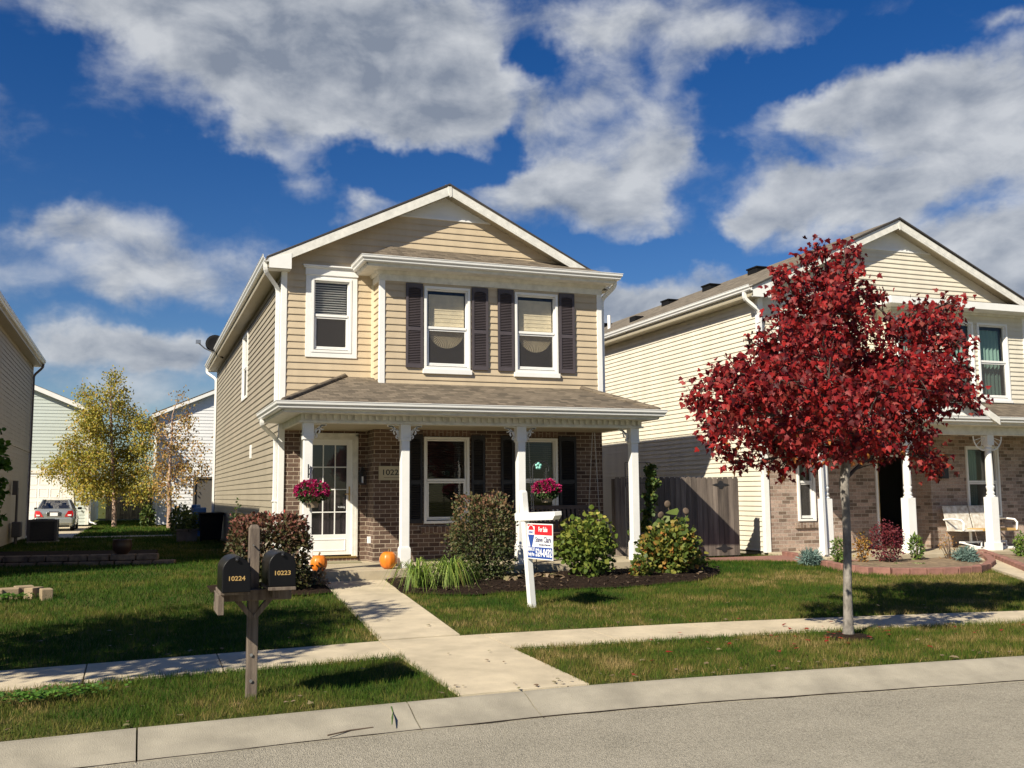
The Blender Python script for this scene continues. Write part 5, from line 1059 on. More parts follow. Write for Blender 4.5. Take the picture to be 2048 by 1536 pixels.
# --- birches behind
def birch(label, base, tkpx, L, Y, mt, dens, size, rr, rndf=None):
    tp = [Vector(base)]+[at(u, v, Y) for u, v in tkpx]; n = len(tp)
    return tree('birch_tree', label, 'tree', tp, [rr*(1-.9*i/(n-1)) for i in range(n)], lob([(u, v, r, random.uniform(-1.2, 1.2)) for u, v, r in L], Y), mt, size, dens, TO, MT['birch'], MT['twig'], group='autumn birches behind the side yard', fork=1, twigs=9, clus=14, sig=.2, droop=.5)
b0 = atz(228, 1053, .37)
birch('taller birch with yellow green leaves, standing beside the parked silver car', b0, [(229, 1010), (227, 960), (224, 900), (222, 830), (222, 770), (224, 745)],
      [(226, 755, 14), (213, 785, 16), (240, 783, 14), (172, 790, 16), (195, 820, 22), (235, 820, 20), (170, 835, 18), (180, 850, 22), (205, 870, 26), (240, 860, 20), (262, 830, 16), (280, 850, 20), (150, 890, 22), (130, 925, 20), (102, 940, 16), (160, 930, 26), (190, 915, 28), (225, 915, 28), (260, 900, 26), (285, 890, 20), (300, 850, 14), (150, 960, 22), (185, 965, 28), (220, 965, 26), (255, 955, 26), (285, 945, 22), (170, 985, 16), (270, 985, 20), (295, 975, 16), (205, 990, 14)], b0.y, LM['birch'], 2700, .12, .12)
b1_ = atz(338, 1056, .38)
birch('smaller sparse birch with amber leaves in front of the white house', b1_, [(339, 1010), (338, 970), (340, 930), (343, 880), (345, 830), (355, 800)],
      [(356, 800, 12), (370, 830, 16), (378, 840, 13), (330, 850, 16), (350, 860, 18), (320, 880, 14), (345, 900, 22), (375, 880, 16), (395, 900, 16), (330, 935, 22), (360, 940, 22), (385, 935, 20), (405, 930, 14), (318, 965, 18), (345, 975, 20), (370, 965, 16), (312, 920, 14), (340, 1000, 13), (325, 985, 12), (316, 840, 12), (400, 960, 13)], b1_.y, LM['birch2'], 1100, .115, .11)
# ------------------------------------------------------------------ shrubs
def shrub(name, label, cat, c, rx, ry, rz, n, size, mt, tmpl=TO, sq=1.0, lo=.55, group=None, stems=6, lump=.18, twigm='twig', top_rnd=0, zlo=-.6, gap=0):
    """c is the ground point; the crown sits between c.z+stem and c.z+2rz"""
    c = Vector(c); S_ = empty(name, c, 0, label, cat, group); cen = np.array([c.x, c.y, c.z+rz*1.02])
    d = sphere_pts(n, lo, 1.0); rr_ = np.linalg.norm(d, axis=1)[:, None]; u = d/rr_
    if sq != 1: u = np.sign(u)*np.abs(u)**sq; u /= (np.max(np.abs(u), axis=1)[:, None]**.6)
    ph = RNG.uniform(0, 6.28, 6); f = 1+lump*(np.sin(3*u[:, 0]*2+ph[0]+2*u[:, 2])*np.sin(4*u[:, 2]+ph[1])+.5*np.sin(7*u[:, 1]+5*u[:, 0]+ph[2])+.35*RNG.normal(size=n))
    p = cen+u*rr_*f[:, None]*np.array([rx, ry, rz]); k = p[:, 2] > c.z+.02; p = p[k]; u = u[k]
    r = np.clip(RNG.random(len(p))*(1-top_rnd)+top_rnd*np.clip((p[:, 2]-c.z)/(2*rz), 0, 1)**1.5+0*p[:, 0], 0, 1)
    leafmesh('foliage', mt, S_, p, size*RNG.uniform(.6, 1.2, len(p)), tmpl, u*.6+np.array([0, 0, .15]), nrmbias=(-.2, -.4, .7), jit=.6, rnd=r)
    g = MB()
    for i in range(stems*3):
        q = cen+sphere_pts(1, .5, .9)[0]*np.array([rx, ry, rz]); limb(g, c+Vector((random.uniform(-.15, .15)*rx, random.uniform(-.15, .15)*ry, -.03)), q, .011, .004, .15, 5, .2)
    g.build('stems', MT[twigm], S_); return S_
def shpx(name, label, cat, u0, u1, v0, vb, Y, *a, ryf=.9, **k):
    l, r = at(u0, vb, Y), at(u1, vb, Y); zb_ = H((l.x+r.x)/2, Y); t = at((u0+u1)/2, v0, Y).z
    return shrub(name, label, cat, ((l.x+r.x)/2, Y, zb_), (r.x-l.x)/2, (r.x-l.x)/2*ryf, (t-zb_)/2, *a, **k)
shpx('shrub', 'large clipped shrub with rusty red leaf tips behind the black mailboxes', 'shrub', 452, 618, 1030, 1160, 15.0, 7500, .06, LM['rust'], ryf=.75, sq=.75, top_rnd=.45, lump=.06, lo=.3)
shpx('shrub', 'rounded bronze brown shrub in front of the lower left bay window', 'shrub', 905, 1026, 992, 1160, 15.15, 5600, .055, LM['rust2'], ryf=.85, sq=.95, top_rnd=.4, lump=.1, lo=.4)
shpx('shrub', 'lime green leafy shrub in front of the porch swing', 'shrub', 1122, 1222, 1036, 1130, 14.9, 1500, .085, LM['lime'], ryf=.8, tmpl=TR, top_rnd=.3, lump=.24, lo=.3)
shpx('shrub', 'yellowing green shrub beside the foot of the rightmost porch column', 'shrub', 1290, 1395, 1048, 1152, 14.95, 2300, .085, LM['gold'], ryf=.8, tmpl=TR, lump=.2, lo=.3)
shpx('shrub', 'small orange and yellow seedling shrub between the two yellowish shrubs', 'shrub', 1262, 1304, 1112, 1158, 14.6, 330, .07, LM['gold'], tmpl=TR, lump=.2, lo=.2)
shpx('perennial', 'dark bedding plant with pale dried blooms at the porch corner by the pumpkin', 'plant', 612, 652, 1142, 1190, 15.2, 260, .07, LM['dry'], lump=.3, lo=.2)
# wilted hostas
def clump(name, label, cat, c, n, L, spread, mt, tmpl=TB, wid=1.0, up=.9, group=None, segs=5, thin=.012):
    """arching strap leaves from one crown"""
    c = Vector(c); o_ = c; mb = MB()
    for i in range(n):
        a = random.uniform(0, 2*math.pi); l = L*random.uniform(.6, 1.1); e = random.uniform(.35, 1.15)*spread; b = c+Vector((random.gauss(0, .035), random.gauss(0, .035), 0)); w = thin*wid*random.uniform(.7, 1.2)
        dirv = Vector((math.cos(a), math.sin(a), 0)); sd2 = Vector((-math.sin(a), math.cos(a), 0)); vs = []
        for k in range(segs+1):
            t = k/segs; h = l*up*(t*1.75-t*t*(1.42+.45*e)); p = b+dirv*(l*e*t*.9)+Vector((0, 0, max(.01, h))); ww = w*(1-t)**.6 if t > .3 else w
            vs += [p-sd2*ww, p+sd2*ww]
        mb.rv = random.random()+.001; mb.add(vs, [(2*k, 2*k+1, 2*k+3, 2*k+2) for k in range(segs)])
    o = mb.build(name, mt, None, org=c); return tag(o, label, cat, group)
for i, (u, v, n, Y) in enumerate(((838, 1176, 130, 14.4), (900, 1172, 240, 14.5))):
    x = at(u, v, Y).x; clump('daylily', ['smaller daylily clump of arching green leaves beside the front path', 'fuller daylily clump of arching green leaves at the foot of the bronze shrub'][i], 'plant', (x, Y, H(x, Y)), n, .78, 1.0, LM['lily'], thin=.009, segs=7, up=1.25, group='daylilies by the front path')
def hosta(u, v, Y, label, n, mt, L=.3, name='hosta', th=.05):
    x = at(u, v, Y).x; return clump(name, label, 'plant', (x, Y, H(x, Y)+.01), n, L, 1.0, mt, thin=th, up=.6)
hosta(1022, 1150, 14.9, 'wilted brown hosta under the bronze shrub', 38, LM['dry'], .42); hosta(1093, 1140, 15.0, 'wilted brown hosta behind the for sale post', 40, LM['dry'], .42)
# sunflower stalks and broad leaves against the gate
SF = empty('sunflower', (9.25, 15.9, H(9.25, 15.9)), 0, 'spent sunflower stalks with drooping leaves rising above the yellowing shrub', 'plant')
g = MB(); lp = []; lt_ = []
for (u, v) in ((1335, 1008), (1322, 1030), (1372, 1022), (1350, 1040)):
    p = at(u, v, 15.9); limb(g, (9.25+random.uniform(-.1, .1), 15.9, .37), p, .014, .008, .05, 6, .05); g.lathe([(0, -.03), (.05, -.02), (.065, 0), (.05, .015), (0, .01)], p, 12, rot=Matrix.Rotation(random.uniform(1.2, 2), 3, 'X'), caps=False)
    for k in range(6): q = Vector((9.25, 15.9, .37)).lerp(p, .45+.09*k); a = random.uniform(0, 6.28); lp.append(tuple(q)); lt_.append((math.cos(a), math.sin(a), -.5))
g.build('stalk', MT['twig'], SF); leafmesh('leaf', LM['vine'], SF, lp, .26*RNG.uniform(.7, 1.1, len(lp)), TR, lt_, jit=.2)
# trellis with vine
TRL = empty('garden_trellis', (9.0, 16.6, .38), 0, 'thin black metal garden trellis beside the rightmost porch column', 'trellis')
g = MB(); ta = at(1250, 925, 16.6); tb = at(1300, 925, 16.6)
for x in (ta.x, (ta.x+tb.x)/2, tb.x): g.tube([(x, 16.6, .3), (x, 16.6, ta.z)], .009, 6)
for z in (ta.z, 1.9, 1.5, 1.1, .7): g.tube([(ta.x, 16.6, z), (tb.x, 16.6, z)], .006, 6)
g.build('frame', MT['iron'], TRL)
vp = []; 
for (u, v, r, n) in ((1300, 940, 13, 150), (1303, 965, 16, 190), (1300, 995, 15, 170), (1296, 1022, 13, 130), (1292, 1050, 13, 120), (1268, 1030, 6, 22), (1262, 1060, 7, 22), (1298, 1080, 16, 120)):
    c = at(u, v, 16.5); vp.append(np.array(c)+sphere_pts(n, .1, 1)*r/1991*18)
vp = np.concatenate(vp); VN = empty('climbing_vine', (9.05, 16.5, .38), 0, 'dark green climbing vine covering the right side of the black trellis', 'plant')
leafmesh('foliage', LM['vine'], VN, vp, .075*RNG.uniform(.6, 1.2, len(vp)), TR, np.tile([0, -.4, -.3], (len(vp), 1)))
g = MB(); [limb(g, (9.05, 16.52, .36), at(1300+random.uniform(-8, 8), 945+random.uniform(0, 60), 16.5), .01, .004, .1, 6, .05) for _ in range(6)]; g.build('stems', MT['twig'], VN)
# ------------------------------------------------------------------ beds
def patch(name, poly, lift, mt, label, sub=4, kind='structure'):
    """mulch or soil sheet draped on the ground inside a polygon, mounded a little"""
    import mathutils.geometry as mg
    xs = [p[0] for p in poly]; ys = [p[1] for p in poly]; pts = []; st = .22
    P = [Vector(p) for p in poly]; edge = []
    for i in range(len(P)):
        a, b = P[i], P[(i+1) % len(P)]; n = max(1, int((b-a).length/st)); edge += [a.lerp(b, k/n) for k in range(n)]
    def ins(x, y):
        c = False; n = len(poly); j = n-1
        for i in range(n):
            if (poly[i][1] > y) != (poly[j][1] > y) and x < (poly[j][0]-poly[i][0])*(y-poly[i][1])/(poly[j][1]-poly[i][1])+poly[i][0]: c = not c
            j = i
        return c
    inner = [Vector((x+random.uniform(-.04, .04), y+random.uniform(-.04, .04))) for x in np.arange(min(xs), max(xs), st) for y in np.arange(min(ys), max(ys), st) if ins(x, y)]
    inner = [q for q in inner if min((q-e).length for e in edge) > .1]; V = edge+inner; ne = len(edge)
    co, ed, fc, *_ = mg.delaunay_2d_cdt(V, [(i, (i+1) % ne) for i in range(ne)], [list(range(ne))], 1, 1e-5)
    mb = MB(); isd = lambda q: min((Vector(q)-e).length for e in edge)
    mb.add([(q.x, q.y, H(q.x, q.y)+(.016 if (dd := isd(q)) < .03 else lift*min(1, dd/.35)+.016+random.uniform(0, .02))) for q in co], fc, True)
    o = mb.build(name, mt); return tag(o, label, kind=kind)
BED1 = [(3.80, 15.93), (3.62, 14.2), (4.05, 13.85), (4.55, 13.62), (5.2, 13.78), (6.0, 13.82), (6.9, 13.72), (7.6, 13.85), (8.4, 14.05), (9.2, 14.7), (9.75, 15.5), (9.7, 16.2), (9.1, 16.9), (8.82, 16.9), (8.82, 15.93)]
BED2 = [(1.05, 15.95), (1.05, 15.1), (1.5, 14.75), (2.3, 14.4), (2.70, 14.55), (2.79, 15.95)]
patch('mulch_bed', BED1, .05, MT['mulch'], 'dark brown mulch bed along the porch front'); patch('mulch_bed', BED2, .05, MT['mulch'], 'dark mulch bed left of the front path')
ED = [tuple(atz(u, v, z)[:2]) for u, v, z in ((1575, 1116, .375), (1612, 1123, .37), (1650, 1131, .36), (1690, 1138, .355), (1730, 1142, .35), (1790, 1143.5, .35), (1850, 1143.5, .345), (1910, 1142, .345), (1950, 1139.5, .345), (1975, 1134, .35), (1984, 1127, .355), (1975, 1119, .36), (1955, 1113, .37))]
ED2 = [tuple(atz(u, v, .36)[:2]) for u, v in ((1966, 1111), (2000, 1120), (2050, 1136), (2110, 1158))]
bp_ = ED+[(15.3, 15.97), (12.9, 15.97)]
patch('flower_bed_soil', bp_, .03, MT['soil'], 'bare tan soil of the flower bed before the neighbouring porch')
patch('flower_bed_soil', [ED2[0], ED2[1], ED2[2], (ED2[2][0]+3, ED2[2][1]), (19, 15.97), (16.9, 15.97)], .03, MT['soil'], 'soil of the flower bed right of the neighbouring path')
def along(P, step):
    P = [Vector(p) for p in P]; o = []; acc = 0
    for a, b in zip(P[:-1], P[1:]):
        L = (b-a).length; 
        while acc < L: o.append((a+(b-a)*(acc/L), math.atan2((b-a).y, (b-a).x))); acc += step
        acc -= L
    return o
g = MB(); g.box(-.142, .142, -.07, .07, -.05, .105); eb = g.build('edging_block', MT['paver'], bevel=.012); first = True
for k, (E_, lb, gp) in enumerate(((ED, 'dusty red block in the curved flower bed edging before the brick porch', 'edging blocks round the flower bed'), (ED2, 'red block in the straight edging row right of the neighbouring path', 'edging blocks right of the neighbouring path'))):
    for p, a in along(E_, .292):
        o = eb if first else eb.copy()
        if not first: COL.objects.link(o)
        first = False; o.location = (p.x, p.y, H(p.x, p.y)+.01+random.uniform(-.004, .004)); o.rotation_euler = (0, 0, a+random.uniform(-.03, .03)); tag(o, lb, 'paver block', gp)
# neighbour's planting
def npx(u0, u1, v0, Y, label, mt, n, size, name='shrub', cat='shrub', **k): return shpx(name, label, cat, u0, u1, v0, 1120, Y, n, size, mt, **k)
npx(1667, 1690, 1078, 15.5, 'narrow bright green conifer half hidden by the maple trunk', LM['thuja'], 420, .07, name='conifer', tmpl=TN, lump=.12)
npx(1713, 1738, 1070, 15.45, 'small twiggy orange leaved shrub right of the maple trunk', LM['orange'], 330, .05, lump=.2, lo=.3)
npx(1747, 1803, 1045, 15.35, 'round burgundy barberry shrub before the neighbouring front door', LM['burg'], 1500, .045, lump=.12, lo=.4)
npx(1823, 1844, 1070, 15.45, 'slim bright green conifer between burgundy shrub and dry shrub', LM['thuja'], 460, .07, name='conifer', tmpl=TN, lump=.1)
npx(1884, 1914, 1068, 15.4, 'nearly bare shrub with a few amber leaves before the white glider bench', LM['orange'], 110, .04, lump=.2, lo=.75, stems=9)
npx(2036, 2075, 1068, 15.3, 'green conifer at the right edge of the view', LM['thuja'], 800, .08, name='conifer', tmpl=TN, lump=.1)
for u, Y, lb in ((1622, 15.6, 'blue grey fescue tuft at the left end of the flower bed'), (1934, 14.9, 'blue grey fescue tuft at the right end of the flower bed')):
    x = at(u, 1120, Y).x; shrub('fescue', lb, 'plant', (x, Y, H(x, Y)), .2, .17, .13, 620, .13, LM['blue'], tmpl=TB, lump=.1, lo=.1, stems=1, group='blue fescue tufts')
for u, Y, lb in ((1675, 15.0, 'pale green hosta at the foot of the conifer by the maple trunk'), (1836, 14.85, 'white edged hosta in front of the slim conifer'), (1745, 15.0, 'flat green perennial left of the burgundy shrub'), (1800, 14.9, 'flat green perennial right of the burgundy shrub')):
    hosta(u, 1130, Y, lb, 26, LM['hosta'], .2, th=.025)
# ------------------------------------------------------------------ grass
def vnoise(x, y, s, seed):
    r = np.random.default_rng(seed).random((64, 64)); X = x/s; Y = y/s; i = np.floor(X).astype(int); j = np.floor(Y).astype(int); fx = X-i; fy = Y-j; fx = fx*fx*(3-2*fx); fy = fy*fy*(3-2*fy)
    g_ = lambda a, b: r[a % 64, b % 64]
    return (g_(i, j)*(1-fx)+g_(i+1, j)*fx)*(1-fy)+(g_(i, j+1)*(1-fx)+g_(i+1, j+1)*fx)*fy
def inpoly(x, y, poly):
    c = np.zeros(len(x), bool); n = len(poly); j = n-1
    for i in range(n):
        xi, yi = poly[i]; xj, yj = poly[j]
        if yi != yj: c ^= ((yi > y) != (yj > y)) & (x < (xj-xi)*(y-yi)/(yj-yi)+xi)
        j = i
    return c
def vf(f, x):
    t = np.linspace(-15, 25, 401); v = np.array([f(a) for a in t]); return np.interp(x, t, v)
def grass():
    zones = [(-4.5, 11.5, 6.9, 9.7, 3300, .050, .0052), (-6.0, 16.5, 9.6, 14.0, 1900, .050, .0066), (-7.0, 18.5, 14.0, 18.0, 1100, .055, .0085), (-3.2, 2.4, 18.0, 26.0, 620, .06, .012), (8.8, 12.4, 16.0, 17.5, 1000, .055, .009), (-3.2, 2.4, 26.0, 35.2, 260, .07, .018), (-1.9, 4.5, 36.0, 62.0, 130, .09, .03)]
    AP = []
    for x0, x1, y0, y1, d, h, w in zones:
        n = int((x1-x0)*(y1-y0)*d); x = RNG.uniform(x0, x1, n); y = RNG.uniform(y0, y1, n)
        A, B, C_, D_ = (vf(f, x) for f in (yc0, yc1, ys0, ys1))
        ok = (y > B+.015) & ~((y > C_-.0) & (y < D_+.0))
        for P_ in ([(2.49, 7.0), (3.60, 7.0), (3.58, 9.8), (2.45, 9.8)], [(2.47, 10.3), (3.36, 10.3), (3.77, 16), (2.81, 16)], BED1, BED2, bp_, [(2.38, 15.9), (8.8, 15.9), (8.8, 36), (2.38, 36)], [(12.4, 15.97), (20, 15.97), (20, 20), (12.4, 20)], [(13.4, 12.3), (14.5, 12.2), (16.6, 15.8), (15.5, 15.8)], [ED2[0], ED2[1], ED2[2], (20, 13), (20, 16), (16.9, 16)], [(9.7, 17.4), (12.5, 17.4), (13.4, 15.3), (12.9, 15.3), (11.6, 16.6), (10.2, 17.0)]): ok &= ~inpoly(x, y, P_)
        # only where the view or a step beside it can see
        f = (x*RT.x+y*RT.y)/(x*FW.x+y*FW.y); ok &= np.abs(f) < .8
        # the maple's ring of bare soil
        ok &= ~(((x-mb_.x)**2+(y-mb_.y)**2 < .26**2) & (RNG.random(n) < .85))
        x, y = x[ok], y[ok]; A, B, C_, D_ = A[ok], B[ok], C_[ok], D_[ok]
        z = np.where(y < C_, .12+.05*(y-B)/(C_-B), np.interp(y, [10.4, 15.5, 17, 30, 36, 45], [.19, .345, .39, .42, .41, .34])); z = z+.008
        pt = .45*vnoise(x, y, .9, 3)+.35*vnoise(x, y, .35, 4)+.2*vnoise(x, y, 2.7, 5)
        dry = np.clip((x+1)/7, 0, 1)*.22+np.where(y < C_, .16, 0)-np.where((y > 14.2) & (x > 8), .12, 0)-.14*(x < 2.3)*(y > 10)
        pt2 = vnoise(x, y, .13, 13); r = np.clip((pt-.5)*1.4+(pt2-.5)*.5+.33+dry+RNG.normal(0, .17, len(x)), 0, 1)
        hh = h*RNG.uniform(.4, 1.15, len(x))*(.55+.5*vnoise(x, y, .6, 9)+.55*vnoise(x, y, .12, 10)**2); AP.append((x, y, z, hh, np.full(len(x), w), r))
    x, y, z, h, w, r = (np.concatenate(a) for a in zip(*AP)); n = len(x)
    a = RNG.uniform(0, 2*np.pi, n); ln = RNG.normal(0, .45, (n, 2))*h[:, None]; dx, dy = np.cos(a)*w/2, np.sin(a)*w/2
    P = np.empty((n, 3, 3)); P[:, 0] = np.stack([x-dx, y-dy, z-.01], 1); P[:, 1] = np.stack([x+dx, y+dy, z-.01], 1); P[:, 2] = np.stack([x+ln[:, 0], y+ln[:, 1], z+h], 1)
    me = bpy.data.meshes.new('grass'); me.vertices.add(3*n); me.vertices.foreach_set('co', P.ravel().astype('f')); me.loops.add(3*n); me.loops.foreach_set('vertex_index', np.arange(3*n, dtype='i'))
    me.polygons.add(n); me.polygons.foreach_set('loop_start', np.arange(0, 3*n, 3, dtype='i')); me.polygons.foreach_set('loop_total', np.full(n, 3, dtype='i'))
    at_ = me.attributes.new('rnd', 'FLOAT', 'FACE'); at_.data.foreach_set('value', r.astype('f')); me.update(calc_edges=True); me.materials.append(LM['grass'])
    o = bpy.data.objects.new('grass', me); COL.objects.link(o); tag(o, 'short lawn grass, greener on the left and browning on the right', 'grass', kind='stuff')
    print('grass blades', n)
grass()
g = MB(); g.lathe([(.0, .03), (.12, .028), (.22, .016), (.27, -.01)], (mb_.x, mb_.y, H(mb_.x, mb_.y)+.01), 20, caps=False); tag(g.build('mulch_ring', MT['mulch']), 'ragged ring of dark mulch round the foot of the red maple', kind='structure')
# fallen leaves
def litter():
    n = 170; x = RNG.uniform(-2, 10.5, n); y = np.array([random.choice((random.uniform(yc1(a), ys0(a)), random.uniform(yc1(a), yc1(a)+.3), random.uniform(ys1(a), 12))) for a in x]); z = np.array([H(a, b) for a, b in zip(x, y)])+.03
    z = np.where(y < vf(yc1, x), z-.015, z)
    t = np.stack([np.cos(np.arange(n)*2.4), np.sin(np.arange(n)*2.4), np.zeros(n)], 1)
    o = leafmesh('fallen_leaves', LM['dry'], None, np.stack([x, y, z], 1), .055*RNG.uniform(.5, 1.2, n), TM, t, jit=.15, njit=.12); tag(o, 'scattered dry brown leaves fallen on the verge and kerb', 'fallen leaves', kind='stuff')
    n = 60; x = mb_.x+RNG.normal(0, 1.2, n); y = mb_.y+RNG.normal(0, .5, n); z = np.array([H(a, b) for a, b in zip(x, y)])+.035; t = np.stack([np.cos(np.arange(n)*2.4), np.sin(np.arange(n)*2.4), np.zeros(n)], 1)
    o = leafmesh('fallen_leaves', LM['maple'], None, np.stack([x, y, z], 1), .06*RNG.uniform(.5, 1.2, n), TM, t, jit=.15, njit=.12, rnd=.5+.4*RNG.random(n)); tag(o, 'red leaves fallen around the young red maple', 'fallen leaves', kind='stuff')
    # mulch chips on the bed
    n = 2600; x = RNG.uniform(3.6, 9.7, n); y = RNG.uniform(13.6, 16, n); k = inpoly(x, y, BED1); x, y = x[k], y[k]; n = len(x); z = np.array([H(a, b) for a, b in zip(x, y)])+.075
    t = np.stack([np.cos(np.arange(n)*2.4), np.sin(np.arange(n)*2.4), np.zeros(n)], 1); o = leafmesh('mulch_chips', leafmat('mulch_chips_tone', [(0, (.012, .008, .006)), (.8, (.07, .045, .03)), (.97, (.12, .08, .05)), (1, (.34, .24, .14))], 0), None, np.stack([x, y, z], 1), .07*RNG.uniform(.4, 1.3, n), T_ovate(.14, .03), t, jit=.3, njit=.4); tag(o, 'loose dark wood chips over the porch front bed', 'wood chips', kind='stuff')
litter()
# ------------------------------------------------------------------ for sale sign
sx, sy = 4.91, 12.36; sz = H(sx, sy)
SG = empty('for_sale_sign', (sx, sy, sz), 0, 'white real estate sign post with red, white and blue hanging panel', 'sign')
d = Vector((.18, -.984, 0)).normalized(); nn = Vector((d.y, -d.x, 0)); up_ = Vector((-.068, 0, 1)).normalized()
R = Matrix((d, -nn, up_)).transposed()
R = Matrix((d, up_.cross(d), up_)).transposed(); ptop = Vector((4.80, 12.36, 1.735)); base = Vector((4.915, 12.36, sz-.03))
ax = (ptop-base).normalized(); x_ = d-ax*d.dot(ax); x_.normalize(); Rp = Matrix((x_, ax.cross(x_), ax)).transposed()
g = MB(); L = (ptop-base).length; g.obox((base+ptop)/2, .042, .042, L/2, Rp); q = ptop
hw = .042
g.add([q+Rp@Vector(p) for p in ((-hw, -hw, 0), (hw, -hw, 0), (hw, hw, 0), (-hw, hw, 0), (-.03, -.03, .03), (.03, -.03, .03), (.03, .03, .03), (-.03, .03, .03))], [(0, 1, 5, 4), (1, 2, 6, 5), (2, 3, 7, 6), (3, 0, 4, 7), (4, 5, 6, 7)])
g.build('post', MT['white'], SG, bevel=.004)
at_arm = base.lerp(ptop, (1.42-base.z)/(ptop.z-base.z)); ad_ = (x_+ax*.02).normalized()
g = MB(); Ra = Matrix((ad_, ax.cross(ad_).normalized(), ax)).transposed(); o_ = at_arm-Ra@Vector((0, .0, 0))
a0, a1, hh_, tt = -.17, .80, .05, .018
for sgn in (1,):
    prof = [(a0, -hh_), (a0+.03, -hh_), (a1-.055, -hh_), (a1, -hh_+.05), (a1, hh_), (a0, hh_)]
    vs = [at_arm+Ra@Vector((u, n*.054+.0, w)) for n in (-1.03, 1.03) for u, w in prof]; k = len(prof)
    g.add(vs, [tuple(range(k))[::-1], tuple(range(k, 2*k))]+[(i, (i+1) % k, k+(i+1) % k, k+i) for i in range(k)])
g.build('arm', MT['white'], SG, bevel=.004)
# panel hangs plumb
PF = (at_arm+d*.06, d, nn if nn.x < 0 else -nn)
zt = -.085
PF = (Vector((PF[0].x, PF[0].y, at_arm.z)), PF[1], PF[2])
pw, ph = .61, .455
g = MB(); g.lbox(PF, 0, pw, -.004, .004, zt-ph, zt); pn = g.build('sign_panel', MT['signw'], SG)
def pbox(name, u0, u1, z0, z1, m, n=.0045): g = MB(); g.lbox(PF, u0, u1, n, n+.0008, z0, z1); return g.build(name, m, pn)
pbox('red_band', .185, pw-.012, zt-.145, zt-.012, MT['red']); pbox('blue_band', .012, pw-.012, zt-ph+.012, zt-ph+.155, MT['blue'])
pbox('red_band', .012, .185, zt-.035, zt-.012, MT['red'])
text('for_sale_text', 'For Sale', PF, .385, zt-.10, .0058, .085, MT['signw'], pn, width=.21, bold=.002)
text('name_text', 'Steve Clark', PF, .39, zt-.235, .0052, .098, MT['navy'], pn, width=.38, bold=.002)
text('web_text', 'www.SteveClark.com', PF, .42, zt-.278, .0052, .034, MT['navy'], pn, width=.28, bold=.001)
text('realty_text', 'RE/MAX 317\nRealty Pros', PF, .10, zt-.352, .0058, .062, MT['signw'], pn, width=.17, bold=.002)
text('phone_text', '524-0432', PF, .395, zt-.415, .0058, .135, MT['signw'], pn, width=.38, bold=.004)
def disc(name, u, z, ru, rz_, m, n, a0=0, a1=360): 
    g = MB(); k = 28; pts = [(u+ru*math.cos(math.radians(a0+(a1-a0)*i/k)), z+rz_*math.sin(math.radians(a0+(a1-a0)*i/k))) for i in range(k+(0 if a1-a0 == 360 else 1))]; g.prism(pts, PF, n, n+.0006); return g.build(name, m, pn)
bu, bz = .100, zt-.115; disc('balloon_outline', bu, bz, .082, .098, MT['signw'], .0054); g = MB(); g.prism([(bu-.078, bz-.03), (bu+.078, bz-.03), (bu+.012, bz-.205), (bu-.012, bz-.205)], PF, .0053, .0061); g.build('balloon_skirt', MT['blue'], pn)
disc('balloon_top', bu, bz, .074, .09, MT['red'], .0062); disc('balloon_low', bu, bz, .074, .09, MT['blue'], .0066, 200, 340); g = MB(); g.lbox(PF, bu-.068, bu+.068, .0069, .0074, bz-.03, bz+.03); g.build('balloon_band', MT['signw'], pn)
text('balloon_text', 'RE/MAX', PF, bu, bz-.014, .0078, .045, MT['blue'], pn, width=.115, bold=.001)
g = MB(); g.prism([(bu-.02, bz-.21), (bu+.02, bz-.21), (bu+.015, bz-.235), (bu-.015, bz-.235)], PF, .0053, .006); g.build('balloon_basket', MT['navy'], pn)
g = MB()
for u in (.09, pw-.09): g.tube([PF[0]+PF[1]*u+Vector((0, 0, z)) for z in (-.045, zt+.005)], .004, 5)
g.build('hook', MT['iron'], SG)
# ------------------------------------------------------------------ mailboxes
px_, py_ = .905, 8.32; pz = H(px_, py_)
MP = empty('mailbox_post', (px_, py_, pz), 0, 'weathered square wooden post with cross boards carrying the two black mailboxes', 'mailbox post')
g = MB(); g.add([(px_+a*.042, py_+b*.042, pz-.05) for a, b in ((-1, -1), (1, -1), (1, 1), (-1, 1))]+[(px_+a*.042, py_+b*.042, 1.46) for a, b in ((-1, -1), (1, -1), (1, 1), (-1, 1))]+[(px_+a*.026, py_+b*.03, 1.49) for a, b in ((-1, -1), (1, -1), (1, 1), (-1, 1))], [(0, 1, 5, 4), (1, 2, 6, 5), (2, 3, 7, 6), (3, 0, 4, 7), (4, 5, 9, 8), (5, 6, 10, 9), (6, 7, 11, 10), (7, 4, 8, 11), (8, 9, 10, 11)])
g.build('post', MT['post'], MP, bevel=.006)
g = MB(); g.tube([(px_-.01, py_-.05, 1.33), (px_-.01, py_-.075, 1.325)], .006, 6); g.tube([(px_-.01, py_-.05, .47), (px_-.01, py_-.054, .47)], .013, 8); g.tube([(px_-.01, py_-.05, .27), (px_-.01, py_-.054, .27)], .013, 8); g.build('nail', MT['steel'], MP)
g = MB(); g.box(.60, 1.19, 8.19, 8.27, .90, .985); g.build('cross_beam', MT['post'], MP, bevel=.004)
g = MB()
for x0, x1, z in ((.615, .825, .99), (.965, 1.17, 1.01)): g.box(x0, x1, 7.80, 8.30, z-.015, z+.015) if False else g.box(x0, x1, 7.82, 8.32, z-.005, z+.018)
g.build('shelf_board', MT['post'], MP, bevel=.003)
g = MB(); g.box(.60, .645, 7.86, 8.26, .835, .983); g.box(1.02, 1.075, 8.0, 8.18, .93, 1.003); g.build('cleat', MT['post'], MP, bevel=.004)
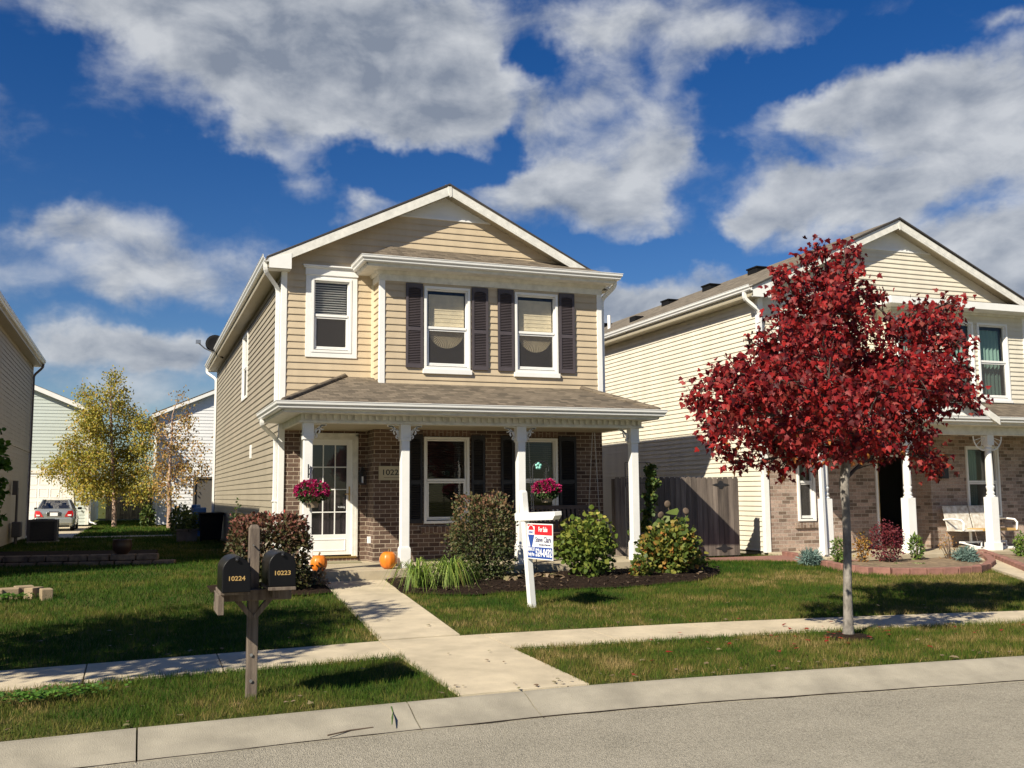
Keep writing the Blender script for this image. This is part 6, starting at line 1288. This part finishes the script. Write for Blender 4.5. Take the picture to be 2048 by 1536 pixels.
g = MB(); g.obox((px_-.085, py_-.02, .85), .02, .035, .12, Matrix.Rotation(math.radians(-40), 3, 'Y')); g.obox((px_+.085, py_-.02, .85), .02, .035, .12, Matrix.Rotation(math.radians(40), 3, 'Y')); g.build('brace', MT['post'], MP, bevel=.004)
def mailbox(x, y0, y1, z0, num, label, w=.103, hs=.158, yaw=0):
    T = empty('mailbox', (x, (y0+y1)/2, z0), 0, label, 'mailbox', 'twin mailboxes on the wooden post')
    def prof(w_, h_): return [(-w_, 0), (w_, 0)]+[(w_*math.cos(math.radians(a)), h_+w_*math.sin(math.radians(a))) for a in range(0, 181, 10)]
    def bod(y, w_, dz=0): return [(x+u, y, z0+dz+z) for u, z in prof(w_, hs)]
    k = len(prof(1, 1)); g = MB(); st = [(y0+.008, .101), (y0+.03, .101), (y1-.01, .101), (y1, .095)]; vs = []
    for y, w_ in st: vs += bod(y, w_)
    g.add(vs, [(i*k+j, i*k+(j+1) % k, (i+1)*k+(j+1) % k, (i+1)*k+j) for i in range(len(st)-1) for j in range(k)], True); g.add(bod(y1, .095), [tuple(range(k))[::-1]]); g.add(bod(y0+.008, .101), [tuple(range(k))])
    g.build('body', MT['mailbox'], T)
    g = MB(); vs = []
    for y, w_, dz in ((y0+.028, w, -.0), (y0-.004, w, 0), (y0-.008, w-.007, .004)): vs += bod(y, w_, dz)
    g.add(vs, [(i*k+j, (i+1)*k+j, (i+1)*k+(j+1) % k, i*k+(j+1) % k) for i in range(2) for j in range(k)], False); g.add(vs[-k:], [tuple(range(k))])
    dr = g.build('door', MT['mailbox'], T); F = frame(x, y0-.008, 0)
    text('house_number', num, F, 0, z0+.088, .001, .046, MT['mailnum'], dr, width=.118, bold=.0008)
    g = MB(); g.lathe([(.004, 0), (.012, .004), (.012, .02), (.005, .026)], (x, y0-.008, z0+hs+.082), 10, rot=Matrix.Rotation(math.radians(90), 3, 'X')); g.box(x-.012, x+.012, y0-.012, y0+.01, z0+hs+w-.02, z0+hs+w+.006); g.build('latch', MT['iron'], dr)
    g = MB(); g.box(x+.104, x+.108, y0+.12, y0+.14, z0+.09, z0+.21); g.box(x+.104, x+.109, y0+.12, y0+.18, z0+.19, z0+.24); g.build('flag', MT['iron'], T)
    return T
mailbox(.722, 7.76, 8.25, 1.008, '10224', 'black arched mailbox numbered 10224, left of the wooden post'); mailbox(1.07, 7.86, 8.34, 1.03, '10223', 'black arched mailbox numbered 10223, right of the wooden post')
# ------------------------------------------------------------------ pumpkins
def pumpkin(p, r, label, h=1.0):
    T = empty('pumpkin', p, 0, label, 'pumpkin', 'pumpkins on the porch edge'); g = MB(); n, m_ = 40, 14; vs = []
    for i in range(m_+1):
        t = math.pi*i/m_; 
        for j in range(n):
            a = 2*math.pi*j/n; rib = 1-.05*abs(math.cos(a*5))**6*math.sin(t); rr = r*math.sin(t)**.75*rib; zz = -math.cos(t)*r*h*.93; zz -= .12*r*math.exp(-(rr/r/.3)**2)*math.copysign(1, zz)
            vs.append((p[0]+rr*math.cos(a), p[1]+rr*math.sin(a), p[2]+r*h*.90+zz))
    g.add(vs, [(i*n+j, i*n+(j+1) % n, (i+1)*n+(j+1) % n, (i+1)*n+j) for i in range(m_) for j in range(n)], True); g.build('rind', MT['pumpkin'], T)
    g = MB(); zt = p[2]+r*h*1.72; g.tube([(p[0], p[1], zt-.03), (p[0]+.005, p[1], zt+.02), (p[0]+.02, p[1], zt+.055)], [.024, .014, .017], 6); g.build('stem', MT['stem'], T)
c = at(638, 1130, 16.05); pumpkin((c.x, 16.08, PZ), .135, 'deeper orange pumpkin half shaded beside the leftmost porch column', 1.06)
c = at(777, 1119, 16.12); pumpkin((c.x, 16.13, PZ), .145, 'bright sunlit orange pumpkin against the second porch column', 1.08)
# ------------------------------------------------------------------ hanging baskets
def basket(p, label, r=.27, rp=.135, hp=.2, n=210):
    """p: centre of the flower mound's underside"""
    p = Vector(p); T = empty('hanging_basket', p, 0, label, 'hanging basket', 'hanging baskets of magenta flowers')
    g = MB(); g.lathe([(rp*.66, -hp), (rp*.78, -hp*.7), (rp, -.02), (rp*1.06, -.015), (rp*1.06, .01), (rp*.9, .01)], p, 18); g.build('pot', MT['pot'], T)
    d = sphere_pts(n, .86, 1.0); d = d[d[:, 2] > -.42]; d = d*np.array([1, 1, .62]); c = np.array(p)+d*r+np.array([0, 0, .06]); V = []; tip = []
    for q, dd in zip(c, d):
        k = 16; s = sphere_pts(k, .9, 1); V.append(q+s*.014); tip.append(s+dd*1.2)
    V = np.concatenate(V); tip = np.concatenate(tip); leafmesh('blossoms', LM['mum'], T, V, .034*RNG.uniform(.7, 1.1, len(V)), TO, tip, jit=.25)
    m = 750; s = sphere_pts(m, .3, .97)*np.array([1.02, 1.02, .66]); s = s[s[:, 2] > -.58]; leafmesh('foliage', LM['mumleaf'], T, np.array(p)+s*r*np.array([.98, .98, .95])+np.array([0, 0, .04]), .055, TO, s+np.array([0, 0, -.3]))
    g = MB()
    for a in (0, 2.1, 4.2): g.tube([p+Vector((rp*math.cos(a), rp*math.sin(a), 0)), p+Vector((0, 0, .40))], .004, 5)
    g.build('hanger', MT['iron'], T); return T
kb = at(618, 990, 16.02)
bk = basket((2.62, 15.97, kb.z+.0), 'magenta chrysanthemum basket hanging from the bracket on the leftmost porch column')
g = MB(); zt = kb.z+.39; g.tube([(2.575, 16.10, zt+.10), (2.575, 16.10, zt-.12)], .012, 6); g.tube([(2.575, 16.09, zt+.02), (2.60, 16.0, zt+.045), (2.62, 15.93, zt+.03), (2.62, 15.93, zt-.01), (2.62, 15.97, zt+.0)], .008, 6); g.tube([(2.575, 16.09, zt-.08), (2.60, 16.03, zt-.03), (2.61, 16.0, zt+.03)], .006, 6)
tag(g.build('basket_bracket', MT['iron'], org=(2.575, 16.1, zt)), 'black scrolled bracket screwed to the leftmost porch column', 'bracket')
hb = at(1092, 985, 15.3); ht = at(1077, 925, 15.3); hx = at(1066, 1000, 15.3).x
SHK = empty('shepherd_hook', (hx+.05, 15.3, H(6.1, 15.3)), 0, 'tall curved metal plant hook with a teal glass flower, in the bed before the swing', 'plant hook')
g = MB(); pts = [(hx+.06, 15.3, .3), (hx+.03, 15.3, 1.2), (hx+.0, 15.3, 1.7)]
cx = (hx+.02+hb.x)/2+.02; rx = abs(hb.x-hx)/2+.03
for i in range(11): a = math.pi*(1-i/10*1.12); pts.append((cx+rx*math.cos(a), 15.3, ht.z-.10+.12*math.sin(a)))
g.tube(pts, .009, 8); g.build('pole', MT['iron'], SHK)
g = MB(); fc = at(1077, 932, 15.26)
for i in range(5): a = i*2*math.pi/5+.3; g.lathe([(0, -.008), (.027, -.004), (.027, .004), (0, .008)], fc+Vector((.036*math.cos(a), 0, .036*math.sin(a))), 10, rot=Matrix.Rotation(math.radians(90), 3, 'X'), caps=False)
g.build('glass_flower', MT['teal'], SHK)
basket((hb.x, 15.28, hb.z+.0), 'magenta flower basket hanging from the curved garden hook before the bay window', r=.23, rp=.115, hp=.16, n=170)
# ------------------------------------------------------------------ porch swing
sx0, sx1 = 6.75, 8.10; syb, syf, ssz = 17.35, 16.90, .98
SW = empty('porch_swing', ((sx0+sx1)/2, 17.1, PZ), 0, 'dark wooden slatted swing hanging on chains inside the porch, behind the lime green shrub', 'porch swing')
g = MB()
for i in range(5): y = syf+.02+i*.085; g.box(sx0, sx1, y, y+.065, ssz, ssz+.02)
g.build('seat', MT['swingw'], SW, bevel=.004)
g = MB(); n = 15; Rb = Matrix.Rotation(math.radians(-12), 3, 'X')
for i in range(n): x = sx0+.05+(sx1-sx0-.1)*i/(n-1); g.obox((x, syb+.05, ssz+.25), .024, .009, .23, Rb)
g.obox(((sx0+sx1)/2, syb+.10, ssz+.48), (sx1-sx0)/2, .016, .035, Rb); g.obox(((sx0+sx1)/2, syb+.01, ssz+.05), (sx1-sx0)/2, .016, .03, Rb); g.build('backrest', MT['swingw'], SW)
for x in (sx0, sx1):
    g = MB(); g.box(x-.035, x+.035, syf-.03, syb+.08, ssz+.24, ssz+.265); g.box(x-.025, x+.025, syf, syf+.045, ssz-.05, ssz+.24); g.build('armrest', MT['swingw'], SW)
for x, s_ in ((sx0, 1), (sx1, -1)):
    for y in (syf+.02, syb+.08):
        g = MB(); a = Vector((x, y, ssz+.25)); b = Vector((x, 17.12+(y-17.12)*.15, 2.9)); L = (b-a).length; k = int(L/.036); dd = (b-a)/L
        for i in range(k):
            c = a+dd*(i+.5)*.036; o_ = Vector((0, 1, 0)) if i % 2 else Vector((1, 0, 0)); o_ = (o_-dd*o_.dot(dd)).normalized()
            ring_ = [c+dd*.022*math.cos(t*math.pi/3)+o_*.010*math.sin(t*math.pi/3) for t in range(7)]; g.tube(ring_, .0035, 4, caps=False)
        g.build('chain', MT['steel'], SW)
# ------------------------------------------------------------------ glider bench on the neighbouring porch
gx0, gx1, gy, gz = 16.55, 18.05, 16.95, .46
GB = empty('glider_bench', ((gx0+gx1)/2, gy, gz), 0, 'white chipped two seat glider bench standing on the neighbouring porch', 'bench')
g = MB(); Rb = Matrix.Rotation(math.radians(-14), 3, 'X')
for i in (0, 1):
    xm = gx0+.36+i*.74; g.obox((xm, gy+.26, gz+.66), .355, .012, .27, Rb)
g.build('backrest', MT['benchw'], GB, bevel=.01)
g = MB(); g.box(gx0, gx0+.55, gy-.25, gy+.22, gz+.38, gz+.41); g.build('seat', MT['benchw'], GB, bevel=.004)
g = MB(); g.box(gx0+.55, gx1+.06, gy-.26, gy+.22, gz+.38, gz+.43); g.build('seat_slats', MT['benchraw'], GB, bevel=.004)
for x in (gx0, gx1):
    g = MB(); g.tube([(x, gy+.28, gz+.62), (x, gy+.05, gz+.64), (x, gy-.22, gz+.62), (x, gy-.28, gz+.56), (x, gy-.26, gz+.4)], .022, 8); g.build('armrest', MT['white'], GB)
for x in (gx0+.45, gx1-.35):
    g = MB(); g.tube([(x, gy, gz+.38), (x, gy, gz+.12)], .03, 8); g.box(x-.3, x+.3, gy-.03, gy+.03, gz+.12, gz+.16); g.box(x-.03, x+.03, gy-.3, gy+.3, gz+.02, gz+.06); g.tube([(x-.3, gy, gz+.14), (x, gy-.28, gz+.03)], .018, 6); g.tube([(x+.3, gy, gz+.14), (x, gy-.28, gz+.03)], .018, 6); g.box(x-.32, x+.32, gy-.30, gy-.25, gz, gz+.045); g.build('glider_base', MT['white'], GB)
# ------------------------------------------------------------------ parked car
def car():
    y0 = 44.6; zc = H(0, 44.6)+.012; xc = at(107, 1050, y0).x; s = .885
    C_ = empty('parked_car', (xc, y0, zc), 0, 'silver sedan parked nose in before the white garage door', 'car')
    def P(x, y, z): return (xc+x*s, y0+y*s, zc+z*s)
    hw = [(-.02, .70, .30, .80, .74), (.03, .80, .24, .98, .80), (.3, .85, .2, 1.03, .83), (.9, .86, .2, 1.03, .84), (2.6, .86, .2, .98, .84), (3.4, .84, .2, .90, .80), (4.2, .78, .22, .74, .70), (4.42, .66, .3, .62, .58)]
    g = MB(); vs = []; k = 14
    for y, w, zb, zt, wt in hw:
        zm = (zb+zt)/2
        half = [(0, zb), (w*.9, zb), (w, zb+.08), (w*1.01, zm), (w*.99, zt-.16), (wt, zt-.03), (wt*.85, zt), (0, zt+.01)]
        pr = half+[(-a, b) for a, b in half[::-1][1:-1]]; vs += [P(a, y, b) for a, b in pr]; k = len(pr)
    g.add(vs, [(i*k+j, i*k+(j+1) % k, (i+1)*k+(j+1) % k, (i+1)*k+j) for i in range(len(hw)-1) for j in range(k)], True); g.add(vs[:k], [tuple(range(k))[::-1]]); g.add(vs[-k:], [tuple(range(k))]); bd = g.build('body', MT['carpaint'], C_)
    # roof and pillars
    g = MB(); gl = MB(); rw, bw = .56, .74; r0, r1, zr, zb = .95, 2.3, 1.43, 1.0
    for a in (-1, 1):
        for (p0, p1, rad) in (((a*.72, .42, zb), (a*.54, r0, zr), .045), ((a*.74, 3.05, .96), (a*.55, r1, zr), .04), ((a*.755, 1.75, zb), (a*.56, 1.7, zr), .03)): g.tube([P(*p0), P(*p1)], rad*s, 8)
        gl.quad(P(a*.70, .45, zb), P(a*.74, 3.0, .97), P(a*.545, r1, zr), P(a*.53, r0, zr))
    m_ = [(-.56, zr-.02), (-.50, zr+.02), (0, zr+.05), (.50, zr+.02), (.56, zr-.02)]; vs = []
    for y in (r0-.03, (r0+r1)/2, r1): vs += [P(a, y, b+(.015 if y != r0-.03 and y != r1 else 0)) for a, b in m_]
    g.add(vs, [(i*5+j, i*5+j+1, (i+1)*5+j+1, (i+1)*5+j) for i in range(2) for j in range(4)], True); g.build('roof', MT['carpaint'], C_)
    gl.quad(P(-.70, .42, zb+.02), P(.70, .42, zb+.02), P(.53, r0, zr), P(-.53, r0, zr)); gl.quad(P(-.72, 3.08, .96), P(.72, 3.08, .96), P(.54, r1, zr), P(-.54, r1, zr)); gl.build('window_glass', MT['carglass'], C_)
    g = MB()
    for x in (-.34, .34): g.obox(P(x, 1.15, 1.02), .2*s, .06*s, .16*s); g.obox(P(x, 1.15, 1.22), .10*s, .05*s, .07*s)
    g.obox(P(0, .85, .99), .66*s, .35*s, .03*s); g.build('seat', MT['seatc'], C_, bevel=.02)
    for a in (-1, 1):
        g = MB(); pts = [(a*.46, .68), (a*.79, .66), (a*.80, .80), (a*.76, .93), (a*.60, .92)]; 
        vs = [P(x, -.045+.0*abs(x) if abs(x) < .7 else .0, z) for x, z in pts]+[P(x, .10, z) for x, z in pts]; n = 5
        g.add(vs, [tuple(range(n)), tuple(range(n, 2*n))]+[(i, (i+1) % n, n+(i+1) % n, n+i) for i in range(n)]); t = g.build('tail_light', MT['lamp'], C_, bevel=.01)
        g = MB(); g.obox(P(a*.66, -.035, .735), .075*s, .025*s, .03*s); g.build('reverse_lens', MT['signw'], t)
        g = MB(); g.obox(P(a*.96, 2.55, 1.02), .09*s, .05*s, .055*s); g.build('side_mirror', MT['blackbin'], C_, bevel=.02)
        for y in (.85, 3.5):
            g = MB(); Rw = Matrix.Rotation(math.radians(90), 3, 'Y'); g.lathe([(.2, -.1*s), (.30*s, -.1*s), (.32*s, -.06*s), (.32*s, .06*s), (.30*s, .1*s), (.2*s, .1*s)], P(a*.76, y, .32), 20, rot=Rw); w = g.build('wheel', MT['tyre'], C_)
            g = MB(); g.lathe([(.0, .1*s), (.2*s, .105*s), (.2*s, .09*s)], P(a*.76, y, .32), 12, rot=Rw if a > 0 else Matrix.Rotation(math.radians(-90), 3, 'Y')); g.build('rim', MT['chrome'], w)
    g = MB(); g.obox(P(0, -.03, .48), .80*s, .06*s, .13*s); g.build('bumper', MT['carpaint'], C_, bevel=.04)
    g = MB(); g.obox(P(0, -.045, .90), .22*s, .02*s, .02*s); g.obox(P(0, -.03, .78), .30*s, .012*s, .10*s); g.build('plate_recess', MT['chrome'], C_, bevel=.01)
    g = MB(); g.obox(P(0, -.05, .78), .16*s, .006*s, .075*s); g.build('licence_plate', MT['signw'], C_)
    g = MB(); g.obox(P(0, .05, .27), .66*s, .05*s, .08*s); g.build('lower_valance', MT['blackbin'], C_)
    g = MB(); g.obox(P(0, .35, 1.24), .05*s, .02*s, .02*s) if False else g.obox(P(0, 2.25, 1.33), .11*s, .02*s, .03*s); g.build('rear_view_mirror', MT['iron'], C_)
car()
# ------------------------------------------------------------------ things in the side yard
def boxplanter():
    T = empty('planter_box', (1.42, 30.5, .42), 0, 'grey wooden planter box with dark foliage at the back of the side yard', 'planter')
    g = MB(); g.box(1.15, 1.70, 30.3, 30.75, .40, .78); g.box(1.12, 1.73, 30.27, 30.78, .74, .79); g.build('box', MT['planterwood'], T, bevel=.008)
    p = np.array((1.45, 30.5, .95))+sphere_pts(420, .1, 1)*np.array([.42, .3, .36]); leafmesh('foliage', LM['vine'], T, p, .10, TO, p-np.array((1.45, 30.5, .7)))
boxplanter()
T = empty('garbage_bin', (2.05, 29.9, .42), 0, 'black lidded wheeled bin in deep shade against the tan side wall', 'bin')
g = MB(); g.add([(1.78, 29.6, .5), (2.30, 29.6, .5), (2.30, 30.2, .5), (1.78, 30.2, .5), (1.72, 29.55, 1.2), (2.36, 29.55, 1.2), (2.36, 30.25, 1.2), (1.72, 30.25, 1.2)], [(0, 1, 5, 4), (1, 2, 6, 5), (2, 3, 7, 6), (3, 0, 4, 7), (3, 2, 1, 0)]); g.build('body', MT['blackbin'], T, bevel=.02)
g = MB(); g.box(1.70, 2.38, 29.5, 30.28, 1.2, 1.26); g.build('lid', MT['blackbin'], T, bevel=.02)
for x in (1.80, 2.28): g = MB(); g.lathe([(.0, -.03), (.1, -.03), (.1, .03), (0, .03)], (x, 30.2, .52), 14, rot=Matrix.Rotation(math.radians(90), 3, 'Y'), caps=False); g.build('wheel', MT['tyre'], T)
bb = at(396, 1050, 33.5)
T = empty('recycling_bin', (bb.x, 33.5, .42), 0, 'blue plastic recycling bin heaped full beside the tan house corner', 'bin')
g = MB(); g.lathe([(.20, .0), (.27, .75), (.30, .76), (.30, .80), (.25, .80)], (bb.x, 33.5, .46), 4, False, math.pi/4+.1); g.build('body', MT['bluebin'], T, bevel=.02)
g = MB(); g.obox((bb.x, 33.5, 1.30), .20, .18, .07, rotz(.3)); g.obox((bb.x-.08, 33.45, 1.40), .12, .10, .06, rotz(.8)); g.build('lid', MT['bluebin'], T, bevel=.03)
shpx('shrub', 'dark green bush beside the blue recycling bin', 'shrub', 338, 384, 1012, 1062, 33.4, 700, .10, LM['vine'], lump=.1)
shpx('shrub', 'small bush in the shade between the far houses', 'shrub', 282, 308, 1012, 1040, 49.0, 500, .15, LM['vine'], lump=.1)
shpx('shrub', 'low sunlit bush right of the silver car', 'shrub', 150, 166, 1022, 1046, 51.0, 260, .12, LM['rust2'], lump=.1) if False else None
# stacked stone edge of the raised bed
rr = random.Random(3)
T = empty('retaining_wall', (-1.2, 21.6, .36), 0, 'low stacked stone retaining wall across the shaded side yard', 'retaining wall')
g = MB()
for row in range(2):
    x = -3.0+row*.2
    while x < .38:
        w = rr.uniform(.25, .5); y = 21.4-(x+1.2)*.18+row*.05; g.obox((x+w/2, y, .42+row*.125), w/2-.008, .12+rr.uniform(-.01, .02), .057, rotz(rr.uniform(-.04, .04)-.17)); x += w
g.build('stones', MT['stone_dark'], T, bevel=.015)
slab('raised_bed', [(-3.25, 21.75), (.35, 21.2), (.5, 23.6), (-3.25, 24.6)], lambda x, y: .56, MT['mulch'], th=.2, label='dark earth of the raised bed behind the stacked stones')
pp = at(244, 1108, 21.5); T = empty('flower_pot', (pp.x, 21.35, .62), 0, 'dark round pot sitting on the stacked stone wall', 'pot'); g = MB(); g.lathe([(.10, 0), (.17, .08), (.185, .2), (.17, .27), (.185, .29), (.16, .29), (.15, .2)], (pp.x, 21.3, .60), 18); g.build('body', mat('dark_glazed_pot', (.05, .025, .02), .4), T)
g = MB(); g.lathe([(.15, 0), (.0, .005)], (pp.x, 21.3, .84), 12, caps=False); g.build('earth', MT['mulch'], T)
# pale wedge shaped blocks in the sun on the lawn
def wedge(x, y, w, d_, h, a, label, grp='loose retaining blocks on the left lawn'):
    z = H(x, y); g = MB(); g.add([(-w*.5, -d_/2, -.03), (w*.5, -d_/2, -.03), (w*.62, d_/2, -.03), (-w*.35, d_/2, -.03), (-w*.5, -d_/2, h), (w*.5, -d_/2, h), (w*.62, d_/2, h), (-w*.35, d_/2, h)], [(0, 1, 5, 4), (1, 2, 6, 5), (2, 3, 7, 6), (3, 0, 4, 7), (4, 5, 6, 7)])
    o = g.build('retaining_block', MT['stone'], None, bevel=.012); o.location = (x, y, z); o.rotation_euler = (0, 0, a); tag(o, label, 'stone block', grp)
for u, v, w, a, lb in ((90, 1196, .17, .3, 'pale wedge shaped stone block standing apart at the right end of the row'), (66, 1194, .15, -.5, 'darker stone block sunk between its paler neighbours'), (44, 1192, .28, .35, 'wide pale stone block in the middle of the loose row'), (14, 1196, .30, .2, 'pale stone block near the left edge of the view'), (-14, 1198, .25, .1, 'stone block cut by the left edge of the view')):
    q = atz(u, v+7, .30); wedge(q.x, q.y, w*.9, .24, .135, a, lb)
# weeds by the blocks and clover on the verge
for i, (x, y, n, mt_, lb, nm) in enumerate(((-1.55, 15.2, 40, LM['green'], 'leafy weeds by the loose stone blocks', 'weed'), (-.72, 8.62, 40, LM['green'], 'bright clover patch on the verge at the lower left', 'clover'), (-.38, 8.72, 26, LM['green'], 'second clover patch on the verge nearer the mailbox post', 'clover'))):
    k = n*6; p = np.stack([x+RNG.normal(0, .14, k), y+RNG.normal(0, .09, k), np.full(k, H(x, y)+.05)+RNG.uniform(0, .04, k)], 1); p = p[:, :]; a = RNG.uniform(0, 6.28, k); o = leafmesh(nm, mt_, None, p, .034, TR, np.stack([np.cos(a), np.sin(a), .3+0*a], 1), jit=.2, njit=.3, org=(x, y, H(x, y))); tag(o, lb, nm, kind='stuff' if nm == 'clover' else None)
# dark plants at the foot of the tan side wall
shpx('shrub', 'dark low plants in the shade at the foot of the tan side wall', 'shrub', 462, 484, 1008, 1050, 20.5, 240, .07, LM['vine'], lump=.3, lo=.2)
# kerb litter: a green blade and twigs
g = MB(); q = [atz(779, 1412, .10), atz(786, 1428, .075), atz(784, 1452, .045)]
for a_, b_ in zip(q[:-1], q[1:]): g.tube([a_+Vector((0, 0, .012)), a_.lerp(b_, .5)+Vector((0, 0, .02)), b_+Vector((0, 0, .012))], [.003, .008, .004], 5)
tag(g.build('long_leaf', MT['dull_green']), 'long green leaf lying on the kerb before the front path', 'leaf')
for k, (pts, lb) in enumerate((([(655, 1474), (700, 1464), (746, 1458)], 'longer brown twig in the gutter left of the green leaf'), ([(1128, 1362), (1130, 1372), (1136, 1376)], 'tiny weed sprig at the joint between kerb and path'))):
    g = MB(); g.tube([atz(u, v, .02+.09*k)+Vector((0, 0, .012)) for u, v in pts], .006, 5); tag(g.build('twig', MT['twig']), lb, 'twig')
